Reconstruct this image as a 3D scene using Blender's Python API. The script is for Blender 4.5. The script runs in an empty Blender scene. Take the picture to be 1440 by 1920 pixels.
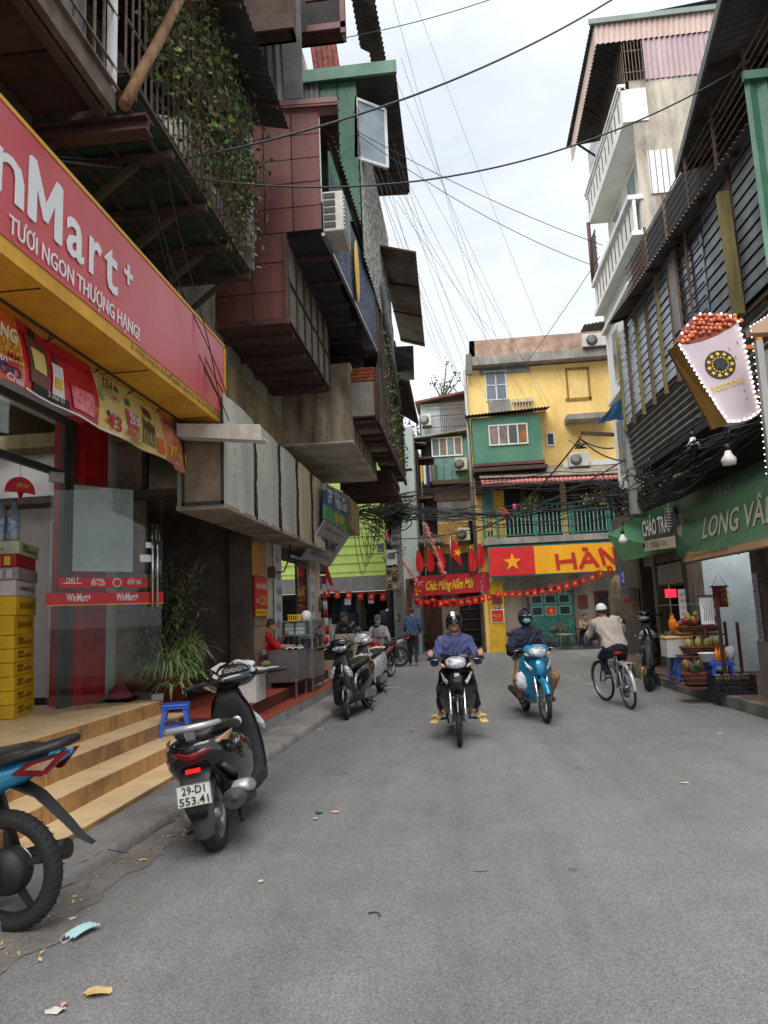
import bpy, bmesh, math, random
from math import sin, cos
import numpy as np
from mathutils import Vector, Matrix, Quaternion
R = math.radians
random.seed(7)
scn = bpy.context.scene
COL = scn.collection

# ---------------------------------------------------------------- camera
FPX = 1330.0
YAW, ROLL, PITCH = R(5.7), R(2.4), math.atan(188 / 1330.0)
CAMP = Vector((0, 0, 1.6))
_f = Vector((-sin(YAW) * cos(PITCH), cos(YAW) * cos(PITCH), sin(PITCH)))
_r0 = Vector((cos(YAW), sin(YAW), 0)); _u0 = _r0.cross(_f)
_r = _r0 * cos(ROLL) - _u0 * sin(ROLL); _u = _u0 * cos(ROLL) + _r0 * sin(ROLL)
cam_data = bpy.data.cameras.new('camera'); cam = bpy.data.objects.new('camera', cam_data); COL.objects.link(cam)
cam_data.sensor_fit = 'HORIZONTAL'; cam_data.sensor_width = 36.0; cam_data.lens = FPX / 1440 * 36
cam_data.clip_start = 0.05; cam_data.clip_end = 2000
cam.matrix_world = Matrix(((_r.x, _u.x, -_f.x, CAMP.x), (_r.y, _u.y, -_f.y, CAMP.y), (_r.z, _u.z, -_f.z, CAMP.z), (0, 0, 0, 1)))
scn.camera = cam

# surveyed points: where the sight line through (px,py) meets a known wall, frontage or level
def _on(ax, v, px, py):
    d = _f * FPX + _r * (px - 720) - _u * (py - 960)
    return CAMP + d * ((v - CAMP[ax]) / d[ax])
def fx(px, py, X): return _on(0, X, px, py)
def fy(px, py, Y): return _on(1, Y, px, py)
def fz(px, py, Z=0.0): return _on(2, Z, px, py)

# ---------------------------------------------------------------- world, sun, exposure
world = bpy.data.worlds.new('World'); scn.world = world; world.use_nodes = True
wt = world.node_tree; wt.nodes.clear()
SUN_EL, SUN_AZ = R(60), R(198)        # azimuth measured from +Y towards +X
def wn(t, **k):
    n = wt.nodes.new(t)
    for a, b in k.items(): setattr(n, a, b)
    return n
sky = wn('ShaderNodeTexSky', sky_type='NISHITA'); sky.sun_disc = False
sky.sun_elevation = SUN_EL; sky.sun_rotation = SUN_AZ; sky.dust_density = 3.0
bg1 = wn('ShaderNodeBackground'); bg1.inputs['Strength'].default_value = 0.05
bg2 = wn('ShaderNodeBackground'); bg2.inputs['Strength'].default_value = .33
tc = wn('ShaderNodeTexCoord'); mp = wn('ShaderNodeMapping'); mp.inputs['Scale'].default_value = (1.0, 1.0, 2.2)
nz = wn('ShaderNodeTexNoise'); nz.inputs['Scale'].default_value = 2.6; nz.inputs['Detail'].default_value = 6; nz.inputs['Roughness'].default_value = .55
rp = wn('ShaderNodeValToRGB'); rp.color_ramp.elements[0].position = .34; rp.color_ramp.elements[1].position = .68
rp.color_ramp.elements[0].color = (.62, .68, .76, 1); rp.color_ramp.elements[1].color = (.93, .945, .96, 1)
mx = wn('ShaderNodeMixShader'); mx.inputs[0].default_value = .9
out = wn('ShaderNodeOutputWorld')
L = wt.links.new
L(tc.outputs['Generated'], mp.inputs['Vector']); L(mp.outputs[0], nz.inputs['Vector']); L(nz.outputs['Fac'], rp.inputs[0])
L(rp.outputs[0], bg2.inputs['Color']); L(sky.outputs[0], bg1.inputs['Color'])
L(bg1.outputs[0], mx.inputs[1]); L(bg2.outputs[0], mx.inputs[2]); L(mx.outputs[0], out.inputs['Surface'])
sd = bpy.data.lights.new('sun', 'SUN'); sd.energy = 1.5; sd.angle = R(65); sd.color = (1, .965, .92)
sun = bpy.data.objects.new('sun', sd); COL.objects.link(sun)
_sd = Vector((sin(SUN_AZ) * cos(SUN_EL), cos(SUN_AZ) * cos(SUN_EL), sin(SUN_EL)))
sun.rotation_euler = _sd.to_track_quat('Z', 'Y').to_euler()
scn.view_settings.view_transform = 'Standard'; scn.view_settings.look = 'None'
scn.view_settings.exposure = 2.0; scn.view_settings.gamma = 1.0; scn.view_settings.use_curve_mapping = False
scn.render.engine = 'CYCLES'
scn.cycles.max_bounces = 10; scn.cycles.diffuse_bounces = 6; scn.cycles.transparent_max_bounces = 12

# ---------------------------------------------------------------- materials
def s2l(c):  # sRGB 0-255 to linear
    return tuple(((v / 255) / 12.92 if v / 255 <= .04045 else ((v / 255 + .055) / 1.055) ** 2.4) for v in c)
_mc = {}
def M(name, col, col2=None, ro=.7, metal=0.0, sc=3.0, mix=(.35, .65), sk=0.0, bump=0.0, bsc=40.0, gm=0.0,
      emit=0.0, alpha=1.0, coat=0.0, spec=.5, vary=0.0, trans=0.0, fine=0.0):
    if name in _mc: return _mc[name]
    m = bpy.data.materials.new(name); m.use_nodes = True; t = m.node_tree; b = t.nodes['Principled BSDF']; lk = t.links.new
    def N(ty, **k):
        n = t.nodes.new(ty)
        for a, v in k.items(): n.inputs[a].default_value = v
        return n
    tcn = t.nodes.new('ShaderNodeTexCoord'); O = tcn.outputs['Object']
    b.inputs['Roughness'].default_value = ro; b.inputs['Metallic'].default_value = metal
    b.inputs['Specular IOR Level'].default_value = spec
    if coat: b.inputs['Coat Weight'].default_value = coat; b.inputs['Coat Roughness'].default_value = .08
    if trans: b.inputs['Transmission Weight'].default_value = trans
    c1 = (*col, 1); c2 = (*(col2 or tuple(v * .6 for v in col)), 1)
    n1 = N('ShaderNodeTexNoise', Scale=sc, Detail=6.0, Roughness=.62)
    if sk:
        mpn = N('ShaderNodeMapping', Scale=(1, 1, .12 / max(sk, .01) * sk)); lk(O, mpn.inputs[0]); lk(mpn.outputs[0], n1.inputs[0])
    else: lk(O, n1.inputs[0])
    r = t.nodes.new('ShaderNodeValToRGB'); r.color_ramp.elements[0].position = mix[0]; r.color_ramp.elements[1].position = mix[1]
    r.color_ramp.elements[0].color = c1; r.color_ramp.elements[1].color = c2
    lk(n1.outputs['Fac'], r.inputs[0]); src = r.outputs[0]
    def mul(src, facsock, dark, lo=.45, hi=.7):
        rr = t.nodes.new('ShaderNodeMapRange'); rr.inputs[1].default_value = lo; rr.inputs[2].default_value = hi
        rr.inputs[3].default_value = 1.0; rr.inputs[4].default_value = 1 - dark
        lk(facsock, rr.inputs[0]); mm = t.nodes.new('ShaderNodeMixRGB'); mm.blend_type = 'MULTIPLY'; mm.inputs[0].default_value = 1
        lk(src, mm.inputs[1]); lk(rr.outputs[0], mm.inputs[2]); return mm.outputs[0]
    if gm:
        n2 = N('ShaderNodeTexNoise', Scale=sc * .45 + .6, Detail=9.0, Roughness=.72); mp2 = N('ShaderNodeMapping', Scale=(1.3, 1.3, .45), Location=(3.1, 7.7, 1.3))
        lk(O, mp2.inputs[0]); lk(mp2.outputs[0], n2.inputs[0]); src = mul(src, n2.outputs['Fac'], gm)
    if fine:
        n3 = N('ShaderNodeTexNoise', Scale=180.0, Detail=3.0); lk(O, n3.inputs[0]); src = mul(src, n3.outputs['Fac'], fine, .35, .65)
    if vary:
        oi = t.nodes.new('ShaderNodeObjectInfo'); src = mul(src, oi.outputs['Random'], vary, 0, 1)
    lk(src, b.inputs['Base Color'])
    if bump:
        n4 = N('ShaderNodeTexNoise', Scale=bsc, Detail=5.0); lk(O, n4.inputs[0]); bp = t.nodes.new('ShaderNodeBump')
        bp.inputs['Strength'].default_value = bump; bp.inputs['Distance'].default_value = .02
        lk(n4.outputs['Fac'], bp.inputs['Height']); lk(bp.outputs[0], b.inputs['Normal'])
    if emit:
        lk(src, b.inputs['Emission Color']); b.inputs['Emission Strength'].default_value = emit
    if alpha < 1: b.inputs['Alpha'].default_value = alpha
    _mc[name] = m; return m
def rgb(*c): return s2l(c)

# ---------------------------------------------------------------- mesh builder
class MB:
    def __init__(s): s.v = []; s.f = []; s.m = []; s.sm = []
    def add(s, vs, fs, mi=0, smooth=False):
        o = len(s.v); s.v += [tuple(v) for v in vs]
        for f in fs: s.f.append(tuple(i + o for i in f)); s.m.append(mi); s.sm.append(smooth)
        return s
    def box(s, x0, x1, y0, y1, z0, z1, mi=0):
        v = [(x, y, z) for x in (x0, x1) for y in (y0, y1) for z in (z0, z1)]
        return s.add(v, [(0, 1, 3, 2), (4, 6, 7, 5), (0, 4, 5, 1), (2, 3, 7, 6), (0, 2, 6, 4), (1, 5, 7, 3)], mi)
    def cbox(s, c, d, rot=None, mi=0):
        rot = rot or Matrix.Identity(3); c = Vector(c)
        v = [c + rot @ Vector((x * d[0] / 2, y * d[1] / 2, z * d[2] / 2)) for x in (-1, 1) for y in (-1, 1) for z in (-1, 1)]
        return s.add(v, [(0, 1, 3, 2), (4, 6, 7, 5), (0, 4, 5, 1), (2, 3, 7, 6), (0, 2, 6, 4), (1, 5, 7, 3)], mi)
    def rbox(s, x0, x1, y0, y1, z0, z1, r=.01, mi=0):   # box with chamfered edges
        v = []; f = []
        bm = bmesh.new(); bmesh.ops.create_cube(bm, size=1)
        for w in bm.verts: w.co = Vector(((x0 + x1) / 2 + w.co.x * (x1 - x0), (y0 + y1) / 2 + w.co.y * (y1 - y0), (z0 + z1) / 2 + w.co.z * (z1 - z0)))
        bmesh.ops.bevel(bm, geom=bm.edges[:], offset=r, segments=2, affect='EDGES', profile=.5)
        bm.verts.index_update()
        s.add([w.co[:] for w in bm.verts], [[w.index for w in q.verts] for q in bm.faces], mi); bm.free(); return s
    def beam(s, p, q, w, h=None, up=(0, 0, 1), mi=0):
        p, q = Vector(p), Vector(q); h = h or w; d = (q - p).normalized(); up = Vector(up)
        if abs(d.dot(up)) > .99: up = Vector((0, 1, 0))
        a = d.cross(up).normalized(); b = a.cross(d)
        v = [e + a * i * w / 2 + b * j * h / 2 for e in (p, q) for i, j in ((-1, -1), (1, -1), (1, 1), (-1, 1))]
        return s.add(v, [(3, 2, 1, 0), (4, 5, 6, 7), (0, 1, 5, 4), (1, 2, 6, 5), (2, 3, 7, 6), (3, 0, 4, 7)], mi)
    def tube(s, pts, r, n=8, mi=0, cap=True, smooth=True, closed=False):
        pts = [Vector(p) for p in pts]; k = len(pts); rs = r if isinstance(r, (list, tuple)) else [r] * k
        vs = []; prev = None
        for i, p in enumerate(pts):
            t = (pts[min(i + 1, k - 1)] - pts[max(i - 1, 0)]).normalized() if not closed else (pts[(i + 1) % k] - pts[i - 1]).normalized()
            if prev is None:
                a = t.cross(Vector((0, 0, 1)))
                if a.length < .05: a = t.cross(Vector((0, 1, 0)))
                a.normalize()
            else:
                a = prev - t * prev.dot(t); a.normalize()
            prev = a; b = t.cross(a)
            for j in range(n):
                an = 2 * math.pi * j / n; vs.append(p + (a * cos(an) + b * sin(an)) * rs[i])
        fs = [(i * n + j, i * n + (j + 1) % n, (i + 1) * n + (j + 1) % n, (i + 1) * n + j) for i in range(k - 1) for j in range(n)]
        if closed: fs += [((k - 1) * n + j, (k - 1) * n + (j + 1) % n, (j + 1) % n, j) for j in range(n)]
        s.add(vs, fs, mi, smooth)
        if cap and not closed:
            o = len(s.v) - len(vs)
            s.f.append(tuple(o + j for j in reversed(range(n)))); s.m.append(mi); s.sm.append(False)
            s.f.append(tuple(o + (k - 1) * n + j for j in range(n))); s.m.append(mi); s.sm.append(False)
        return s
    def quad(s, a, b, c, d, mi=0): return s.add([a, b, c, d], [(0, 1, 2, 3)], mi)
    def slab(s, pts, vec, mi=0):            # polygon extruded along vec
        pts = [Vector(p) for p in pts]; vec = Vector(vec); n = len(pts)
        v = pts + [p + vec for p in pts]
        f = [tuple(range(n)), tuple(range(2 * n - 1, n - 1, -1))] + [(i, i + n, (i + 1) % n + n, (i + 1) % n) for i in range(n)]
        return s.add(v, f, mi)
    def grid(s, fn, nu, nv, mi=0, smooth=True):
        v = [fn(i / nu, j / nv) for i in range(nu + 1) for j in range(nv + 1)]
        f = [(i * (nv + 1) + j, i * (nv + 1) + j + 1, (i + 1) * (nv + 1) + j + 1, (i + 1) * (nv + 1) + j) for i in range(nu) for j in range(nv)]
        return s.add(v, f, mi, smooth)
    def corr(s, a, b, c, pitch=.08, amp=.012, mi=0, th=.004):   # corrugated sheet a->b across ribs, a->c along ribs
        a, b, c = Vector(a), Vector(b), Vector(c); L_ = (b - a).length; n = max(3, int(L_ / pitch)) ; nn = (b - a).cross(c - a).normalized()
        N_ = n * 4
        for off in (0, th):
            s.grid(lambda u, v: a + (b - a) * u + (c - a) * v + nn * (amp * sin(u * n * 2 * math.pi) + off), N_, 1, mi, False)
        return s
    def loft(s, rings, mi=0, smooth=True, cap=True):
        n = len(rings[0]); vs = [p for r in rings for p in r]; k = len(rings)
        fs = [(i * n + j, i * n + (j + 1) % n, (i + 1) * n + (j + 1) % n, (i + 1) * n + j) for i in range(k - 1) for j in range(n)]
        if cap: fs += [tuple(reversed(range(n))), tuple((k - 1) * n + j for j in range(n))]
        return s.add(vs, fs, mi, smooth)
    def ell(s, c, r, mi=0, nu=14, nv=9, rot=None, zlo=-1.0):
        c = Vector(c); rot = rot or Matrix.Identity(3)
        def fn(u, v):
            z = -cos(math.pi * v); z = max(z, zlo); q = math.sqrt(max(0, 1 - z * z))
            return c + rot @ Vector((r[0] * q * cos(2 * math.pi * u), r[1] * q * sin(2 * math.pi * u), r[2] * z))
        return s.grid(fn, nu, nv, mi, True)
    def lathe(s, prof, c=(0, 0, 0), axis='z', n=20, mi=0, smooth=True):   # prof: (radius, height)
        c = Vector(c)
        def P(r, h, a):
            x, y = r * cos(a), r * sin(a)
            return c + Vector({'z': (x, y, h), 'x': (h, x, y), 'y': (x, h, y)}[axis])
        k = len(prof); vs = [P(r, h, 2 * math.pi * j / n) for r, h in prof for j in range(n)]
        fs = [(i * n + j, i * n + (j + 1) % n, (i + 1) * n + (j + 1) % n, (i + 1) * n + j) for i in range(k - 1) for j in range(n)]
        return s.add(vs, fs, mi, smooth)
    def build(s, name, mat, parent=None, off=None, bevel=0):
        me = bpy.data.meshes.new(name); V = s.v
        if off is not None: V = [(x - off[0], y - off[1], z - off[2]) for x, y, z in V]
        me.from_pydata([tuple(v) for v in V], [], s.f)
        for m in (mat if isinstance(mat, (list, tuple)) else [mat]): me.materials.append(m)
        me.polygons.foreach_set('material_index', s.m); me.polygons.foreach_set('use_smooth', s.sm)
        o = bpy.data.objects.new(name, me); COL.objects.link(o)
        bm = bmesh.new(); bm.from_mesh(me); bmesh.ops.recalc_face_normals(bm, faces=bm.faces); bm.to_mesh(me); bm.free()
        if parent is not None: attach(o, parent)
        if bevel:
            b = o.modifiers.new('b', 'BEVEL'); b.width = bevel; b.segments = 2; b.limit_method = 'ANGLE'
        return o
def ring(c, a, b, ra, rb, n=16, e=2.4):     # superellipse ring, axes a and b
    c, a, b = Vector(c), Vector(a), Vector(b); out = []
    for j in range(n):
        t = 2 * math.pi * j / n; ct, st = cos(t), sin(t)
        out.append(c + a * ra * math.copysign(abs(ct) ** (2 / e), ct) + b * rb * math.copysign(abs(st) ** (2 / e), st))
    return out
def yloft(secs, n=16, e=2.6):   # (y, zc, halfwidth, halfheight)
    return [ring((0, y, z), (1, 0, 0), (0, 0, 1), w, h, n, e) for y, z, w, h in secs]
def zloft(secs, n=16, e=2.6):   # (z, yc, halfwidth, halfdepth)
    return [ring((0, y, z), (1, 0, 0), (0, 1, 0), w, d, n, e) for z, y, w, d in secs]

# ---------------------------------------------------------------- things, parts, structure
_labels = {}
def tag(o, label, cat, group=None):
    o['label'] = label; o['category'] = cat
    if group: o['group'] = group
    return o
def thing(name, label, cat, loc=(0, 0, 0), rz=0.0, group=None):
    o = bpy.data.objects.new(name, None); COL.objects.link(o); o.location = loc; o.rotation_euler = (0, 0, rz); o.empty_display_size = .1
    return tag(o, label, cat, group)
def attach(o, parent):
    o.parent = parent
    if parent.type == 'EMPTY' and parent.get('_world'): o.location = -Vector(parent.location)
def wthing(name, label, cat, loc, group=None):     # a thing whose parts are modelled in world coordinates
    o = thing(name, label, cat, loc, 0, group); o['_world'] = 1; return o
def solo(mb, name, mat, label, cat, group=None, bevel=0):
    o = mb.build(name, mat, bevel=bevel); return tag(o, label, cat, group)
def struct(mb, name, mat): o = mb.build(name, mat); o['kind'] = 'structure'; return o
def ch_(mb, name, mat, par, label=None, stuff=False, bevel=0):
    o = mb.build(name, mat, par, bevel=bevel)
    if label: o['label'] = label
    if stuff: o['kind'] = 'stuff'
    return o
def share(src, par, loc=(0, 0, 0), rot=None, scale=None, world=False):
    o = src.copy(); COL.objects.link(o); o.parent = par; o.location = Vector(loc) - (Vector(par.location) if par.get('_world') else Vector((0, 0, 0)))
    if rot is not None: o.rotation_euler = rot
    if scale is not None: o.scale = scale
    return o
def kids(o): return [c for c in bpy.data.objects if c.parent == o]
def copy_tree(o, parent=None):
    c = o.copy(); COL.objects.link(c)
    if parent is not None: c.parent = parent
    for ch in kids(o): copy_tree(ch, c)
    return c
def text(s, org, u, v, size, mat, parent=None, width=None, ext=.004, bold=0.0, shear=0.0, align='LEFT', name='lettering', lift=.004, lines=1.0, res=2):
    cu = bpy.data.curves.new('t', 'FONT'); cu.body = s; cu.size = 1.0; cu.extrude = 0; cu.offset = bold * .45; cu.shear = shear
    cu.align_x = align; cu.resolution_u = res; cu.space_line = lines
    tmp = bpy.data.objects.new('t', cu); COL.objects.link(tmp); dg = bpy.context.evaluated_depsgraph_get(); dg.update()
    me = bpy.data.meshes.new_from_object(tmp.evaluated_get(dg)); bpy.data.objects.remove(tmp)
    u = Vector(u).normalized(); v = Vector(v).normalized(); n = u.cross(v).normalized(); org = Vector(org)
    co = [w.co.copy() for w in me.vertices]
    if not co: return None
    x0 = min(c.x for c in co); x1 = max(c.x for c in co); sx = size if width is None else width / max(1e-6, x1 - x0)
    bx = 0
    for w, c in zip(me.vertices, co):
        X = (c.x - (x0 if align == 'LEFT' else 0)) * sx; w.co = org + u * X + v * (c.y * size) + n * lift
    me.materials.clear(); me.materials.append(mat)
    if ext:
        bm = bmesh.new(); bm.from_mesh(me); g = bmesh.ops.extrude_face_region(bm, geom=bm.faces[:])
        for e in g['geom']:
            if isinstance(e, bmesh.types.BMVert): e.co += n * ext
        bmesh.ops.recalc_face_normals(bm, faces=bm.faces); bm.to_mesh(me); bm.free()
    me.polygons.foreach_set('use_smooth', [False] * len(me.polygons)); me.name = name; o = bpy.data.objects.new(name, me); COL.objects.link(o)
    if parent is not None: attach(o, parent)
    return o
def sag(a, b, s, n=14):
    a, b = Vector(a), Vector(b); return [a + (b - a) * (i / n) - Vector((0, 0, 4 * s * (i / n) * (1 - i / n))) for i in range(n + 1)]
V = Vector

# common materials
BLK = M('black_plastic', (.010, .010, .011), (.016, .016, .017), ro=.5, bump=.05)
STEEL = M('steel', (.42, .42, .43), (.25, .25, .26), ro=.35, metal=.9, sc=6)
CHROME = M('chrome', (.7, .7, .72), (.55, .55, .57), ro=.15, metal=1)
GALV = M('galvanised', (.40, .41, .41), (.25, .24, .23), ro=.55, metal=.3, sc=2, sk=1, gm=.5)
RUSTY = M('rusty_sheet', (.20, .17, .15), (.13, .05, .025), ro=.85, sc=1.6, mix=(.4, .6), sk=1, gm=.5)
DKSTEEL = M('dark_rusty_steel', (.045, .03, .027), (.09, .045, .03), ro=.8, sc=4, bump=.3)
CONC = M('concrete_weathered', (.36, .33, .29), (.19, .17, .145), ro=.95, sc=1.2, gm=.6, bump=.5, bsc=25, fine=.2)
CONC2 = M('concrete_grey', (.40, .385, .36), (.25, .235, .215), ro=.95, sc=1.4, gm=.5, bump=.5, bsc=25, fine=.2)
WHITEWALL = M('whitewash_dirty', (.62, .61, .57), (.40, .38, .34), ro=.9, sc=.8, gm=.5, sk=1, bump=.2)
GLASSD = M('dark_glass', (.03, .035, .04), (.05, .055, .06), ro=.08, spec=.8)
WIRE = M('cable_black', (.016, .016, .017), (.03, .03, .03), ro=.6)
WHITE = M('white_paint', (.78, .78, .77), (.66, .66, .65), ro=.5)
REDV = M('red_vinyl', rgb(200, 24, 30), rgb(176, 16, 24), ro=.4)
YELV = M('yellow_vinyl', rgb(240, 190, 40), rgb(222, 170, 30), ro=.45)
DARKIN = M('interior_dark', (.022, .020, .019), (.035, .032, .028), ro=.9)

def Bx(*a, **k): return MB().box(*a, **k)
def Tb(*a, **k): return MB().tube(*a, **k)
def Bm(*a, **k): return MB().beam(*a, **k)
def Rb(*a, **k): return MB().rbox(*a, **k)
def El(*a, **k): return MB().ell(*a, **k)
def Lf(*a, **k): return MB().loft(*a, **k)
def Sl(*a, **k): return MB().slab(*a, **k)
def La(*a, **k): return MB().lathe(*a, **k)
def Gd(*a, **k): return MB().grid(*a, **k)
def Co(*a, **k): return MB().corr(*a, **k)
# ================================================================ GROUND
def asphalt():
    m = bpy.data.materials.new('asphalt'); m.use_nodes = True; t = m.node_tree; b = t.nodes['Principled BSDF']; lk = t.links.new
    tcn = t.nodes.new('ShaderNodeTexCoord'); O = tcn.outputs['Object']
    def noise(s, d=4, r=.6, scl=None):
        n = t.nodes.new('ShaderNodeTexNoise'); n.inputs['Scale'].default_value = s; n.inputs['Detail'].default_value = d; n.inputs['Roughness'].default_value = r
        if scl:
            mpn = t.nodes.new('ShaderNodeMapping'); mpn.inputs['Scale'].default_value = scl; lk(O, mpn.inputs[0]); lk(mpn.outputs[0], n.inputs[0])
        else: lk(O, n.inputs[0])
        return n.outputs['Fac']
    def ramp(f, a, b_, c1, c2):
        r = t.nodes.new('ShaderNodeValToRGB'); r.color_ramp.elements[0].position = a; r.color_ramp.elements[1].position = b_
        r.color_ramp.elements[0].color = (*c1, 1); r.color_ramp.elements[1].color = (*c2, 1); lk(f, r.inputs[0]); return r.outputs[0]
    def mixc(ty, f, a, b_):
        n = t.nodes.new('ShaderNodeMixRGB'); n.blend_type = ty
        if isinstance(f, float): n.inputs[0].default_value = f
        else: lk(f, n.inputs[0])
        for i, q in ((1, a), (2, b_)):
            if isinstance(q, tuple): n.inputs[i].default_value = (*q, 1)
            else: lk(q, n.inputs[i])
        return n.outputs[0]
    base = ramp(noise(.55, 8, .65, (1, .35, 1)), .3, .7, (.142, .142, .142), (.200, .199, .197))
    wear = ramp(noise(2.2, 6, .7), .4, .75, (1, 1, 1), (.80, .80, .80)); base = mixc('MULTIPLY', 1.0, base, wear)
    v = t.nodes.new('ShaderNodeTexVoronoi'); v.inputs['Scale'].default_value = 150; lk(O, v.inputs[0])
    stone = ramp(v.outputs['Color'], .1, .9, (.58, .58, .58), (1.46, 1.45, 1.44)); base = mixc('MULTIPLY', .9, base, stone)
    v2 = t.nodes.new('ShaderNodeTexVoronoi'); v2.inputs['Scale'].default_value = 34; lk(O, v2.inputs[0])
    chip = ramp(v2.outputs['Distance'], .07, .11, (1, 1, 1), (0, 0, 0)); chipf = mixc('MULTIPLY', 1.0, chip, ramp(noise(60, 1), .58, .62, (0, 0, 0), (1, 1, 1)))
    base = mixc('MIX', chipf, base, (.42, .41, .38))
    spots = ramp(noise(3.1, 2, .4), .74, .765, (0, 0, 0), (1, 1, 1)); base = mixc('MIX', spots, base, (.075, .073, .07))
    v3 = t.nodes.new('ShaderNodeTexVoronoi'); v3.inputs['Scale'].default_value = 1.25; lk(O, v3.inputs[0])
    oil = ramp(v3.outputs['Distance'], .035, .06, (.55, .55, .55), (1, 1, 1)); base = mixc('MULTIPLY', .9, base, oil)
    band = ramp(noise(.9, 4, .6, (1.6, .10, 1)), .38, .62, (.84, .84, .84), (1.05, 1.05, 1.05)); base = mixc('MULTIPLY', 1.0, base, band)
    lk(base, b.inputs['Base Color']); b.inputs['Roughness'].default_value = .88
    bp = t.nodes.new('ShaderNodeBump'); bp.inputs['Strength'].default_value = .55; bp.inputs['Distance'].default_value = .006
    lk(v.outputs['Distance'], bp.inputs['Height'])
    bp2 = t.nodes.new('ShaderNodeBump'); bp2.inputs['Strength'].default_value = .5; bp2.inputs['Distance'].default_value = .05
    lk(noise(1.6, 3), bp2.inputs['Height']); lk(bp2.outputs[0], bp.inputs['Normal']); lk(bp.outputs[0], b.inputs['Normal'])
    return m
ASPH = asphalt()
g = MB(); g.add([(-300, -200, 0), (300, -200, 0), (300, 500, 0), (-300, 500, 0)], [(0, 1, 2, 3)]); struct(g, 'road', ASPH)
PAVE = M('pavement_concrete', (.30, .285, .27), (.20, .19, .18), ro=.95, sc=1.1, gm=.55, bump=.7, bsc=18, fine=.35)
DUST = M('gutter_dust', (.29, .265, .235), (.19, .175, .16), ro=1, sc=3, bump=1, bsc=60, fine=.5)
KERBL = [(-3, -2.78), (0, -2.68), (3, -2.55), (5.06, -2.42), (5.9, -2.37), (7, -2.29), (8.3, -2.2), (9.1, -2.17), (12, -2.06), (15.5, -1.94), (17.5, -1.95), (18.6, -2.3), (19.2, -3.2)]
def kx(y):
    for (a, b), (c, d) in zip(KERBL, KERBL[1:]):
        if a <= y <= c: return b + (d - b) * (y - a) / (c - a)
    return KERBL[-1][1]
rr = random.Random(3)
def nz1(y, s=1.0): return sin(y * 5.1 * s) * .4 + sin(y * 11.7 * s + 1) * .3 + sin(y * 23.3 * s + 2) * .2
p = MB()
def lp(u, v):
    y = -3 + 22.2 * u; k = kx(y); w = [(0, 0), (.006, .055), (.03, .092), (.10, .096), (.5, .085), (3.2, .08)]
    i = int(round(v * 5)); dx, z = w[i]; e = .008 * nz1(y) * (1 if i < 4 else 0)
    return (k - dx + e, y, max(.0, z + (.012 * nz1(y, 2.3) if 0 < i < 4 else 0)) - (.004 if i == 0 else 0))
p.grid(lp, 420, 5, 0, True); struct(p, 'pavement', PAVE)
# dusty gutter along the kerb, a ro low rim of grit
gq = MB(); gq.grid(lambda u, v: (kx(1 + 6 * u) + (.02 + (.42 - .3 * u) * (1 + .35 * nz1(u * 6)) * v if v else -.02), 1 + 6 * u, .004 + .008 * (1 - v) + .003 * nz1(u * 20 + v * 5)), 160, 4)
struct(gq, 'gutter', DUST)
# right pavement with kerb stones
KERBR = [(-3, 4.6), (4, 4.25), (10.03, 3.93), (13.91, 3.72), (17, 3.6), (20.5, 3.75), (22, 4.2)]
def kr(y):
    for (a, b), (c, d) in zip(KERBR, KERBR[1:]):
        if a <= y <= c: return b + (d - b) * (y - a) / (c - a)
    return KERBR[-1][1]
p = MB(); p.grid(lambda u, v: (kr(-3 + 25 * u) + .12 + v * 3.4, -3 + 25 * u, .172 + .003 * nz1(u * 25)), 100, 1); struct(p, 'pavement_right', M('pavement_red_tiles', (.22, .12, .09), (.14, .085, .07), ro=.9, sc=2.5, gm=.6, bump=.3, fine=.2))
KSTONE = M('kerb_stone', (.26, .25, .235), (.14, .133, .125), ro=.95, sc=2, gm=.6, bump=.8, bsc=20, vary=.25, fine=.3)
kb = wthing('kerb', 'grey chipped stone kerb along the right side of the street beside the fruit stall', 'kerb', (4, 9, 0)); 
y = -2.0
while y < 21:
    ln = .85; a, b = V((kr(y), y, 0)), V((kr(y + ln - .015), y + ln - .015, 0)); j = rr.uniform(-.012, .012)
    s = MB(); n = V((1, 0, 0)); s.slab([a + n * j, b + n * j, b + n * (.125), a + n * (.125)], (0, 0, .165 + rr.uniform(-.008, .008))); ch_(s, 'kerb_stone', KSTONE, kb, bevel=.012); y += ln
# café side pavement
p = MB(); p.box(.7, 8, 26.62, 29, -.05, .11); p.box(-8, -3.2, 25.2, 29, -.05, .1); struct(p, 'pavement_far', PAVE)
# side street pavement slab patches
p = MB(); p.add([fz(560, 1262, .004), fz(742, 1258, .004), fz(748, 1270, .004), fz(700, 1272, .004)], [(0, 1, 2, 3)]); struct(p, 'road_patch', M('asphalt_patch', (.20, .195, .19), (.16, .155, .15), ro=.9, fine=.3))
# cracks in the near pavement
for k, pts in enumerate([[(238, 1600), (200, 1592), (165, 1612), (130, 1628), (108, 1652)], [(330, 1538), (300, 1552), (285, 1562)], [(140, 1655), (108, 1668), (98, 1670)]]):
    c = MB(); q = [fz(x, y, .089) for x, y in pts]
    for i in range(len(q) - 1):
        for s in range(4):
            a = q[i].lerp(q[i + 1], s / 4) + V((rr.uniform(-.008, .008), 0, 0)); b = q[i].lerp(q[i + 1], (s + 1) / 4); c.beam(a, b, .004, .004)
    o = struct(c, 'pavement_crack', M('crack', (.03, .028, .025)))

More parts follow.
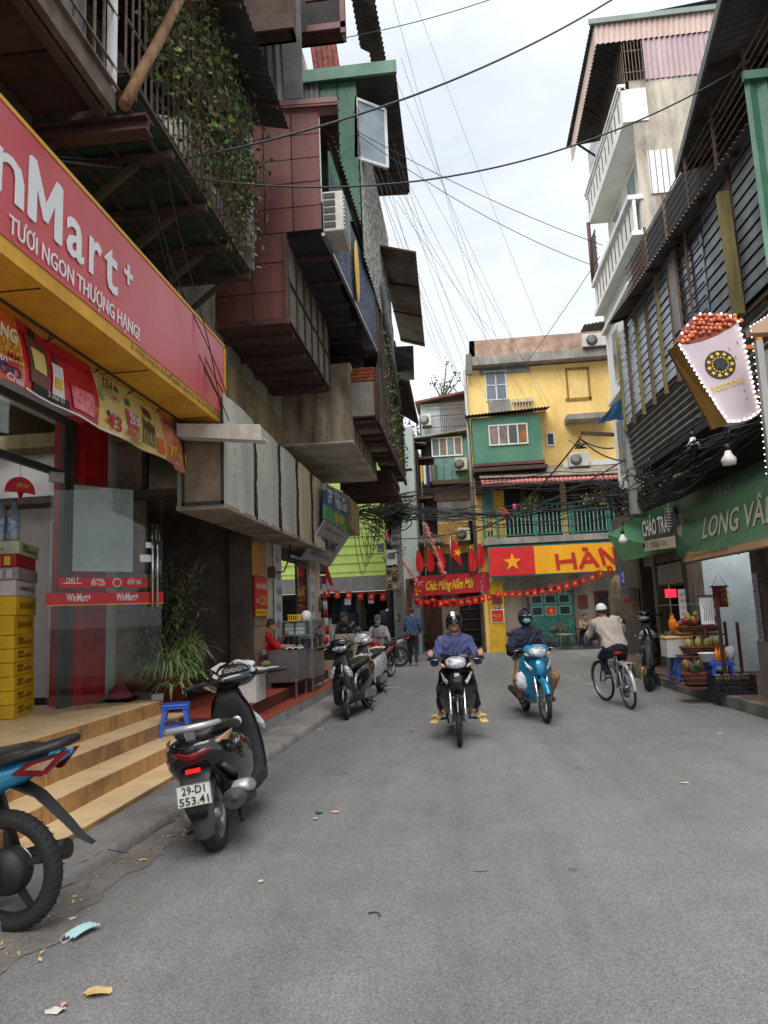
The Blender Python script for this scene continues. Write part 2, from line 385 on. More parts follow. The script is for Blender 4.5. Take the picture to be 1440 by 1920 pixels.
# ================================================================ STEPS OF THE SHOP
def woodgrain(name, c1, c2, c3):
    m = bpy.data.materials.new(name); m.use_nodes = True; t = m.node_tree; b = t.nodes['Principled BSDF']; lk = t.links.new
    tcn = t.nodes.new('ShaderNodeTexCoord'); mpn = t.nodes.new('ShaderNodeMapping'); mpn.inputs['Scale'].default_value = (1.0, 22, 1)
    n = t.nodes.new('ShaderNodeTexNoise'); n.inputs['Scale'].default_value = 2.2; n.inputs['Detail'].default_value = 5
    r = t.nodes.new('ShaderNodeValToRGB'); e = r.color_ramp.elements; e[0].position = .3; e[1].position = .7; e[0].color = (*c2, 1); e[1].color = (*c1, 1)
    oi = t.nodes.new('ShaderNodeObjectInfo'); cb = t.nodes.new('ShaderNodeVectorMath'); cb.operation = 'ADD'
    lk(tcn.outputs['Object'], cb.inputs[0]); lk(oi.outputs['Location'], cb.inputs[1])
    rz = t.nodes.new('ShaderNodeVectorRotate'); rz.rotation_type = 'Z_AXIS'; rz.inputs['Angle'].default_value = R(90 if 'tread' in name else 0)
    lk(cb.outputs[0], mpn.inputs[0]); lk(mpn.outputs[0], n.inputs[0]); lk(n.outputs['Fac'], r.inputs[0])
    n2 = t.nodes.new('ShaderNodeTexNoise'); n2.inputs['Scale'].default_value = 3.0; n2.inputs['Detail'].default_value = 8; lk(cb.outputs[0], n2.inputs[0])
    r2 = t.nodes.new('ShaderNodeMapRange'); r2.inputs[1].default_value = .45; r2.inputs[2].default_value = .75; lk(n2.outputs['Fac'], r2.inputs[0])
    mm = t.nodes.new('ShaderNodeMixRGB'); lk(r2.outputs[0], mm.inputs[0]); lk(r.outputs[0], mm.inputs[1]); mm.inputs[2].default_value = (*c3, 1)
    lk(mm.outputs[0], b.inputs['Base Color']); b.inputs['Roughness'].default_value = .42; return m
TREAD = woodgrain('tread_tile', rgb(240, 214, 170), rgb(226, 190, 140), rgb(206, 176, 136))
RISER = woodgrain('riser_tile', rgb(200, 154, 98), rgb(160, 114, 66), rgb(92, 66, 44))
GROUT = M('grout', (.10, .08, .06), ro=1)
steps = wthing('entrance_steps', 'four beige wood-grain tiled steps up to the mini market entrance', 'steps', (-3.3, 5.5, .08))
SX = [-2.84, -3.17, -3.50, -3.83]; SZ = [.135, .29, .45, .62]; YE = [8.6, 8.6, 8.55, 8.5]
core = MB(); z0 = .05
for i in range(4): core.box(SX[i] + .008 - (0 if i == 3 else 0), -7 if i == 3 else SX[i] - .34, 1.5, YE[i], z0 if i == 0 else SZ[i - 1] - .01, SZ[i] - .012)
core.box(-2.86, -7, 1.5, 8.5, .02, .1)
ch_(core, 'core', GROUT, steps)
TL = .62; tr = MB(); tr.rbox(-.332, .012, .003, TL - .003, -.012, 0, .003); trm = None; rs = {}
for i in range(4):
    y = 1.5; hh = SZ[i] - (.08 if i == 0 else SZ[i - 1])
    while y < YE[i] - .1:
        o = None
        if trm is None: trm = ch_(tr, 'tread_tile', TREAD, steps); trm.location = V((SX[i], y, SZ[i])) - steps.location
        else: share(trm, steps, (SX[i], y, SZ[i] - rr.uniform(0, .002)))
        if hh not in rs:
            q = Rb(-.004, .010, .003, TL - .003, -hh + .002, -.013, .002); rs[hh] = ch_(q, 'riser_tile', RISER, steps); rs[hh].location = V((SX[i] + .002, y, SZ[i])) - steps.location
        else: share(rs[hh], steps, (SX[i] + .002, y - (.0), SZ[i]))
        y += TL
# landing tiles
la = MB(); la.rbox(-.595, 0, .003, .597, -.01, 0, .003); lam = None
for ix in range(4):
    for iy in range(12):
        loc = (-4.17 - .6 * ix, 1.5 + .6 * iy, SZ[3])
        if lam is None: lam = ch_(la, 'floor_tile', TREAD, steps); lam.location = V(loc) - steps.location
        else: share(lam, steps, loc)
# ================================================================ RED TILED TERRACE
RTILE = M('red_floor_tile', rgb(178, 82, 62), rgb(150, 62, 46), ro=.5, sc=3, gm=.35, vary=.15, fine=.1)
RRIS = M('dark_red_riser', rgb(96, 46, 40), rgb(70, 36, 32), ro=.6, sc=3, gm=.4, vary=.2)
terr = wthing('red_terrace', 'red tiled raised terrace with a grey concrete edge beside the food stall', 'terrace', (-3.2, 13, .08))
q = MB(); q.add([(-2.68, 8.62, 0), (-2.46, 17.2, 0), (-6, 17.2, 0), (-6, 8.62, 0), (-2.68, 8.62, .235), (-2.46, 17.2, .235), (-6, 17.2, .235), (-6, 8.62, .235)], [(0, 1, 2, 3), (4, 5, 6, 7), (0, 1, 5, 4), (1, 2, 6, 5), (2, 3, 7, 6), (3, 0, 4, 7)])
ch_(q, 'concrete_edge', CONC2, terr)
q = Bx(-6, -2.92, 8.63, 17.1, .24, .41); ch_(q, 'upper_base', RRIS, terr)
t1 = MB(); t1.rbox(-.285, 0, .003, .285, 0, .012, .003); t1o = None
for i in range(30):
    y = 8.64 + .288 * i; X = -2.672 + .215 * (y - 8.62) / 8.6
    if t1o is None: t1o = ch_(t1, 'floor_tile', RTILE, terr); t1o.location = V((X, y, .237)) - terr.location
    else: share(t1o, terr, (X, y, .237))
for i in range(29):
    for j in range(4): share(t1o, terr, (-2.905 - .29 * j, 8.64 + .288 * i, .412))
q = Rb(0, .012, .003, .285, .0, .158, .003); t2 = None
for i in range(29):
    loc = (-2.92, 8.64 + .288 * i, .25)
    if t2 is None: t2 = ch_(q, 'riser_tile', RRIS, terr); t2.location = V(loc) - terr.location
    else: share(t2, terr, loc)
# ================================================================ LEFT: OLD APARTMENT BLOCK
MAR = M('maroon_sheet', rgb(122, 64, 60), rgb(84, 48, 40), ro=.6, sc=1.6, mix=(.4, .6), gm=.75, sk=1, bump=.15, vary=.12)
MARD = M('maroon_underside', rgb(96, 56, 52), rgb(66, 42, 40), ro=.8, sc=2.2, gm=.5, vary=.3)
GRN = M('green_sheet', rgb(84, 136, 110), rgb(66, 112, 92), ro=.55, sc=1.5, gm=.45, vary=.1)
BLUEM = M('navy_mesh_sheet', rgb(64, 74, 92), rgb(96, 104, 118), ro=.7, sc=14, mix=(.45, .55))
CREAMP = M('cream_panel', rgb(150, 148, 132), rgb(120, 116, 102), ro=.8, sc=1.5, gm=.5, vary=.25)
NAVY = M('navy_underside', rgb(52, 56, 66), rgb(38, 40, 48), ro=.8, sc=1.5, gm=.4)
GREYS = M('grey_corrugated', rgb(128, 130, 130), rgb(84, 86, 88), ro=.6, sc=2, sk=1, gm=.5)
AWND = M('old_fibre_sheet', rgb(112, 104, 98), rgb(72, 64, 60), ro=.9, sc=1.6, gm=.5)
WALLG = M('old_block_wall', rgb(186, 182, 168), rgb(120, 112, 98), ro=.95, sc=1.1, mix=(.4, .62), gm=.75, bump=.4, bsc=12, sk=1)
TANW = M('ochre_beam', rgb(176, 154, 112), rgb(136, 116, 84), ro=.95, sc=1.6, gm=.6, bump=.3)
BRICK = M('old_brick', rgb(170, 88, 58), rgb(132, 66, 44), ro=.95, sc=6, vary=.3, bump=.5)
WOOD = M('weathered_wood', rgb(112, 84, 62), rgb(70, 52, 40), ro=.9, sc=5, sk=1, gm=.4, vary=.35)
GSLAT = M('green_slab', rgb(62, 84, 72), rgb(44, 58, 50), ro=.85, sc=2, gm=.5, vary=.2)
IRON = M('painted_iron', rgb(120, 108, 94), rgb(86, 64, 50), ro=.7, sc=6)
blk = wthing('apartment_block', 'old grey apartment block with stacked caged extensions overhanging the left of the street', 'building', (-6, 9, 0))
w = MB()
w.box(-10, -4.2, -4, 9.9, 5.75, 16); w.box(-10, -3.45, 9.9, 18.8, 5.0, 17); w.box(-10, -5.3, -4, 9.2, 4.3, 5.75)
w.box(-10, -4.2, -4, 8.7, 4.42, 5.75)
ch_(w, 'wall', WALLG, blk)
w = MB(); w.box(-10, -3.4, 9.2, 18.3, 4.1, 5.6); ch_(w, 'ground_floor_beam', TANW, blk)
# --- caged balcony, top left
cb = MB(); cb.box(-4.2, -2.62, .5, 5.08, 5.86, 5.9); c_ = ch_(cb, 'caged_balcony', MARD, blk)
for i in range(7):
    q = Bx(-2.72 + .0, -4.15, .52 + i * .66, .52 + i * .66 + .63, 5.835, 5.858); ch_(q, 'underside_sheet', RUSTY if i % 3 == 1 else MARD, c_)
for x in (-4.05, -3.4, -2.75): q = Bx(x, x + .07, .5, 5.1, 5.74, 5.832); ch_(q, 'joist', DKSTEEL, c_)
q = Bx(-2.66, -2.6, .5, 5.1, 5.78, 5.98); q.box(-2.72, -2.56, .5, 5.1, 5.965, 5.985); ch_(q, 'edge_beam', IRON, c_)
q = Co((-2.68, .5, 6.0), (-2.68, 4.72, 6.0), (-2.68, .5, 9.2), .14, .02); ch_(q, 'wall_sheet', GREYS, c_)
bar = MB(); bar.box(-.009, .009, -.009, .009, 0, 3.2); bo = ch_(bar, 'cage_bar', IRON, c_); bo.location = (-2.6, .6, 5.98)
for i in range(1, 31): share(bo, c_, (-2.6, .6 + i * .148, 5.98))
bar = MB(); bar.box(-.009, .009, 0, 4.6, -.009, .009); bo = ch_(bar, 'cage_rail', IRON, c_); bo.location = (-2.585, .5, 6.15)
for i in range(1, 6): share(bo, c_, (-2.585, .5, 6.15 + i * .5))
q = Bx(-2.64, -2.58, 5.02, 5.08, 5.95, 9.4); ch_(q, 'corner_post', WHITE, c_)
q = MB()
for z in (5.64, 5.76): q.box(-4.2, -2.35, 5.12, 5.26, z - .012, z + .012)
q.box(-4.2, -2.35, 5.183, 5.197, 5.64, 5.76); q.beam((-4.18, 5.19, 4.9), (-3.2, 5.19, 5.66), .08); q.beam((-4.15, 5.19, 4.7), (-4.15, 5.19, 5.66), .09)
ch_(q, 'bracket', MARD, blk)
po = MB(); a, b = fx(233, 197, -2.5), fx(350, -25, -2.42); po.tube([a + (b - a) * t + V((0, 0, .015 * sin(t * 9))) for t in (0, .25, .5, .75, 1)], [.05, .048, .05, .046, .045], 8)
solo(po, 'wooden_pole', M('peeled_log', rgb(150, 112, 74), rgb(104, 72, 44), ro=.8, sc=9, sk=1), 'bare brown wooden pole leaning diagonally across the top of the plant cage', 'pole')
# --- plant cage
pc = MB(); pc.box(-4.2, -2.62, 5.35, 9.05, 6.36, 6.38); c_ = ch_(pc, 'plant_cage', DKSTEEL, blk)
s0 = MB(); s0.box(-1.5, 0, 0, .27, 0, .022); so = ch_(s0, 'slab', GSLAT, c_); so.location = (-2.66, 5.36, 6.335)
for i in range(1, 13): share(so, c_, (-2.66, 5.36 + i * .285, 6.335 + rr.uniform(-.006, .006)))
for x in (-4.0, -3.6, -3.2, -2.8): q = Bx(x, x + .035, 5.35, 9.05, 6.27, 6.33); ch_(q, 'joist', DKSTEEL, c_)
for y in (5.5, 6.35, 7.3, 8.2, 9.0):
    q = Bm((-4.2, y, 6.25), (-2.62, y, 6.25), .08); q.beam((-4.16, y, 5.3), (-3.0, y, 6.2), .06); q.beam((-4.16, y, 4.9), (-4.16, y, 6.25), .08); ch_(q, 'bracket', DKSTEEL, c_)
bar = MB(); bar.box(-.008, .008, -.008, .008, 0, 2.6); bo = ch_(bar, 'cage_bar', IRON, c_); bo.location = (-2.64, 5.35, 6.4)
for i in range(1, 29): share(bo, c_, (-2.64, 5.35 + i * .132, 6.4))
bar = MB(); bar.box(-.01, .01, 0, 3.7, -.01, .01); bo = ch_(bar, 'cage_rail', IRON, c_); bo.location = (-2.64, 5.35, 6.4)
for i in range(1, 6): share(bo, c_, (-2.64, 5.35, 6.4 + i * .5))
for i in range(5): share(bo, c_, (-2.64 - .35 * (i + 1), 5.35, 9.0))
for i in range(8):
    q = Bx(-2.75, -2.58, 9.02, 9.1, 6.38 + i * .34, 6.38 + i * .34 + .33); ch_(q, 'end_panel', WHITE if i % 3 else CREAMP, c_)
# vines hanging over the cage
def leafcloud(mb, pts, size, rng, mi=0, droop=.5, narrow=.62):
    for P in pts:
        P = V(P); s = size * rng.uniform(.6, 1.3); d = V((rng.gauss(0, 1), rng.gauss(0, 1), rng.gauss(-droop, .8))).normalized(); a = d.cross(V((rng.gauss(0, 1), rng.gauss(0, 1), rng.gauss(0, 1)))).normalized(); n = d.cross(a)
        mb.add([P, P + d * s * .45 + a * s * narrow * .5 + n * s * .1, P + d * s, P + d * s * .45 - a * s * narrow * .5 + n * s * .1], [(0, 1, 2, 3)], mi)
LEAF1 = M('leaf_green', rgb(126, 156, 66), rgb(84, 116, 50), ro=.6, sc=9)
LEAF2 = M('leaf_dark', rgb(84, 104, 60), rgb(56, 74, 42), ro=.6, sc=9)
LEAF3 = M('leaf_dry', rgb(122, 104, 78), rgb(88, 72, 54), ro=.9, sc=9)
STEM = M('vine_stem', rgb(104, 84, 62), rgb(66, 50, 38), ro=.9)
rv = random.Random(11)
vine = wthing('climbing_vine', 'tangled green and dried brown vine hanging over the cage balcony on the left', 'vine', (-2.6, 7, 7))
st = MB(); lf = MB()
for k in range(190):
    y = rv.uniform(5.75, 8.98); ztop = rv.uniform(7.4, 8.95); x = -2.56 + rv.uniform(-.14, .1); L_ = rv.uniform(.5, 1.7) ; zb = max(6.25 if y > 6.6 else 6.7, ztop - L_)
    pts = []; n = 7; yy = y; 
    for i in range(n):
        t = i / (n - 1); yy += rv.gauss(0, .045); pts.append(V((x + rv.gauss(0, .03) + .05 * sin(t * 3), yy, ztop + (zb - ztop) * t)))
    st.tube(pts, .004, 3, 0, False)
    m = int(16 * rv.random() ** 1.2) + 6
    for _ in range(m):
        i = rv.randrange(n - 1); P = pts[i].lerp(pts[i + 1], rv.random()) + V((rv.gauss(.02, .05), rv.gauss(0, .05), rv.gauss(0, .05)))
        dry = rv.random() < (.45 if P.z < 7.6 else .2); leafcloud(lf, [P], .085, rv, 2 if dry else (0 if rv.random() < .45 else 1))
for _ in range(900):
    y = rv.uniform(5.7, 9.0); leafcloud(lf, [(-2.56 + rv.gauss(0, .09), y, rv.triangular(6.35, 8.6, 7.0))], .08, rv, rv.choice((0, 1, 1, 2)))
for _ in range(60):     # dry tendrils
    y = rv.uniform(5.8, 8.9); z = rv.uniform(6.5, 8.8); pts = [V((-2.5 + rv.gauss(0, .06), y, z))]
    for i in range(8): pts.append(pts[-1] + V((rv.gauss(.005, .03), rv.gauss(0, .06), rv.gauss(-.03, .06))))
    st.tube(pts, .0025, 3, 0, False)
ch_(st, 'stem', STEM, vine, stuff=True); ch_(lf, 'foliage', [LEAF1, LEAF2, LEAF3], vine, stuff=True)
# dark inner side of the cage balcony: potted soil box & dead growth
q = Bx(-4.18, -2.72, 5.4, 9.0, 6.4, 6.62); ch_(q, 'planter_box', DARKIN, vine)
# --- dark sloping awning above the cage
q = Co((-4.2, 3.2, 9.25), (-4.2, 9.45, 9.25), (-2.12, 3.2, 8.75), .11, .018); a_ = ch_(q, 'corrugated_awning', M('awning_soot', rgb(84, 82, 82), rgb(60, 58, 58), ro=.85, sc=2, gm=.4), blk)
for y in (4, 5.6, 7.2, 8.9): q = Bm((-4.2, y, 9.18), (-2.15, y, 8.68), .05); ch_(q, 'rafter', DKSTEEL, a_)
# --- maroon box extension
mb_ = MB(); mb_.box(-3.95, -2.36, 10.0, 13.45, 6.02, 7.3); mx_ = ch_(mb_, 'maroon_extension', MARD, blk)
def panels(mb_par, X0, X1, Z0, Z1, Y, nx, nz, mat, gap=.012, th=.02, jit=.006, name='sheet_panel'):
    dx = (X1 - X0) / nx; dz = (Z1 - Z0) / nz; first = None
    for i in range(nx):
        for j in range(nz):
            loc = (X0 + dx * i, Y + rr.uniform(0, jit), Z0 + dz * j)
            if first is None:
                q = Rb(gap / 2, dx - gap / 2, -th, 0, gap / 2, dz - gap / 2, .004); first = ch_(q, name, mat, mb_par); first.location = loc
            else: share(first, mb_par, loc)
panels(mx_, -3.95, -2.33, 6.0, 7.42, 9.99, 3, 3, MAR)
panels(mx_, -3.1, -1.76, 7.42, 9.42, 9.985, 3, 5, MAR)
q = Bm((-4.0, 9.96, 6.0), (-2.3, 9.96, 6.0), .05, .09); q.beam((-2.335, 9.96, 6.0), (-2.335, 9.96, 7.4), .045); ch_(q, 'corner_strip', MAR, mx_)
for i in range(8):
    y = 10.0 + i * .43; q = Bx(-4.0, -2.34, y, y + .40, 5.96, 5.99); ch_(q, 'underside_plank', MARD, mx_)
    if i % 2 == 0: q = Bx(-4.0, -2.34, y + .38, y + .46, 5.88, 5.955); ch_(q, 'joist', DKSTEEL, mx_)
for j in range(2):
    for i in range(6):
        y0 = 10.02 + i * .57; z0 = 6.03 + j * .66; q = Rb(-2.345, -2.325, y0 + .02, y0 + .55, z0 + .02, z0 + .64, .004); ch_(q, 'wall_panel', CREAMP, mx_)
for j in range(3): q = Bx(-2.32, -2.295, 10.0, 13.45, 6.0 + j * .66, 6.03 + j * .66); ch_(q, 'frame_rail', DKSTEEL, mx_)
for i in range(7): q = Bx(-2.322, -2.297, 10.0 + i * .57, 10.03 + i * .57, 6.0, 7.35); ch_(q, 'frame_post', DKSTEEL, mx_)
# upper navy balcony box
ub = MB(); ub.box(-3.9, -1.82, 10.3, 15.6, 7.36, 7.4); u_ = ch_(ub, 'navy_balcony', NAVY, blk)
q = Co((-2.33, 10.0, 7.34), (-2.33, 15.6, 7.34), (-1.78, 10.0, 7.34), .2, .01); ch_(q, 'underside_sheet', NAVY, u_)
for i in range(6): q = Bx(-3.0, -1.72, 10.6 + i * .9, 10.66 + i * .9, 7.27, 7.325); ch_(q, 'joist', DKSTEEL, u_)
e0, e1 = V((-1.75, 9.98, 7.34)), V((-1.52, 15.0, 7.34))
q = Co(e0 + V((0, .75, 0)), e1, e0 + V((0.02, .75, 1.5)), .09, .016); ch_(q, 'mesh_front', BLUEM, u_)
q = Bm(e0, e1, .05, .05); q.beam(e0 + V((.02, .6, 2.0)), e1 + V((.02, 0, 1.6)), .04); ch_(q, 'edge_rail', STEEL, u_)
q = Bx(-1.80, -1.76, 10.02, 10.06, 7.9, 9.4); ch_(q, 'corner_post', WHITE, u_)
q = Bx(-3.9, -1.8, 10.9, 11.0, 7.4, 9.4); ch_(q, 'inner_wall', DARKIN, u_)
q = Sl([(-3.3, 9.9, 9.55), (-1.45, 9.9, 9.47), (-1.45, 10.0, 9.32), (-3.3, 10.0, 9.40)], (0, .02, .1)); q.slab([(-3.3, 9.9, 9.5), (-1.45, 9.9, 9.42), (-1.6, 11, 9.42), (-3.3, 11, 9.5)], (0, 0, .03)); ch_(q, 'roof_flashing', MAR, u_)
q = Co((-1.74, 10.3, 9.35), (-1.62, 14.0, 9.35), (-1.60, 10.3, 9.2), .12, .02); ch_(q, 'eave_sheet', AWND, u_)
# air conditioner behind the post
ac = wthing('air_conditioner', 'cream air conditioner unit in the gap beside the maroon sheet wall', 'air conditioner', (-1.6, 10.1, 7.5))
q = Rb(-1.76, -1.44, 10.05, 10.75, 7.42, 8.08, .02); ch_(q, 'casing', M('ac_cream', rgb(206, 204, 194), rgb(184, 180, 168), ro=.5, gm=.2), ac)
for i in range(9): q = Bx(-1.44, -1.425, 10.1, 10.7, 7.48 + i * .065, 7.505 + i * .065); ch_(q, 'grille_slat', STEEL, ac)
for i in range(5): q = Bx(-1.74, -1.56, 10.035, 10.05, 7.48 + i * .12, 7.56 + i * .12); ch_(q, 'side_vent', BLK, ac)
# banner pieces on the navy front
q = Gd(lambda u, v: (-1.60 + .02 * sin(6 * u), 11.45 + .25 * u, 8.55 - .55 * v + .03 * sin(5 * u)), 5, 5); solo(q, 'pink_cloth', M('pink_cloth', rgb(238, 150, 170), rgb(220, 120, 150), ro=.8), 'pink cloth hanging on the navy corrugated balcony front', 'cloth')
q = El((-1.56, 12.45, 7.95), (.03, .26, .62)); solo(q, 'yellow_board', YELV, 'long yellow oval board fixed on the navy corrugated balcony front', 'sign')
# --- green box with roof
gx = MB(); gx.box(-3.3, -1.52, 13.05, 17, 9.6, 12.4); g_ = ch_(gx, 'green_extension', DARKIN, blk)
for i, (a, b) in enumerate(((-2.25, -1.90), (-1.89, -1.50))):
    q = Bx(a, b - .01, 13.02, 13.04, 9.3, 12.45); ch_(q, 'sheet_panel', GRN, g_)
for X in (-2.24, -1.89, -1.53):
    s = MB()
    for k in range(12): s.box(X, X + .03, 13.005, 13.02, 9.4 + k * .26, 9.42 + k * .26)
    ch_(s, 'rivets', DKSTEEL, g_, stuff=True)
q = Co((-3.1, 13.0, 11.2), (-2.26, 13.0, 11.2), (-3.1, 13.0, 12.4), .1, .015); ch_(q, 'corrugated_side', GREYS, g_)
q = Co((-1.49, 13.05, 8.6), (-1.42, 18.5, 8.6), (-1.49, 13.05, 11.9), .16, .02); ch_(q, 'street_wall', M('pale_patterned_sheet', rgb(176, 176, 168), rgb(120, 118, 110), ro=.8, sc=9, mix=(.45, .55), gm=.3), g_)
rf = MB(); rf.corr((-3.4, 12.95, 12.52), (-3.4, 17.2, 12.52), (-.68, 12.95, 12.42), .12, .02); r_ = ch_(rf, 'roof', M('dark_roof_sheet', rgb(86, 84, 84), rgb(58, 56, 58), ro=.8, gm=.4), g_)
q = Bx(-3.4, -.66, 12.88, 12.95, 12.35, 12.62); ch_(q, 'front_flashing', GRN, r_)
for y in (14, 15.1, 16.2, 17.1): q = Bm((-1.5, y, 12.38), (-.72, y, 12.34), .05); ch_(q, 'rafter', DKSTEEL, r_)
wq = MB(); A = fy(668, 186, 13.05); B = fy(668, 296, 13.05); C_ = fz(722, 207, A.z); D_ = V((C_.x, C_.y, B.z))
for a, b in ((A, C_), (C_, D_), (D_, B), (B, A)): wq.beam(a, b, .06, .06)
sash = ch_(wq, 'open_sash', WHITE, g_); q = MB(); q.quad(A, C_, D_, B); ch_(q, 'pane', M('pane_pale', rgb(150, 162, 172), rgb(130, 142, 154), ro=.12, spec=.8), sash)
# --- stuff above
tp = MB(); tp.box(-3.2, -1.5, 11.0, 11.35, 11.75, 11.8); t_ = ch_(tp, 'red_balcony', MARD, blk)
q = Bx(-2.6, -1.45, 11.3, 11.34, 11.75, 13.4); ch_(q, 'side_panel', DARKIN, t_)
q = Bx(-1.50, -1.42, 10.94, 10.99, 11.6, 13.5); q.box(-2.1, -1.42, 10.94, 10.99, 11.70, 11.82);  q.box(-2.1, -1.42, 10.94, 10.99, 12.3, 12.38); ch_(q, 'frame', MAR, t_)
q = Co(fy(588, 132, 12.9), fy(638, 130, 12.9), fy(575, 40, 12.9), .1, .015); ch_(q, 'red_mesh_wall', M('red_mesh', rgb(150, 82, 72), rgb(110, 60, 54), ro=.8, sc=14, mix=(.45, .55)), t_)
q = Co((-1.5, 13.4, 15.0), (-1.4, 16, 15.0), (-1.08, 13.4, 14.6), .14, .02); ch_(q, 'awning_sheet', AWND, t_)
q = Co((-1.45, 12.2, 13.6), (-1.45, 13.6, 13.6), (-1.02, 12.2, 13.3), .14, .02); ch_(q, 'awning_sheet', AWND, t_)
q = Bx(-3.6, -2.0, 9.2, 9.6, 10.3, 10.36); q.box(-2.05, -2.0, 9.2, 9.6, 10.3, 12.5); q.box(-3.6, -2.05, 9.55, 9.6, 10.3, 12.5); q.box(-3.6, -1.95, 9.15, 9.2, 10.15, 10.4); ch_(q, 'brown_box', M('brown_boarding', rgb(96, 72, 58), rgb(60, 44, 36), ro=.85, sc=2, gm=.5), t_)
q = Bx(-3.6, -2.1, 10.4, 10.5, 10.0, 13); ch_(q, 'grey_wall', M('grey_render', rgb(112, 112, 112), rgb(92, 92, 92), ro=.9, gm=.3), t_)
q = Co((-2.95, 10.0, 9.6), (-2.3, 10.0, 9.6), (-3.0, 10.0, 11.4), .12, .02); ch_(q, 'corrugated_side', GREYS, t_)
# --- concrete balcony
cz = MB(); cz.box(-4.2, -1.98, 14.0, 18.4, 5.10, 6.75); k_ = ch_(cz, 'concrete_balcony', M('stained_render', rgb(184, 168, 144), rgb(110, 90, 68), ro=.95, sc=1.5, mix=(.4, .6), gm=.7, sk=1, bump=.3), blk)
q = Bx(-4.2, -1.97, 13.98, 18.42, 5.06, 5.1); ch_(q, 'slab', M('pale_soffit', rgb(214, 206, 190), rgb(176, 166, 148), ro=.95, sc=1, gm=.5), k_)
q = Bx(-3.4, -1.9, 15.2, 19, 6.75, 9.4); ch_(q, 'upper_wall', M('sooty_render', rgb(88, 84, 80), rgb(58, 54, 52), ro=.95, sc=1.2, gm=.5), k_)
# --- brick box
hx = MB(); hx.box(-2.0, -1.46, 14.1, 21.3, 5.62, 6.55); h_ = ch_(hx, 'brick_extension', CONC2, blk)
for j in range(4):
    for i in range(3):
        off = .09 * (j % 2); x = -1.97 + i * .18 + off - .05
        q = Rb(max(x, -1.99), min(x + .168, -1.50), 14.06, 14.10, 6.36 + j * .075, 6.36 + j * .075 + .064, .006)
        ch_(q, 'brick', BRICK, h_)
q = Bx(-2.0, -1.46, 14.07, 14.1, 5.62, 6.34); ch_(q, 'render_patch', CONC, h_)
for i in range(12):
    q = Bx(-1.96, -1.46, 14.2 + i * .6, 14.2 + i * .6 + .36, 5.50, 5.56); ch_(q, 'underside_plank', [DKSTEEL, M('pale_board', rgb(158, 146, 132), rgb(120, 108, 96), ro=.9, gm=.4)][i % 3 == 1], h_)
q = Bm((-1.46, 14.05, 5.55), (-1.42, 21.4, 5.5), .06, .16); q.beam((-1.46, 14.06, 5.5), (-1.46, 14.06, 6.62), .07); ch_(q, 'frame', MARD, h_)
for i in range(22):
    y = 14.12 + i * .33; q = MB(); zt = 6.6 + (.9 if i > 4 else 0) + rr.uniform(-.05, .25); q.box(-1.445, -1.42, y, y + .3, 5.55, zt)
    ch_(q, 'wall_board', [WOOD, CREAMP, WOOD, GREYS][i % 4], h_)
for i in range(16): q = Bx(-1.415, -1.39, 14.2 + i * .45, 14.24 + i * .45, 5.6, 7.9); ch_(q, 'cage_bar', DKSTEEL, h_)
q = Tb([(-1.4, 15.6, 9.2), (-1.3, 17.8, 6.9)], .09, 10); ch_(q, 'drain_pipe', GREYS, h_)
for i in range(14):
    y = 15.3 + i * .42; q = Bx(-1.9 + .03 * (i % 3), -1.5 + .05 * (i % 2), y, y + .4, 7.5, 10.6 - .1 * i); ch_(q, 'wall_board', [AWND, WOOD, MARD, GREYS, CONC2][i % 5], h_)
# vines on brick box
vb = MB()
for _ in range(900): leafcloud(vb, [(-1.37 + rv.gauss(0, .05), rv.uniform(15.5, 21), rv.uniform(5.6, 8.2))], .09, rv, rv.choice((0, 1, 1, 2)), .5)
solo(vb, 'climbing_plant', [LEAF1, LEAF2, LEAF3], 'sparse creeper growing up the boarded wall above the brick box', 'plant')['kind'] = 'stuff'
def awn(name, a, b, c, d, mat, n):
    q = MB(); a, b, c, d = V(a), V(b), V(c), V(d); nn = (b - a).cross(d - a).normalized()
    q.grid(lambda u, v: (a.lerp(b, u)).lerp(d.lerp(c, u), v) + nn * (.02 * sin(u * n * 6.283)), n * 4, 2, 0, False); q.grid(lambda u, v: (a.lerp(b, u)).lerp(d.lerp(c, u), v) + nn * (.02 * sin(u * n * 6.283) + .008), n * 4, 2, 0, False)
    return q
RAWN = M('rust_stained_sheet', rgb(136, 126, 118), rgb(104, 68, 50), ro=.9, sc=1.2, mix=(.45, .66), gm=.4)
o = ch_(awn('a', fy(708, 460, 16), fz(752, 640, 10.35), fz(797, 650, 10.05), fy(780, 473, 16), RAWN, 36), 'rusty_awning', RAWN, h_)
q = Bm(fy(708, 461, 16), fy(780, 474, 16), .05); 
for t in (.3, .6, .95): q.beam(fy(708, 460, 16).lerp(fz(752, 640, 10.35), t) + V((0, 0, -.05)), fy(780, 473, 16).lerp(fz(797, 650, 10.05), t) + V((0, 0, -.05)), .05)
ch_(q, 'awning_frame', DKSTEEL, o)
ch_(awn('a', fy(738, 650, 18.5), fz(745, 712, 9.1), fz(777, 712, 8.8), fy(775, 648, 18.5), RAWN, 14), 'pale_awning', GREYS, h_)
ch_(awn('a', fy(738, 708, 18.5), fz(750, 775, 7.4), fz(786, 797, 6.9), fy(768, 712, 18.5), RAWN, 18), 'rusty_awning', RUSTY, h_)
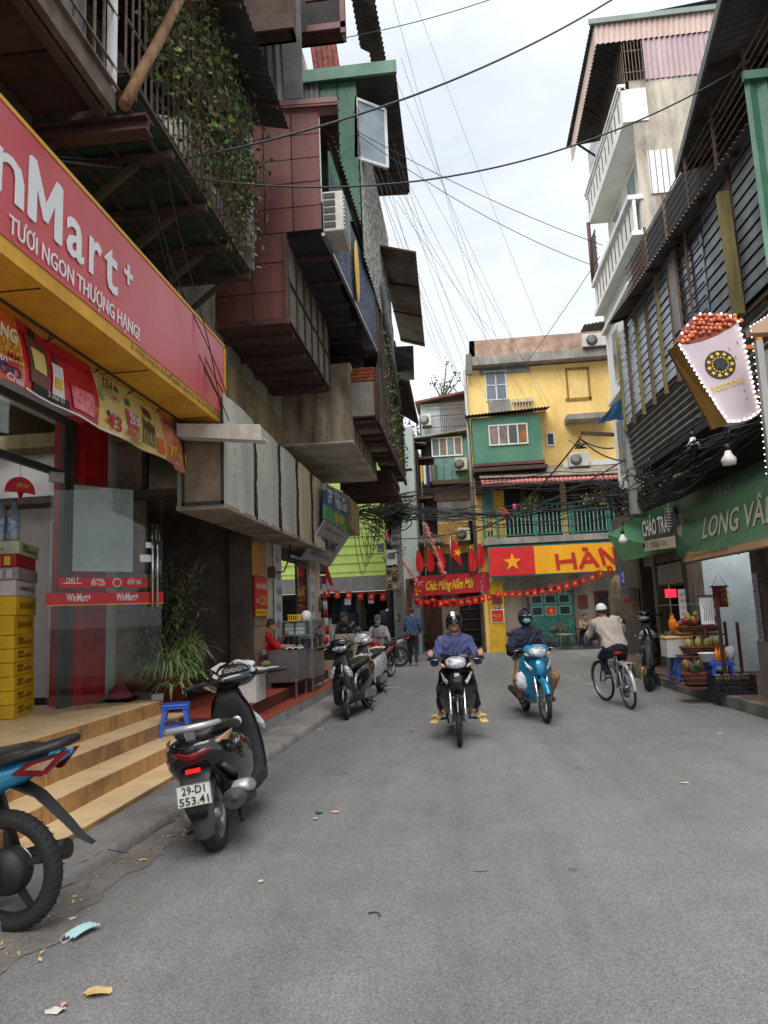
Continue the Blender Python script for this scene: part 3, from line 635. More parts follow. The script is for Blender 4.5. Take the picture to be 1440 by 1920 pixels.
# concrete slab ledge with the last shop canopy
q = Bx(-3.0, -2.1, 18.5, 21.2, 5.0, 5.15); ch_(q, 'dark_joists', DKSTEEL, blk)
for i in range(7): q = Bx(-3.0, -1.55, 18.5 + i * .42, 18.62 + i * .42, 4.88, 4.99); ch_(q, 'joist', MARD, blk)
q = Bx(-2.4, -1.6, 18.45, 21.2, 5.2, 5.35); ch_(q, 'far_soffit', MARD, blk)
q = Bx(-3.4, -2.5, 17.0, 18.4, 3.62, 3.7); q.box(-2.58, -2.5, 17, 18.4, 3.7, 4.4); q.box(-3.4, -2.51, 16.98, 17.05, 3.7, 4.4); ch_(q, 'old_canopy_box', TANW, blk)
# ================================================================ LEFT GROUND FLOOR: MINI MARKET
SIGNRED = M('sign_red_film', rgb(206, 80, 88), rgb(198, 66, 76), ro=.28, sc=.7, gm=.12, spec=.6)
SIGNYEL = M('sign_yellow_film', rgb(232, 178, 52), rgb(212, 156, 40), ro=.45, sc=2, gm=.3)
WHT = M('white_film', (.82, .82, .82), (.76, .76, .77), ro=.4)
INK = M('black_print', (.02, .02, .022), ro=.5)
REDD = M('red_print', rgb(196, 24, 50), rgb(180, 20, 40), ro=.4)
OR = M('orange_print', rgb(232, 120, 60), rgb(222, 90, 50), ro=.35)
CREAMV = M('cream_print', rgb(226, 210, 140), rgb(214, 190, 116), ro=.3)
PEACH = M('peach_print', rgb(232, 156, 110), rgb(216, 110, 96), ro=.3, sc=1.5)
NAVYP = M('navy_print', rgb(40, 66, 120), ro=.4); GREENP = M('green_print', rgb(60, 130, 60), ro=.4)
YELP = M('yellow_print', rgb(246, 206, 60), ro=.4)
u, v = V((0, 1, 0)), V((0, 0, 1))
sg = wthing('shop_sign', 'big red and yellow mini market fascia sign at the upper left', 'sign', (-3.1, 5, 4.04))
q = Bx(-3.42, -2.86, -1.0, 8.6, 4.04, 5.12); ch_(q, 'sign_box', SIGNYEL, sg)
q = Bx(-2.86, -2.853, -1.0, 8.57, 4.165, 5.09); ch_(q, 'red_face', SIGNRED, sg)
q = Bx(-2.86, -2.845, -1.0, 8.62, 5.09, 5.125); q.box(-2.86, -2.845, 8.57, 8.62, 4.03, 5.12); ch_(q, 'trim', SIGNYEL, sg)
for y in (1, 2.8, 4.6, 6.4, 8.1): q = Bx(-3.4, -2.9, y, y + .006, 4.03, 4.041); ch_(q, 'soffit_seam', DKSTEEL, sg)
q = Bx(-3.30, -3.27, -1, 8.58, 4.028, 4.041); ch_(q, 'soffit_seam', DKSTEEL, sg)
text('Win', (-2.85, 2.85, 4.455), u, v, .64, WHT, sg, width=1.44, bold=.035)
q = Sl([(-2.849, 4.34 + a * .43, 4.455 + b * .465) for a, b in ((0, 0), (0, .96), (.05, 1), (.2, 1), (.5, .44), (.8, 1), (.95, 1), (1, .96), (1, 0), (.96, -.03), (.80, -.03), (.77, 0), (.77, .56), (.56, .14), (.44, .14), (.23, .56), (.23, 0), (.2, -.03), (.04, -.03))], (.008, 0, 0)); ch_(q, 'lettering', WHT, sg)
text('a', (-2.85, 4.83, 4.455), u, v, .66, WHT, sg, width=.26, bold=.035)
text('r', (-2.85, 5.17, 4.455), u, v, .66, WHT, sg, width=.20, bold=.035)
text('t', (-2.85, 5.42, 4.455), u, v, .66, WHT, sg, width=.24, bold=.035)
text('+', (-2.85, 5.78, 4.63), u, v, .36, WHT, sg, width=.17, bold=.06)
text('TƯƠI NGON THƯỢNG HẠNG!', (-2.85, 4.14, 4.215), u, v, .185, WHT, sg, width=1.96, bold=.018)
text('Số 101 Phố Hương Viên, Phường Đồng Nhân, Quận Hai Bà Trưng, Thành Phố Hà Nội, Việt Nam', (-2.852, 5.93, 4.085), u, v, .075, INK, sg, width=2.56, ext=.001)
# promotional vinyl banner slung under the sign
pb = wthing('promo_banner', 'glossy vinyl discount banner slung below the red fascia sign', 'banner', (-3.3, 6, 3.4))
Y0, Y1 = 3.3, 8.55
def bsurf(y, t, lift=0):      # t: 0 top .. 1 bottom
    a = (y - Y0) / (Y1 - Y0); zt = 4.02 + .03 * abs(sin(a * 16)); zb = 3.46 - .03 * sin(a * 3.1)
    return V((-3.38 + .10 * t + .018 * sin(y * 7 + t * 5) * t + .03 * sin(t * 3.1) + lift, y + (.14 * t if a > .93 else 0), zt + (zb - zt) * t - (.05 * t if a > .9 else 0)))
BM = [OR, REDD, CREAMV, PEACH, M('dark_photo_print', rgb(70, 60, 50), rgb(120, 60, 50), ro=.3, sc=6), WHT]
for k, (a, b, mi) in enumerate([(3.3, 5.02, 0), (5.02, 6.2, 1), (6.2, 7.72, 2), (7.72, 8.6, 3)]):
    q = Gd(lambda uu, vv: bsurf(a + (b - a) * uu, vv), 30, 10, 0); q.grid(lambda uu, vv: bsurf(a + (b - a) * uu, vv, -.006), 30, 10, 0)
    BMg = BM[mi].copy(); BMg.name = 'gloss_' + BM[mi].name; BMg.node_tree.nodes['Principled BSDF'].inputs['Roughness'].default_value = .16
    ch_(q, 'banner_sheet', BMg, pb)
def onb(s, y, t, h, mat, w=None, bold=.03, sh=0):
    P = bsurf(y, t) + V((.02, 0, 0)); return text(s, P, u, v, h, mat, pb, width=w, bold=bold, shear=sh, ext=0)
def patch(y0, y1, t0, t1, mat, name='print_patch', e=.012):
    q = Gd(lambda uu, vv: bsurf(y0 + (y1 - y0) * uu, t0 + (t1 - t0) * vv, e), 8, 6, 0); ch_(q, name, mat, pb)
patch(4.45, 5.0, .30, .72, YELP); onb('ẰNG', 4.62, .46, .15, WHT, .3); onb('DẦU XẢ', 4.55, .58, .09, REDD, .42, .02); onb('TRESEMMÉ', 4.5, .70, .085, REDD, .5, .02); patch(4.6, 4.92, .72, .8, REDD, e=.016); onb('340G', 4.64, .795, .075, WHT, .24, .02)
onb('9.000', 4.35, .93, .13, NAVYP, .62, .03); onb('Chai', 4.76, 1.0, .08, WHT, .2, .02)
patch(5.08, 5.36, .18, .85, BM[4]); patch(5.13, 5.31, .34, .66, CREAMV, e=.016); patch(5.17, 5.25, .04, .18, INK)
patch(5.42, 5.60, .38, .85, WHT); patch(5.47, 5.56, .22, .38, BM[4]); patch(5.45, 5.57, .58, .74, YELP, e=.016)
patch(5.12, 5.66, .84, .97, INK); onb('2 chai 01', 5.34, .92, .06, WHT, .24, .01)
patch(5.72, 6.08, .55, .9, M('pink_print', rgb(236, 150, 160), rgb(206, 60, 80), ro=.3, sc=18)); patch(5.02, 6.6, .97, 1.0, WHT, e=.008)
onb('TEA+', 6.28, .24, .12, INK, .3, .04, .2); onb('TRÀ Ô LONG VỊ', 6.27, .32, .05, BM[4], .4, .01); onb('VITAMIN', 6.3, .40, .06, BM[4], .3, .01)
patch(6.8, 6.9, .22, .34, GREENP); patch(6.62, 6.68, .1, .2, GREENP); patch(6.22, 6.3, .30, .5, M('teal_print', rgb(120, 170, 150), ro=.3))
patch(6.76, 7.02, .42, .72, M('magenta_print', rgb(216, 80, 110), ro=.3)); onb('GIẢM', 6.79, .5, .075, WHT, .2, .03); onb('25%', 6.78, .66, .12, WHT, .23, .04)
patch(6.36, 6.6, .62, .69, INK); onb('50.800đ', 6.38, .69, .05, WHT, .2, .02)
onb('43', 6.34, .9, .21, REDD, .3, .05); onb('.000', 6.66, .9, .14, REDD, .32, .04); onb('đ/THÙNG', 6.75, .99, .05, INK, .28, .015)
for i in range(4): patch(7.14 + .09 * i, 7.21 + .09 * i, .38 + .03 * (i % 2), .86, M('can_print', rgb(170, 160, 90), rgb(90, 90, 40), ro=.3, sc=22)); patch(7.15 + .09 * i, 7.20 + .09 * i, .46, .6, BM[4], e=.016)
patch(7.2, 7.42, .16, .32, BM[4]); patch(7.5, 7.66, .62, .92, OR)
onb('VINASEED', 7.76, .24, .1, INK, .42, .03, .2); onb('GẠO THƠM', 7.8, .35, .05, BM[4], .3, .01)
patch(8.2, 8.34, .28, .9, M('bag_print', rgb(60, 66, 40), rgb(36, 38, 30), ro=.3, sc=9)); patch(8.38, 8.52, .22, .96, M('bag_print', (0, 0, 0))); patch(8.22, 8.33, .62, .86, YELP, e=.016); patch(8.40, 8.51, .6, .9, YELP, e=.016); patch(8.23, 8.32, .5, .6, REDD, e=.016); patch(8.41, 8.5, .48, .58, REDD, e=.016)
onb('97', 7.78, .9, .2, YELP, .2, .05); onb('.900', 7.99, .9, .13, YELP, .2, .04); onb('đ/TÚI', 8.0, .99, .05, WHT, .15, .02)
for y in (4.6, 5.4, 6.2, 6.9, 7.6, 8.1):
    q = Tb([(-3.3, y, 4.035), (-3.34, y + .03, 4.0), (-3.3, y + .06, 4.035), (-3.37, y + .02, 3.98)], .006, 5); ch_(q, 'wire_tie', BLK, pb)
# shop shell
shell = wthing('mini_market', 'glass-fronted mini market with red pillar behind the tiled steps', 'shop', (-4.4, 7, .62))
WALLI = M('white_interior', rgb(206, 206, 204), rgb(190, 190, 188), ro=.6)
q = Bx(-8.6, -8.5, -1, 9.7, .62, 4.2); q.box(-8.6, -5.0, 9.61, 9.7, .62, 4.2); ch_(q, 'back_wall', WALLI, shell)
q = Bx(-8.6, -4.4, -1, 9.7, 4.3, 4.4); ch_(q, 'ceiling', WALLI, shell)
q = Bx(-5.1, -4.68, 8.50, 9.10, .62, 4.3); ch_(q, 'red_pillar', M('red_pillar', rgb(190, 18, 30), rgb(160, 14, 26), ro=.35, gm=.15), shell)
q = Bx(-5.1, -4.70, 9.11, 9.42, .62, 4.3); ch_(q, 'white_pillar', WHITEWALL, shell)
q = Bx(-5.1, -4.35, 9.43, 9.6, .62, 4.3); ch_(q, 'tan_pillar', M('tan_tiles', rgb(150, 132, 112), rgb(128, 112, 94), ro=.4, gm=.3), shell)
for z in (1.2, 1.75, 2.3, 2.85): q = Bx(-5.1, -4.345, 9.425, 9.605, z, z + .008); ch_(q, 'tile_joint', DKSTEEL, shell)
FR = M('dark_frame', rgb(64, 72, 70), rgb(50, 56, 56), ro=.45)
q = Bx(-4.86, -4.80, 8.24, 8.32, .62, 4.2); q.box(-4.9, -4.78, 8.34, 8.46, .62, 4.2); ch_(q, 'door_frame', FR, shell)
q = Bx(-4.84, -4.78, -1, 8.24, 3.42, 3.5); q.box(-4.84, -4.78, -1, 8.24, 4.12, 4.2); ch_(q, 'transom', FR, shell)
def glassmat():
    m = bpy.data.materials.new('clear_glass'); m.use_nodes = True; t = m.node_tree; t.nodes.clear()
    o = t.nodes.new('ShaderNodeOutputMaterial'); a = t.nodes.new('ShaderNodeBsdfTransparent'); b = t.nodes.new('ShaderNodeBsdfGlossy'); b.inputs['Roughness'].default_value = .02
    a.inputs[0].default_value = (.90, .93, .92, 1); f = t.nodes.new('ShaderNodeFresnel'); f.inputs[0].default_value = 1.5
    mp_ = t.nodes.new('ShaderNodeMath'); mp_.operation = 'MULTIPLY_ADD'; mp_.inputs[1].default_value = .4; mp_.inputs[2].default_value = .01
    x = t.nodes.new('ShaderNodeMixShader'); t.links.new(f.outputs[0], mp_.inputs[0]); t.links.new(mp_.outputs[0], x.inputs[0]); t.links.new(a.outputs[0], x.inputs[1]); t.links.new(b.outputs[0], x.inputs[2]); t.links.new(x.outputs[0], o.inputs[0]); return m
GLASS = glassmat()
q = Bx(-4.81, -4.80, 2.0, 6.6, .65, 3.42); ch_(q, 'pane', GLASS, shell); q = Bx(-4.81, -4.80, 2.0, 8.24, 3.5, 4.12); ch_(q, 'pane', GLASS, shell)
q = Bx(-4.8, -4.77, 2, 7.6, 3.3, 4.1); q2 = MB(); q2.box(-8.45, -8.4, 2, 9, 3.3, 4.0); ch_(q2, 'pink_reflection', M('pink_reflection', rgb(190, 90, 110), rgb(170, 76, 96), ro=.4), shell)  # pink strip added, paints the pink reflection seen at the interior ceiling
LAMP = M('tube_lamp', (1, 1, 1), (1, 1, 1), emit=12)
for i, y in enumerate((5.0, 7.0, 8.6)): q = Bx(-6.6, -6.55, y, y + .7, 4.12, 4.16); ch_(q, 'tube_light', LAMP, shell)
# poster inside
q = Bx(-7.5, -6.6, 9.58, 9.6, 2.2, 3.3); ps = tag(q.build('wall_poster', M('paper', rgb(190, 194, 198), rgb(176, 180, 184), ro=.8)), 'printed notice poster on the white wall inside the mini market', 'poster')
text('TIÊU LỆNH CHỮA CHÁY', (-7.45, 9.578, 3.12), (1, 0, 0), v, .1, NAVYP, ps, width=.8, ext=0)
for k in range(4): q = La([(.07, 0), (.08, 0), (.08, .004), (.07, .004), (.07, 0)], (-7.35 + .2 * k, 9.57, 2.95), 'y', 14); ch_(q, 'printed_ring', NAVYP, ps)
for k in range(5): q = Bx(-7.4, -6.8 - .07 * (k % 3), 9.572, 9.578, 2.4 + .09 * k, 2.42 + .09 * k); ch_(q, 'print_line', NAVYP, ps)
# open glass door
A, B = V((-4.69, 7.76, .64)), V((-3.80, 8.83, .64)); dd = (B - A).normalized(); nn_ = dd.cross(V((0, 0, 1)))
door = wthing('glass_door', 'open frameless glass door with red stripes and steel handle', 'door', A)
q = Sl([A + V((0, 0, 0)), B, B + V((0, 0, 2.72)), A + V((0, 0, 2.72))], nn_ * .012); ch_(q, 'pane', GLASS, door)
def dstrip(px0, py0, px1, py1, mat, name, e=.016, h=None):
    # rectangle on the door leaf between two surveyed pixels
    def hit(px, py):
        d = _f * FPX + _r * (px - 720) - _u * (py - 960); t_ = (A - CAMP).dot(nn_) / d.dot(nn_); return CAMP + d * t_
    a = hit(px0, py0); b = hit(px1, py1); ta = (a - A).dot(dd); tb = (b - A).dot(dd)
    q = MB(); p0 = A + dd * ta + V((0, 0, b.z - A.z)); p1 = A + dd * tb + V((0, 0, b.z - A.z)); hh = V((0, 0, a.z - b.z))
    q.slab([p0 + nn_ * e, p1 + nn_ * e, p1 + nn_ * e + hh, p0 + nn_ * e + hh], nn_ * .003); return ch_(q, name, mat, door), p0 + nn_ * (e + .003), tb - ta, a.z - b.z
DRED = M('door_red_film', rgb(200, 18, 34), rgb(184, 14, 28), ro=.3)
o, P0, W_, H_ = dstrip(85, 1112, 305, 1130, DRED, 'red_stripe'); dv = V((0, 0, 1))
text('WinMart+', P0 + dd * W_ * .16 + V((0, 0, H_ * .28)), dd, dv, .13, WHT, door, width=.28, bold=.03, ext=0)
text('WinMart+', P0 + dd * W_ * .57 + V((0, 0, H_ * .28)), dd, dv, .13, WHT, door, width=.28, bold=.03, ext=0)
q = Sl([P0, P0 + dd * W_, P0 + dd * W_ + V((0, 0, -.012)), P0 + V((0, 0, -.012))], nn_ * .003); ch_(q, 'yellow_line', SIGNYEL, door)
o, P0, W_, H_ = dstrip(108, 1083, 275, 1102, DRED, 'red_stripe')
text('CHÚ Ý', P0 + dd * W_ * .08 + V((0, 0, H_ * .5)), dd, dv, .085, WHT, door, width=.15, bold=.02, ext=0)
q = Sl([P0 + dd * W_ * .05 + V((0, 0, .06)), P0 + dd * W_ * .25 + V((0, 0, .06)), P0 + dd * W_ * .25 + V((0, 0, .052)), P0 + dd * W_ * .05 + V((0, 0, .052))], nn_ * .002); ch_(q, 'print_line', WHT, door)
text('GIỜ MỞ CỬA', P0 + dd * W_ * .36 + V((0, 0, H_ * .66)), dd, dv, .045, WHT, door, width=.13, bold=.01, ext=0)
text('6h-22h', P0 + dd * W_ * .35 + V((0, 0, H_ * .25)), dd, dv, .10, WHT, door, width=.17, bold=.02, ext=0)
text('ĐẨY RA', P0 + dd * W_ * .76 + V((0, 0, H_ * .35)), dd, dv, .085, WHT, door, width=.18, bold=.02, ext=0)
q = MB(); c0 = P0 + dd * W_ * .64 + V((0, 0, H_ * .52)) + nn_ * .002
q.tube([c0 + dd * .05 * cos(t) + V((0, 0, .05 * sin(t))) for t in [k * .3927 for k in range(16)]], .007, 5, closed=True); ch_(q, 'round_emblem', WHT, door)
dstrip(140, 908, 250, 1072, M('grey_board', rgb(190, 196, 196), rgb(170, 176, 176), ro=.5, gm=.15), 'notice_board', e=-.02)  # board colour lightened to stand in for the reflection in the glass
for du in (.02, .085):
    q = MB(); P = B + dd * (-.17 + du) + nn_ * .06; q.tube([P + V((0, 0, 1.15)), P + V((0, 0, 2.2))], .016, 10); q.tube([P + V((0, 0, 1.3)), P - nn_ * .05 + V((0, 0, 1.3))], .01, 6); q.tube([P + V((0, 0, 2.05)), P - nn_ * .05 + V((0, 0, 2.05))], .01, 6); ch_(q, 'door_handle', CHROME, door)
dstrip(272, 1017, 288, 1028, WHT, 'sticker'); dstrip(261, 1040, 287, 1054, WHT, 'sticker'); dstrip(290, 1014, 304, 1050, BLK, 'lock_box')
q = MB(); q.cbox(B + V((0, 0, .03)) - dd * .06, (.16, .05, .07), Matrix.Rotation(math.atan2(dd.y, dd.x), 3, 'Z')); q.cbox(A + V((0, 0, 2.7)) + dd * .06, (.16, .06, .12), Matrix.Rotation(math.atan2(dd.y, dd.x), 3, 'Z')); ch_(q, 'clamp', STEEL, door)
# red paper fan
fn = wthing('paper_fan', 'red paper fan decoration hanging inside the glass front', 'decoration', (-4.9, 7.5, 3.2))
c0 = V((-4.88, 7.46, 3.12)); pts = [c0]; 
for k in range(41):
    t = R(-5 + 190 * k / 40); rad = .17 * (1 + .05 * (k % 2)); pts.append(c0 + V((.5 * rad * cos(t), .85 * rad * cos(t), rad * sin(t))))
q = Sl(pts, (.008, -.004, 0)); q.slab([c0 + V((0, -.06, 0)), c0 + V((0, .06, 0)), c0 + V((0, 0, -.1))], (.008, 0, 0)); ch_(q, 'fan_leaf', REDD, fn); q = Tb([c0 + V((0, 0, .17)), c0 + V((0, 0, .6))], .003, 4); ch_(q, 'string', BLK, fn)
text('phúc', c0 + V((-.03, -.06, .05)) + V((.03, 0, 0)), (.5, .85, 0), v, .09, YELP, fn, width=.14, ext=0)
# beer cartons: near corner on a surveyed line
BY = M('yellow_carton', rgb(232, 186, 24), rgb(214, 164, 16), ro=.6, vary=.12); BW = M('white_carton', rgb(206, 196, 196), rgb(190, 180, 182), ro=.6); BR = M('red_carton', rgb(176, 30, 36), rgb(150, 24, 30), ro=.5)
BG = M('pale_green_carton', rgb(190, 192, 160), rgb(160, 168, 130), ro=.6); BS = M('silver_carton', rgb(170, 160, 164), rgb(130, 118, 124), ro=.5, sc=16); BRN = M('dark_red_print', rgb(110, 30, 20), ro=.6)
c0 = V((-4.86, 7.42, .62)); d1 = V((-.32, .95, 0)).normalized(); d2 = V((-1, -.08, 0)).normalized()   # street face / camera face
rows = [(BY, 'BIA\nHÀ NỘI', .15, BRN)] * 6 + [(BY, 'BIA HƠI HÀ NỘI', .215, BRN)] * 2 + [(BW, 'HANOI', .175, INK), (BS, '', .145, INK), (BR, '', .145, WHT), (BG, 'BIA\nSAIGON', .15, INK)]
lab = ['lowest yellow beer carton standing on the shop floor', 'second yellow beer carton from the floor', 'third yellow beer carton from the floor', 'fourth yellow beer carton from the floor', 'fifth yellow beer carton from the floor', 'sixth yellow beer carton from the floor', 'lower of the two taller yellow draught beer cartons', 'upper of the two taller yellow draught beer cartons', 'white beer carton lying on the yellow ones', 'silver carton of cans between a white and a red one', 'red carton in the upper part of the stack', 'pale green carton on top carrying water bottles']
z = .625
for (m_, tx, h_, tm), lb in zip(rows, lab):
    t = wthing('beer_carton', lb, 'carton', (c0.x, c0.y, z), 'cartons stacked behind the shop glass')
    jx = rr.uniform(-.012, .012); o_ = c0 + V((jx, jx, 0)) + V((0, 0, z - c0.z)); q = MB()
    q.slab([o_, o_ + d1 * .86, o_ + d1 * .86 + d2 * .62, o_ + d2 * .62], (0, 0, h_ - .006)); ch_(q, 'carton_body', m_, t, bevel=.004)
    n1 = d1.cross(V((0, 0, 1))); 
    if tx:
        two = '\n' in tx; sz = h_ * (.36 if two else .42)
        text(tx, o_ + d1 * .15 + V((0, 0, h_ * (.55 if two else .35))) + n1 * .003, d1, v, sz, tm, t, width=.56, bold=.02, ext=0, lines=.85, align='LEFT')
        n2 = V((0, 0, 1)).cross(-d2) * -1
        text(tx, o_ + d2 * .5 + V((0, 0, h_ * (.55 if two else .35))) + V((0, -.003, 0)), -d2, v, sz, tm, t, width=.32, bold=.02, ext=0, lines=.85)
    else:
        for k in range(5): q = MB(); P = o_ + d2 * (.06 + .11 * k) + V((0, -.004, .02)); q.slab([P, P + d2 * .07, P + d2 * .07 + V((0, 0, h_ - .05)), P + V((0, 0, h_ - .05))], (0, -.002, 0)); ch_(q, 'printed_can', [BW, YELP][m_ is BR], t)
    z += h_
WATER = M('water_bottle', rgb(170, 186, 196), rgb(120, 140, 156), ro=.08, trans=.5, spec=.8)
for k in range(3):
    P = c0 + d2 * (.08 + .15 * k) + d1 * .1; t = wthing('water_bottle', ['water bottle on the carton stack nearest the door', 'middle water bottle on the carton stack', 'leftmost water bottle on the carton stack'][k], 'bottle', (P.x, P.y, z), 'water bottles on the cartons')
    q = La([(0, 0), (.06, .0), (.066, .02), (.06, .07), (.066, .12), (.062, .3), (.05, .36), (.02, .42), (.018, .46), (0, .46)], (P.x, P.y, z), 'z', 14); ch_(q, 'bottle_body', WATER, t)
    q = La([(.067, .12), (.069, .13), (.069, .25), (.067, .26)], (P.x, P.y, z), 'z', 14); ch_(q, 'label_band', M('blue_label', rgb(50, 90, 150), rgb(180, 190, 210), ro=.4, sc=20), t)
    q = Tb([(P.x, P.y, z + .46), (P.x, P.y, z + .49)], .022, 10); ch_(q, 'cap', NAVYP, t)
# ---------------------------------------------------------------- passage and next shop
nx = wthing('next_shop', 'cream walled shop front with an open doorway under the cladded awning', 'shop', (-3.4, 13, .42))
q = Bx(-7.0, -6.9, 9.66, 11.9, .42, 4.3); q.box(-7, -4.35, 9.62, 9.66, .42, 4.3); ch_(q, 'passage_wall', DARKIN, nx)
q = Bx(-7.0, -3.42, 11.62, 11.75, .42, 3.3); q.box(-7, -3.5, 9.2, 11.8, 3.3, 3.4); ch_(q, 'passage_side', M('dim_brown', rgb(92, 82, 72), rgb(70, 62, 56), ro=.9), nx)
q = Bx(-3.76, -3.4, 11.46, 11.62, .42, 3.2); ch_(q, 'brown_pier', M('brown_pier', rgb(92, 80, 68), rgb(70, 60, 52), ro=.8, gm=.3), nx)
CR = M('cream_wall', rgb(206, 196, 172), rgb(182, 170, 146), ro=.85, gm=.3, sc=1.2)
TT = M('tan_wall_tile', rgb(160, 136, 110), rgb(140, 118, 96), ro=.5, vary=.1, gm=.2)
for j, (z0, z1) in enumerate(((.42, 1.0), (1.01, 1.45), (1.46, 2.4), (2.41, 3.2))): q = Rb(-3.55, -3.4, 11.64, 12.42, z0, z1, .006); ch_(q, 'wall_tile', TT, nx)
for y0, y1 in ((12.43, 12.85), (13.42, 13.5), (15.85, 17.4)): q = Bx(-3.6, -3.4, y0, y1, .42, 3.3); ch_(q, 'wall', CR, nx)
q = Bx(-3.6, -3.41, 13.5, 15.85, 2.75, 3.3); ch_(q, 'lintel', M('grey_lintel', rgb(110, 108, 102), ro=.8), nx)
SGN = M('white_sign', rgb(214, 218, 220), rgb(196, 200, 204), ro=.5)
for y0, word in ((12.9, 'NHÀ\nTHUỐC\nTƯ NHÂN\nHƯƠNG\nVIÊN\nGPP'), (16.05, 'THUỐC\nTÂN\nDƯỢC\nĐÔNG\nY')):
    q = Bx(-3.39, -3.36, y0, y0 + .48, .9, 2.95); s_ = ch_(q, 'sign_strip', SGN, nx); text(word, (-3.355, y0 + .04, 2.6), u, v, .2, NAVYP, s_, width=.4, bold=.02, ext=0, lines=1.5)
q = Bx(-5.4, -5.3, 13.4, 17, .42, 3); ch_(q, 'inner_shelf_wall', M('dim_grey', rgb(96, 98, 96), rgb(76, 78, 76), ro=.8), nx)
for k in range(7):
    q = Bx(-5.3, -5.0, 13.6, 15.8, .7 + .33 * k, .72 + .33 * k); ch_(q, 'shelf', CR, nx)
    for i in range(9):
        if rr.random() < .75: q = Bx(-5.25, -5.05, 13.65 + .24 * i, 13.65 + .24 * i + rr.uniform(.08, .2), .725 + .33 * k, .725 + .33 * k + rr.uniform(.1, .24)); ch_(q, 'medicine_box', [WHITE, GREENP, NAVYP, YELV, CR][rr.randrange(5)], nx)
q = Bx(-3.42, -3.38, 14.75, 14.83, .42, 2.75); q.box(-3.42, -3.38, 15.75, 15.83, .42, 2.75); q.box(-3.42, -3.38, 14.83, 15.75, 2.65, 2.75); ch_(q, 'door_frame', FR, nx)
q = Bx(-3.405, -3.395, 14.83, 15.75, .45, 2.65); ch_(q, 'pane', GLASS, nx)
q = Tb([(-3.3, 14, 2.8), (-3.3, 15.2, 2.8)], .03, 8); ch_(q, 'tube_lamp', M('tube_off', (.8, .8, .8), ro=.3), nx)
# cladding box sign
CLAD = M('brushed_cladding', rgb(204, 206, 200), rgb(176, 176, 166), ro=.42, metal=.0, sc=1.0, gm=.3, sk=1, vary=.1, spec=.6)
CLADB = M('tan_cladding', rgb(206, 194, 160), rgb(170, 158, 130), ro=.5, sc=1, gm=.45, sk=1)
cl = wthing('awning_box', 'long boxed awning clad in dull metal sheets with dark seams over the shop', 'awning', (-3.1, 11.7, 3))
q = Bx(-3.42, -2.83, 8.42, 15.1, 3.02, 4.2); ch_(q, 'core', CONC2, cl)
ys = [8.38, 9.75, 11.14, 12.42, 13.71, 15.12]
for i in range(5):
    q = MB(); z1 = 4.42
    q.grid(lambda uu, vv: (-2.80 - .012 * cos(6.28 * uu) - .006 * sin(8 * vv), ys[i] + .02 + (ys[i + 1] - ys[i] - .05) * uu, 2.98 + (z1 - 2.98) * vv), 14, 6); q.grid(lambda uu, vv: (-2.83, ys[i] + .02 + (ys[i + 1] - ys[i] - .05) * uu, 2.98 + (z1 - 2.98) * vv), 2, 2)
    ch_(q, 'metal_sheet', CLADB if i > 2 else CLAD, cl)
    q = Tb([(-2.79 + .006 * sin(k), ys[i + 1] - .01 + .018 * sin(k * 2.3 + i), 2.97 + (z1 - 2.97) * k / 14) for k in range(15)], .022, 5); ch_(q, 'torn_seam', M('seam_dark', (.03, .028, .026), ro=.9), cl)
    if i < 3:
        for k in range(9):
            for c in (.3, .75):
                q = MB(); yy = ys[i] + 1.25 * c; zz = 3.1 + k * .15 + .05 * rr.random(); q.box(-2.786, -2.784, yy, yy + .012, zz, zz + .05 * rr.random() + .02); ch_(q, 'printed_mark', NAVYP if k % 4 else INK, cl)
q = Bx(-3.42, -2.79, 8.38, 15.1, 2.95, 3.01); ch_(q, 'soffit', M('dirty_soffit', rgb(170, 158, 142), rgb(130, 120, 106), ro=.8, sc=1.2, gm=.5), cl)
for k in range(5): q = Bx(-3.40, -2.82, ys[k + 1] - .02, ys[k + 1], 2.944, 2.95); ch_(q, 'soffit_joint', DKSTEEL, cl)
q = Bx(-3.3, -2.82, 8.35, 8.38, 3.03, 3.95); ch_(q, 'end_sheet', M('brown_end', rgb(128, 112, 92), rgb(98, 84, 70), ro=.5, gm=.4), cl)
q = Bx(-3.33, -2.8, 8.33, 8.36, 3.0, 3.04); q.box(-2.83, -2.80, 8.33, 8.36, 3.0, 4.2); q.box(-3.33, -3.30, 8.33, 8.36, 3.0, 4.2); ch_(q, 'end_frame', BLK, cl)
q = Sl([(-3.45, 8.4, 4.2), (-2.82, 8.4, 4.2), (-2.82, 15.1, 4.42), (-3.45, 15.1, 5.0)], (0, 0, .02)); ch_(q, 'top_sheet', CLAD, cl)
# milky corrugated plastic canopy
q = Co((-3.3, 8.12, 3.84), (-3.3, 8.34, 3.84), (-2.22, 8.12, 3.72), .07, .02); q.corr((-3.3, 8.12, 3.97), (-3.3, 8.34, 3.97), (-2.28, 8.12, 3.88), .07, .02); q.slab([(-3.3, 8.1, 3.82), (-2.24, 8.1, 3.70), (-2.26, 8.1, 3.9), (-3.3, 8.1, 3.98)], (0, .02, 0))
solo(q, 'plastic_canopy', M('milky_plastic', rgb(206, 202, 192), rgb(176, 170, 158), ro=.5, gm=.3), 'short dirty white corrugated plastic canopy stub beside the red fascia end', 'canopy')
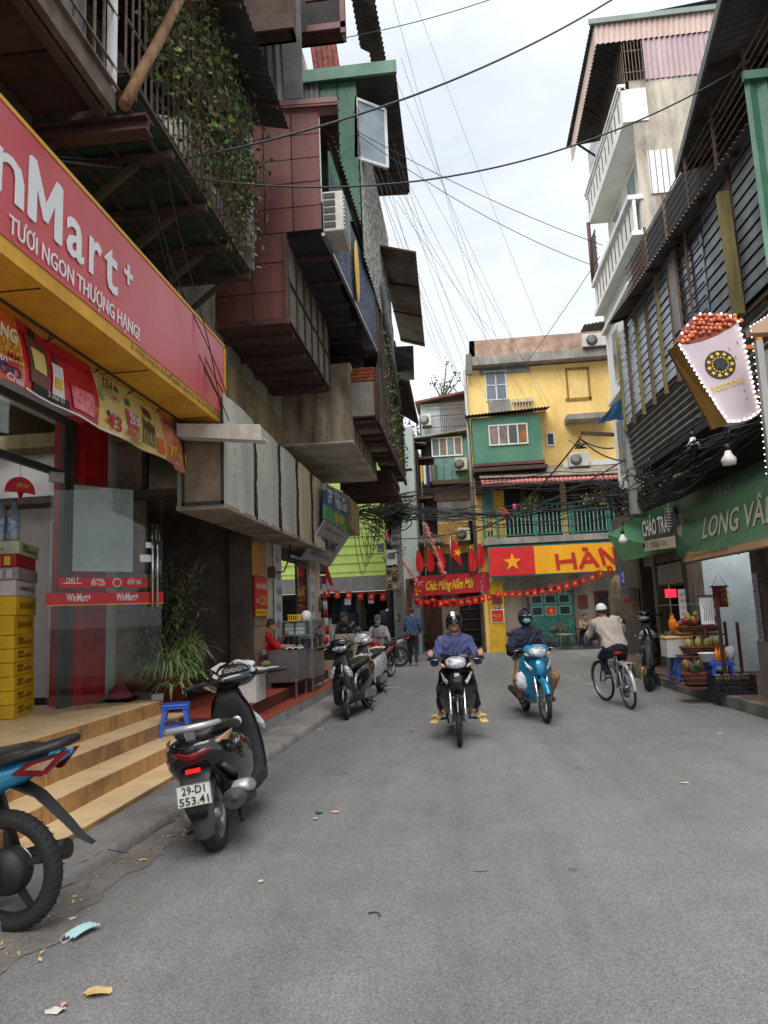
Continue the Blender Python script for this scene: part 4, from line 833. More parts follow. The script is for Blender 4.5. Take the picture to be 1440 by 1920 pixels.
# red price sign
rs_ = wthing('price_sign', 'red board with 220K price lettering on the tan wall', 'sign', (-3.3, 11.6, 2))
q = Bx(-3.38, -3.35, 11.55, 12.3, 1.62, 2.28); ch_(q, 'board', REDV, rs_); q = Bx(-3.349, -3.345, 11.56, 12.29, 1.63, 1.74); ch_(q, 'yellow_band', YELV, rs_)
text('NHÀ NGHỈ', (-3.35, 11.6, 2.08), u, v, .14, WHT, rs_, width=.64, bold=.02, ext=0); text('CHỈ TỪ', (-3.35, 11.6, 1.84), u, v, .1, WHT, rs_, width=.22, bold=.01, ext=0); text('220K', (-3.35, 11.86, 1.82), u, v, .22, YELV, rs_, width=.4, bold=.03, ext=0); text('ĐT 0982.536.101', (-3.343, 11.6, 1.66), u, v, .07, INK, rs_, width=.62, ext=0)
q = Bx(-3.39, -3.36, 11.5, 12.25, 2.3, 2.85); solo(q, 'faded_sign', M('faded_orange', rgb(200, 150, 80), rgb(170, 110, 70), ro=.7, sc=2), 'faded orange board above the red price sign', 'sign')
# meter box and pipes
q = Bx(-3.4, -3.28, 12.5, 12.62, 2.3, 2.5); q.tube([(-3.3, 12.6, 2.4), (-3.2, 12.9, 2.42), (-3.15, 13.2, 2.7), (-3.15, 13.25, 2.95)], .015, 6); solo(q, 'junction_box', DKSTEEL, 'small dark junction box with a curved cable on the cream wall', 'junction box')
# ---------------------------------------------------------------- shop signs beyond the cladding
sN = wthing('pharmacy_sign', 'blue and green shop sign board mounted above the street beyond the metal cladding', 'sign', (-2.5, 15, 3.5))
a, b, c, d = fx(611, 906, -2.6), fx(656, 931, -2.6), fx(656, 1003, -2.6), fx(610, 973, -2.6)
def bil(s, t): return a.lerp(b, s).lerp(d.lerp(c, s), t)
for t0, t1, m_ in ((0, .18, M('grey_white_strip', rgb(170, 172, 180), ro=.5)), (.18, .6, NAVYP), (.6, 1, M('sign_green', rgb(50, 140, 90), ro=.4))):
    q = Sl([bil(0, t0), bil(1, t0), bil(1, t1), bil(0, t1)], (-.06, 0, 0)); ch_(q, 'sign_panel', m_, sN)
text('NHÀ THUỐC', bil(.03, .155) , b - a, v, .18, INK, sN, width=3.0, ext=0, bold=.02); text('GPP', bil(.08, .5), b - a, v, .42, WHT, sN, width=.5, ext=0, bold=.03); text('Hậu Giang', bil(.36, .52), b - a, v, .42, WHT, sN, width=2.0, ext=0, bold=.03); text('tận tâm', bil(.35, .9), b - a, v, .32, YELP, sN, width=1.2, ext=0, bold=.02)
s2_ = wthing('slanted_sign', 'slanted white sign with HẬU GIANG lettering below the blue and green board', 'sign', (-2.7, 15, 3))
a2 = d + V((0, 0, -.02)); b2 = c + V((0, 0, -.02)); c2 = fx(617, 1044, -2.95) ; d2_ = fx(608, 1040, -2.95); c2 = V((-3.1, c.y - .2, 2.75)); d2_ = V((-3.1, d.y, 2.75))
nrm = (b2 - a2).cross(d2_ - a2).normalized()
q = Sl([a2, b2, c2, d2_], nrm * .03 * (1 if nrm.x < 0 else -1)); ch_(q, 'sign_panel', M('grey_white_strip', (0, 0, 0)), s2_)
uu_ = (b2 - a2).normalized(); vv_ = (a2 - d2_).normalized(); pn = uu_.cross(vv_)
text('HẬU GIANG', d2_.lerp(a2, .42) + uu_ * .5 + pn * .01, uu_, vv_, .3, INK, s2_, width=2.0, bold=.03, ext=0); text('BÁN THUỐC VÀ VẬT TƯ Y TẾ', d2_.lerp(a2, .8) + uu_ * .4 + pn * .01, uu_, vv_, .12, INK, s2_, width=2.2, ext=0); text('CHUYÊN: THUỐC TÂN DƯỢC', d2_.lerp(a2, .15) + uu_ * .3 + pn * .01, uu_, vv_, .12, INK, s2_, width=2.2, ext=0)

# ---------------------------------------------------------------- potted plants at the passage
POT = M('terracotta', rgb(120, 58, 44), rgb(84, 40, 34), ro=.7, gm=.3)
def pot(x, y, z, r, h, lab_, name='flower_pot'):
    q = La([(0, 0), (r * .72, 0), (r * .95, h * .85), (r * 1.06, h * .86), (r * 1.08, h), (r * .93, h), (r * .9, h * .9), (0, h * .88)], (x, y, z), 'z', 20); return solo(q, name, POT, lab_, 'plant pot')
pA = fz(318, 1330, .45)
pot(pA.x - .05, pA.y + .1, .42, .26, .5, 'large brown pot holding the variegated plant beside the glass door'); pot(pA.x - .42, pA.y + .15, .42, .24, .42, 'darker pot behind holding the tall shrub')
SPL = M('spider_leaf', rgb(164, 190, 112), rgb(110, 146, 72), ro=.5, sc=8); SPL2 = M('spider_leaf_edge', rgb(176, 184, 140), rgb(140, 150, 100), ro=.5)
sp = wthing('spider_plant', 'bushy variegated spider plant with arching striped leaves in the large pot', 'plant', (pA.x, pA.y, .9)); rp_ = random.Random(5); q = MB()
def blade(mb, P, az, ln, wd, el, mi, droop):
    pts = []; d = V((cos(az) * cos(el), sin(az) * cos(el), sin(el))); p_ = V(P); n = 7
    for i in range(n + 1): pts.append(p_.copy()); p_ += d * ln / n; d = (d + V((0, 0, -droop / n))).normalized()
    sd_ = V((-sin(az), cos(az), 0)); vs = []
    for i, p_ in enumerate(pts): w_ = wd * (1 - (i / n) ** 2) * .5 + .0008; vs += [p_ - sd_ * w_, p_ + sd_ * w_]
    mb.add(vs, [(2 * i, 2 * i + 1, 2 * i + 3, 2 * i + 2) for i in range(n)], mi, True)
for ox, oy, oz, n, L_ in ((0, 0, .98, 230, .55), (.1, .3, 1.12, 180, .55), (-.32, .05, .95, 120, .45), (.05, -.05, .75, 80, .4), (.24, .1, .85, 80, .42)):
    for _ in range(n): blade(q, (pA.x + ox + rp_.gauss(0, .05), pA.y + oy + rp_.gauss(0, .05), oz), rp_.uniform(0, 6.283), L_ * rp_.uniform(.6, 1.15), .022, rp_.uniform(.5, 1.4), 0 if rp_.random() < .6 else 1, rp_.uniform(1.6, 3.2))
ch_(q, 'foliage', [SPL, SPL2], sp, stuff=True)
sh_ = wthing('tall_shrub', 'tall dark leafy shrub standing behind the spider plant', 'shrub', (pA.x - .42, pA.y + .15, .8)); q = MB(); tr_ = MB()
DLF = M('shrub_leaf', rgb(124, 136, 98), rgb(80, 94, 64), ro=.55, sc=8)
for k in range(34):
    p_ = V((pA.x - .35 + rp_.gauss(0, .07), pA.y + .15 + rp_.gauss(0, .06), .8)); tip = V((pA.x - .05 + rp_.gauss(0, .24), pA.y + .25 + rp_.gauss(0, .2), rp_.uniform(1.5, 2.42))); pts = [p_.lerp(tip, t) + V((.06 * sin(t * 4 + k), 0, 0)) for t in (0, .25, .5, .75, 1)]; tr_.tube(pts, .008, 4, 0, False)
    for _ in range(17):
        t = rp_.uniform(.25, 1); P = p_.lerp(tip, t); P += V((rp_.gauss(0, .05), rp_.gauss(0, .05), rp_.gauss(0, .03)))
        for c in range(5): blade(q, P, rp_.uniform(0, 6.28), rp_.uniform(.11, .2), .036, rp_.uniform(.1, 1.1), 0, rp_.uniform(.8, 2))
ch_(q, 'foliage', DLF, sh_, stuff=True); ch_(tr_, 'stem', STEM, sh_, stuff=True)
q = La([(.17, 0), (.12, .1), (.03, .2), (0, .2)], (pA.x - .62, pA.y - .15, .63), 'z', 12); solo(q, 'red_cloth_bundle', M('red_cloth', rgb(150, 40, 44), rgb(110, 26, 32), ro=.8), 'crumpled dull red cloth heap beside the glass door foot', 'cloth')
# ---------------------------------------------------------------- plastic stool
BLUEP = M('blue_plastic', rgb(44, 98, 200), rgb(36, 84, 184), ro=.35)
def stool(name, lab_, loc, h=.36, w=.26, rz=0, grp='blue plastic stools'):
    t = thing(name, lab_, 'stool', loc, rz, grp); q = Rb(-w / 2, w / 2, -w / 2, w / 2, h - .03, h, .012); q.box(-w / 2 - .008, w / 2 + .008, -w / 2 - .008, w / 2 + .008, h - .05, h - .03); ch_(q, 'seat', BLUEP, t)
    for sx in (-1, 1):
        for sy in (-1, 1):
            q = MB(); a = V((sx * w * .44, sy * w * .44, h - .03)); b = V((sx * w * .58, sy * w * .58, 0)); pts = []
            vs = []
            for P, s_ in ((a, .055), (a.lerp(b, .5), .04), (b, .036)): vs.append([P + V((i * s_ / 2 - sx * s_ / 2, j * s_ / 2 - sy * s_ / 2, 0)) for i, j in ((-1, -1), (1, -1), (1, 1), (-1, 1))])
            q.loft(vs, smooth=False); ch_(q, 'leg', BLUEP, t)
    for sx in (-1, 1): q = Bx(sx * w * .5 - .008, sx * w * .5 + .008, -w * .45, w * .45, h * .28, h * .36); ch_(q, 'rail', BLUEP, t)
    for sy in (-1, 1): q = Bx(-w * .45, w * .45, sy * w * .5 - .008, sy * w * .5 + .008, h * .28, h * .36); ch_(q, 'rail', BLUEP, t)
    return t
stool('plastic_stool', 'blue plastic stool on the tiled steps behind the black scooter', (-3.36, 8.22, .29), .36, .30, .3)
# ---------------------------------------------------------------- food stall on the terrace
FOAM = M('styrofoam', rgb(214, 212, 206), rgb(186, 182, 174), ro=.8, gm=.2, bump=.2)
fb = wthing('foam_box', 'white foam box with a green lid behind the black scooter', 'box', (-3.0, 10.2, .24))
q = Rb(-3.32, -2.87, 9.85, 10.35, .425, .86, .02); ch_(q, 'box_body', FOAM, fb); q = Rb(-3.35, -3.0, 9.83, 10.25, .865, .89, .01); ch_(q, 'lid', M('green_lid', rgb(50, 140, 80), ro=.4), fb)
q = Rb(-3.02, -2.66, 9.9, 10.35, .875, .89, .008); solo(q, 'tray', WHT, 'flat pale board lying on top of the foam box', 'tray')
BAG = M('plastic_bag', rgb(214, 206, 200), rgb(196, 60, 60), ro=.25, sc=14, mix=(.5, .56))
for k, (x, y, z, r_, m_, lb) in enumerate([(-3.2, 10.0, .95, .1, BAG, 'clear bag of red and white goods on the green lid'), (-3.05, 10.1, .96, .08, WHT, 'white plastic tub on the foam box'), (-3.12, 9.9, .92, .07, M('lime_bag', rgb(120, 210, 70), ro=.4), 'lime green wrapped packet hanging over the foam box lid'), (-2.82, 10.2, .94, .07, M('leaf_wrapped', rgb(120, 112, 60), rgb(80, 82, 44), ro=.7, sc=12), 'leaf-wrapped rice cake on the pale board')]):
    q = El((x, y, z), (r_ * 1.2, r_, r_ * .6), 0, 10, 7); 
    for w in range(len(q.v)): q.v[w] = tuple(V(q.v[w]) + V((rr.gauss(0, .006), rr.gauss(0, .006), rr.gauss(0, .006))))
    solo(q, 'food_packet', m_, lb, 'packet')
ct = wthing('food_cart', 'stainless steel food counter with a flat brushed front on the red terrace', 'counter', (-3.0, 11.8, .24))
SS = M('stainless', rgb(150, 146, 146), rgb(126, 120, 120), ro=.3, metal=.75, sc=2, gm=.2)
X0, X1, Yc0, Yc1 = -3.22, -2.72, 11.75, 12.55
q = Rb(X0, X1, Yc0, Yc1, .52, 1.02, .006); ch_(q, 'cabinet', SS, ct); q = Rb(X0 - .01, X1 + .01, Yc0 - .01, Yc1 + .01, 1.02, 1.04, .004); ch_(q, 'worktop', SS, ct)
for x, y in ((X0 + .03, Yc0 + .03), (X1 - .03, Yc0 + .03), (X0 + .03, Yc1 - .03), (X1 - .03, Yc1 - .03)): q = Bx(x - .015, x + .015, y - .015, y + .015, .25, .53); ch_(q, 'leg', SS, ct)
q = Gd(lambda s, t: (X0 + .2 + .3 * s, Yc0 + .1 + .5 * t, 1.045 + .035 * abs(sin(s * 9) * cos(t * 7)) ), 12, 12); solo(q, 'plastic_wrap', M('clear_wrap', rgb(220, 222, 224), rgb(190, 192, 196), ro=.2), 'crumpled clear plastic wrap over the steel counter top', 'plastic wrap')
gc = wthing('glass_cabinet', 'glass display cabinet with white boxes inside standing behind the steel counter', 'cabinet', (-2.9, 13, .4))
q = Rb(-3.2, -2.62, 12.6, 13.6, .5, .98, .006); ch_(q, 'base', SS, gc)
for x in (-3.19, -2.64):
    for y in (12.62, 13.1, 13.58): q = Bx(x - .012, x + .012, y - .012, y + .012, .98, 1.52); ch_(q, 'post', STEEL, gc)
for z in (1.0, 1.25, 1.5): q = Bx(-3.2, -2.62, 12.6, 13.6, z, z + .015); ch_(q, 'shelf', STEEL, gc)
q = Bx(-2.635, -2.63, 12.62, 13.58, 1.0, 1.5); ch_(q, 'pane', GLASS, gc); q = Bx(-3.19, -2.64, 12.605, 12.61, 1.0, 1.5); ch_(q, 'pane', GLASS, gc)
for x in (-3.15, -2.65): 
    for y in (12.65, 13.55): q = Bx(x - .015, x + .015, y - .015, y + .015, .25, .5); ch_(q, 'leg', SS, gc)
for k, (x, lb) in enumerate(((-3.07, 'left stack of white foam lunch boxes in the glass cabinet'), (-2.87, 'right stack of white foam lunch boxes in the glass cabinet'))):
    q = MB(); 
    for j in range(3): q.rbox(x - .085, x + .085, 12.68, 12.88, 1.27 + .072 * j, 1.335 + .072 * j, .012)
    t = solo(q, 'lunch_box_stack', WHT, lb, 'lunch boxes')
for k in range(7): q = MB(); x, y = -3.1 + .07 * k, 12.72 + .12 * (k % 3); q.ell((x, y, 1.06), (.045, .045, .045), 0, 8, 6); solo(q, 'wrapped_food', [BAG, STEEL, M('beet_red', rgb(110, 40, 50), ro=.4)][k % 3], ['first', 'second', 'third', 'fourth', 'fifth', 'sixth', 'seventh'][k] + ' food portion from the left on the lower cabinet shelf', 'food', 'portions on the lower cabinet shelf')
q = La([(0, 0), (.085, 0), (.095, .12), (.06, .16), (.05, .17), (0, .18)], (-2.82, 13.0, 1.515), 'z', 14); solo(q, 'white_jar', WHT, 'white plastic jar on top of the glass cabinet', 'jar')
bk = wthing('yellow_basket', 'small yellow basket on top of the glass cabinet', 'basket', (-3.0, 12.8, 1.515)); q = Bx(-3.09, -2.9, 12.7, 12.9, 1.515, 1.525); ch_(q, 'base', YELV, bk)
for k in range(6):
    q = Bx(-3.09 + .036 * k, -3.075 + .036 * k, 12.695, 12.705, 1.52, 1.62); ch_(q, 'slat', YELV, bk)
q = Bx(-3.095, -2.895, 12.69, 12.71, 1.61, 1.63); q.box(-2.9, -2.89, 12.7, 12.9, 1.52, 1.63); ch_(q, 'rim', YELV, bk)
q = La([(0, 0), (.13, 0), (.13, .18), (.14, .185), (.12, .19), (.03, .22), (.03, .25), (0, .25)], (-3.36, 12.0, .80), 'z', 18); q.box(-3.48, -3.24, 11.9, 12.1, .42, .8); pt = solo(q, 'cooking_pot', STEEL, 'steel cooking pot on a low stove beside the woman in red', 'pot')
# second counter
c2 = wthing('snack_counter', 'beige and dark cabinet counter behind the parked black scooter', 'counter', (-2.7, 15.5, .24))
q = Rb(-3.0, -2.45, 15.5, 16.3, .24, .62, .01); ch_(q, 'beige_door', M('beige_ply', rgb(176, 156, 128), rgb(150, 130, 104), ro=.6, gm=.3), c2); q = Rb(-3.0, -2.47, 15.52, 16.3, .63, .86, .01); ch_(q, 'dark_drawer', BLK, c2); q = Rb(-3.05, -2.4, 15.45, 16.35, .87, .9, .01); ch_(q, 'worktop', STEEL, c2); q = Rb(-3.3, -3.02, 14.6, 15.4, .42, 1.12, .01); ch_(q, 'side_cabinet', BLK, c2)
q = Rb(-3.3, -2.95, 14.55, 15.5, 1.125, 1.15, .008); ch_(q, 'side_worktop', STEEL, c2)
q = Rb(-3.0, -2.3, 17.0, 17.3, .3, 1.12, .01); ch_(q, 'pale_front', M('pale_pink_board', rgb(196, 180, 172), ro=.6), c2)
for k, (px, py, m_, lb) in enumerate([(608, 1200, REDV, 'red and white bag on the snack counter'), (640, 1203, M('yellow_bag', rgb(226, 214, 40), ro=.4), 'bright yellow plastic bag hanging at the snack counter'), (655, 1212, M('yellow_green_bag', rgb(190, 214, 50), ro=.4), 'yellow-green plastic bag below the yellow one'), (600, 1180, REDV, 'small red packet on the left end of the snack counter')]):
    P = fy(px, py, 15.6); q = El(P, (.09, .07, .08), 0, 10, 7)
    for w in range(len(q.v)): q.v[w] = tuple(V(q.v[w]) + V((rr.gauss(0, .014), rr.gauss(0, .014), rr.gauss(0, .014))))
    solo(q, 'shopping_bag', m_, lb, 'bag')
# flag on striped pole, street name sign, hanging bag
fp = wthing('flag_pole', 'red and white striped pole in front of the clothes shop', 'pole', (-3.3, 18, 0))
a = fy(614, 1190, 18); b = fy(606, 1080, 18)
for k in range(7): q = Tb([a.lerp(b, k / 7), a.lerp(b, (k + 1) / 7)], .05, 10); ch_(q, 'stripe_band', REDV if k % 2 == 0 else WHT, fp)
q = Tb([(a.x, a.y, 0), a], .05, 10); ch_(q, 'pole_foot', WHT, fp)
FLAG = M('flag_red', rgb(214, 22, 28), rgb(180, 14, 22), ro=.7)
def flag(mb, a, b, c, d, amp=.05, n=10, f=2.2):
    a, b, c, d = map(V, (a, b, c, d)); nn = (b - a).cross(d - a).normalized()
    mb.grid(lambda s, t: (a.lerp(b, s)).lerp(d.lerp(c, s), t) + nn * amp * sin(f * 3.14 * s + t * 1.2), n, 5)
q = MB(); flag(q, fy(597, 1045, 17.9), fy(609, 1046, 17.9), fy(625, 1098, 17.9), fy(618, 1098, 17.9), .05); solo(q, 'red_flag', FLAG, 'furled red flag drooping above the striped pole', 'flag')
st_ = wthing('street_name_sign', 'blue street name plates at the corner behind the striped pole', 'sign', (-3.6, 19, 2.4)); 
a = fy(590, 1056, 18.6); b = fy(616, 1076, 18.6); q = Bx(a.x, b.x, 18.58, 18.6, b.z, a.z); ch_(q, 'plate', NAVYP, st_); text('LÒ ĐÚC', (a.x + .02, 18.578, b.z + .07), (1, 0, 0), v, .2, WHT, st_, width=b.x - a.x - .04, ext=0, bold=.02)
a = fy(597, 1080, 18.5); b = fy(613, 1104, 18.5); q = Bx(a.x, b.x, 18.48, 18.5, b.z, a.z); ch_(q, 'plate', M('blue_plate', rgb(70, 90, 190), ro=.4), st_); text('PHỐ\nHƯƠNG VIÊN', (a.x + .02, 18.478, b.z + .2), (1, 0, 0), v, .1, WHT, st_, width=b.x - a.x - .04, ext=0, bold=.02)
q = El(fy(596, 1134, 17.2), (.12, .1, .2), 0, 10, 8); q.tube([fy(594, 1105, 17.2), fy(596, 1128, 17.2)], .01, 4)
for w in range(len(q.v)): q.v[w] = tuple(V(q.v[w]) + V((rr.gauss(0, .01), 0, rr.gauss(0, .01))))
solo(q, 'hanging_cap_bag', M('taupe_cloth', rgb(118, 100, 100), rgb(90, 76, 76), ro=.9), 'taupe cloth cap bag hanging from the shop corner', 'bag')
# ================================================================ ACROSS THE JUNCTION
def ry(px0, py0, px1, py1, Y, d=.1, mb=None, grow=0):      # frontal box whose face lies at depth Y between two surveyed corners
    a = fy(px0, py0, Y); b = fy(px1, py1, Y); m = mb or MB()
    return m.box(min(a.x, b.x) - grow, max(a.x, b.x) + grow, Y, Y + d, min(a.z, b.z) - grow, max(a.z, b.z) + grow)
YW = M('yellow_render', rgb(255, 224, 150), rgb(240, 198, 118), ro=.95, sc=.55, gm=.28, sk=1, bump=.25, fine=.06)
YP = M('yellow_pillar', rgb(226, 182, 50), rgb(204, 156, 40), ro=.8, gm=.25)
ybd = wthing('yellow_building', 'tall ochre yellow house with grey parapet standing across the junction', 'building', (4, 27.2, 0))
q = Bx(.82, 8.5, 27.2, 36, 0, 10.9); ch_(q, 'wall', YW, ybd)
q = Bx(.78, 8.5, 26.75, 36, 10.95, 11.3); ch_(q, 'concrete_cornice', CONC2, ybd)
q = Bx(.95, 8.5, 26.9, 27.1, 11.3, 12.0); q.box(.95, 1.15, 26.9, 34, 11.3, 12.0); ch_(q, 'parapet', M('brown_parapet', rgb(184, 156, 138), rgb(150, 124, 108), ro=.95, gm=.5), ybd)
q = Bx(.78, 1.0, 26.7, 26.9, 10.6, 11.4); ch_(q, 'corner_block', CONC, ybd)
q = Tb([(.72, 27.1, 10.9), (.74, 27.1, 3.0)], .07, 8); ch_(q, 'drain_pipe', GALV, ybd)
WF = M('white_frame', (.72, .73, .73), (.6, .6, .6), ro=.5)
def window(par, px0, py0, px1, py1, Y, nx=2, nz=1, fr=WF, gl=GLASSD, w=.05, proud=.05, name='window'):
    a = fy(px0, py0, Y); b = fy(px1, py1, Y); x0, x1, z0, z1 = min(a.x, b.x), max(a.x, b.x), min(a.z, b.z), max(a.z, b.z)
    q = Bx(x0, x1, Y - proud, Y - .01, z1 - w, z1); q.box(x0, x1, Y - proud, Y - .01, z0, z0 + w)
    for i in range(nx + 1): xx = x0 + (x1 - x0 - w) * i / nx; q.box(xx, xx + w, Y - proud, Y - .01, z0 + w, z1 - w)
    for j in range(1, nz): zz = z0 + (z1 - z0) * j / nz; q.box(x0 + w, x1 - w, Y - proud, Y - .012, zz, zz + w * .8)
    f = ch_(q, name, fr, par)
    for i in range(nx):
        xa = x0 + (x1 - x0 - w) * i / nx + w; xb = x0 + (x1 - x0 - w) * (i + 1) / nx
        q = Bx(xa, xb, Y - proud * .5, Y - .014, z0 + w, z1 - w); ch_(q, 'pane', gl if not isinstance(gl, list) else gl[i % len(gl)], f)
    return f
SKYG = M('glass_sky', rgb(120, 134, 146), rgb(86, 98, 110), ro=.1, spec=.9, sc=.8)
window(ybd, 908, 697, 952, 750, 27.2, 2, 2, gl=SKYG); window(ybd, 898, 680, 993, 697, 27.2, 3, 1, fr=CONC2, gl=SKYG)
q = ry(915, 751, 958, 775, 27.15, .05); ch_(q, 'grey_patch', CONC2, ybd)
q = ry(960, 748, 1000, 752, 27.05, .15); ry(960, 768, 1000, 772, 27.05, .15, q); ch_(q, 'vent_frame', CR, ybd)
for k in range(7): q = ry(962 + k * 5.6, 752, 964.5 + k * 5.6, 768, 27.06, .13); ch_(q, 'vent_fin', CR, ybd)
q = MB()
for l in ((1063, 690, 1105, 691.5), (1063, 690, 1064, 748), (1104, 690, 1105, 748), (1060, 747, 1110, 749)): ry(*l, 27.17, .04, q)
ch_(q, 'blocked_window_outline', M('ochre_line', rgb(170, 128, 64), ro=.95), ybd)
window(ybd, 1023, 812, 1041, 836, 27.2, 1, 1, gl=GLASSD)
q = MB(); a = fy(1058, 792, 27.2); b = fy(1135, 790, 27.2); q.box(a.x, b.x, 26.4, 27.2, a.z - .1, a.z + .1); ch_(q, 'canopy_slab', CONC2, ybd)
q = Bx(4.2, 8, 26.9, 27.2, 6.75, 6.95); ch_(q, 'ledge', WF, ybd)
# roof clutter
q = Co((5.4, 26.9, 12.3), (7.4, 26.9, 12.5), (5.4, 29, 12.4), .14, .02); ch_(q, 'roof_sheet', AWND, ybd)
def acunit(px, py, Y, lb, w=.75, h=.52):
    P = fy(px, py, Y); t = wthing('air_conditioner', lb, 'air conditioner', P, 'air conditioners across the junction')
    q = Rb(P.x - w / 2, P.x + w / 2, Y - .28, Y, P.z - h / 2, P.z + h / 2, .02); ch_(q, 'casing', M('ac_white', rgb(206, 208, 206), rgb(180, 180, 176), ro=.5, gm=.25), t)
    q = La([(.21, -.29), (.22, -.30), (.02, -.30), (.0, -.29)], (P.x - .1, Y, P.z), 'y', 18); ch_(q, 'fan_grille', GALV, t)
    q = MB()
    for k in range(5): q.tube([(P.x - .1 + (.04 + .04 * k) * cos(j * .524), Y - .305, P.z + (.04 + .04 * k) * sin(j * .524)) for j in range(12)], .004, 4, closed=True)
    ch_(q, 'guard_rings', BLK, t, stuff=True); q = Bx(P.x - w / 2, P.x + w / 2, Y - .3, Y + .1, P.z - h / 2 - .05, P.z - h / 2); ch_(q, 'bracket', DKSTEEL, t); return t
acunit(1083, 864, 26.9, 'white air conditioner on the yellow wall above the tiled roof'); acunit(1112, 642, 26.95, 'air conditioner on top of the yellow building parapet', .9, .5); acunit(865, 872, 29.3, 'small white air conditioner beside the drain pipe of the green balcony', .5, .5); acunit(870, 1003, 29.3, 'white air conditioner beside the tan wicker balcony', .5, .5); acunit(800, 790, 29.5, 'white air conditioner in the caged balcony under the red roof', .4, .5)
# green box room
G2 = M('green_board', rgb(66, 118, 98), rgb(84, 136, 112), ro=.6, sc=.8, gm=.25)
gb = wthing('green_box_room', 'green boarded box room with a white sliding window projecting from the yellow house', 'extension', (2, 26, 7))
q = Bx(.85, 3.36, 26.1, 27.19, 6.92, 8.66); ch_(q, 'box', G2, gb)
q = Bx(.80, 3.42, 26.04, 27.19, 6.80, 6.91); ch_(q, 'red_sill', MAR, gb); q = Bx(.8, 3.5, 26.0, 27.19, 6.60, 6.74); ch_(q, 'underside', DKSTEEL, gb)
q = Co((.6, 25.85, 8.72), (3.75, 25.85, 8.85), (.6, 27.19, 8.95), .12, .02); ch_(q, 'roof_sheet', AWND, gb)
CURT = M('curtain', rgb(150, 132, 122), rgb(110, 96, 90), ro=.9)
wd = window(gb, 915, 798, 991, 832, 26.1, 4, 1, gl=[CURT, CURT, GLASSD, M('orange_thing', rgb(170, 120, 60), rgb(90, 60, 40), ro=.8, sc=2)])
q = Bx(.86, 1.2, 26.5, 27.19, 5.9, 6.6); q.box(1.2, 3.4, 26.7, 27.19, 6.1, 6.6); ch_(q, 'dark_recess', DARKIN, gb)
# café: balcony, tiled roof, sign
PINKT = M('pink_roof_tile', rgb(220, 144, 140), rgb(190, 112, 110), ro=.8, vary=.25, gm=.25)
TEAL = M('teal_paint', rgb(48, 118, 108), rgb(36, 96, 90), ro=.55, gm=.2); TEALL = M('pale_teal_paint', rgb(112, 170, 156), rgb(84, 142, 130), ro=.6)
cf = wthing('cafe_balcony', 'first floor cafe balcony with green railing under a pink tiled roof', 'balcony', (3.3, 26.2, 4))
q = Bx(1.0, 6.8, 25.95, 27.19, 3.87, 4.10); ch_(q, 'slab', CONC2, cf)
for x0, x1 in ((1.0, 6.8),): q = Bx(x0, x1, 25.96, 26.03, 4.96, 5.02); q.box(x0, x1, 25.97, 26.02, 4.16, 4.2); ch_(q, 'handrail', TEAL, cf)
bal = MB(); bal.box(-.018, .018, -.015, .015, 0, .77); b0 = ch_(bal, 'baluster', TEALL, cf); b0.location = V((1.12, 26.0, 4.2)) - cf.location
for k in range(1, 40): share(b0, cf, (1.12 + .143 * k, 26.0, 4.2))
for x in (1.05, 1.55, 2.9, 4.2, 5.5): q = Bx(x - .05, x + .05, 25.94, 26.05, 4.1, 5.15); ch_(q, 'post', TEAL, cf)
q = Bx(3.2, 6.8, 26.9, 26.95, 5.35, 5.42); q.box(3.2, 6.8, 26.9, 26.95, 5.1, 5.14); ch_(q, 'upper_rail', TEAL, cf)
for k in range(18): q = Bx(3.25 + .2 * k, 3.28 + .2 * k, 26.9, 26.95, 5.14, 5.35); ch_(q, 'small_baluster', TEALL, cf)
q = Bx(1.6, 6.8, 27.5, 27.6, 4.1, 6.3); ch_(q, 'room_back', DARKIN, cf)
q = Bx(1.6, 7, 27.12, 27.19, 4.1, 6.2); ch_(q, 'open_front', DARKIN, cf)
for x, m_ in ((1.35, YP), (4.1, YW), (4.5, DKSTEEL), (5.2, DKSTEEL), (2.6, DKSTEEL), (3.2, DKSTEEL)): q = Bx(x - .08, x + .12, 27.0, 27.11, 4.1, 6.2); ch_(q, 'column', m_, cf)
q = Bx(1.0, 1.9, 26.9, 27.0, 4.1, 6.0); ch_(q, 'yellow_screen', YP, cf); q = Bx(1.05, 1.5, 26.85, 26.9, 5.0, 6.7); ch_(q, 'teal_screen', M('blue_screen', rgb(96, 130, 130), rgb(60, 100, 104), ro=.7), cf)
q = Sl([(1.0, 26.0, 6.35), (6.9, 26.0, 6.2), (6.9, 27.1, 6.75), (1.0, 27.1, 6.9)], (0, 0, .04)); ch_(q, 'roof_board', M('pale_board', (0, 0, 0)), cf); q = Bx(1.0, 6.9, 25.86, 25.92, 6.0, 6.06); ch_(q, 'fascia', MAR, cf)
tl = MB(); tl.grid(lambda s, t: (.078 * cos(3.14159 * s), -.30 + .36 * t, .05 * sin(3.14159 * s) + .16 * t), 6, 1); tl.grid(lambda s, t: (.07 * cos(3.14159 * s), -.30 + .36 * t, .043 * sin(3.14159 * s) + .16 * t), 6, 1); tl.lathe([(.075, 0), (.06, -.012), (0, -.012)], (0, -.30, .0), 'y', 10)
t0 = ch_(tl, 'roof_tile', PINKT, cf); t0.location = V((1.12, 26.15, 6.14)) - cf.location
for r_ in range(3):
    for k in range(37):
        if r_ == 0 and k == 0: continue
        share(t0, cf, (1.12 + .158 * k, 26.15 + .3 * r_, 6.14 + .15 * r_ - .018 * k * .158), (R(rr.uniform(-3, 3)), 0, 0))
hs = wthing('cafe_sign', 'red and yellow signboard with a yellow star and HÀN lettering below the green railing', 'sign', (3.5, 25.9, 2.7))
AX0, AX1 = 1.12, 7.2; ZB, ZT = 2.68, 3.78; XM = 2.76
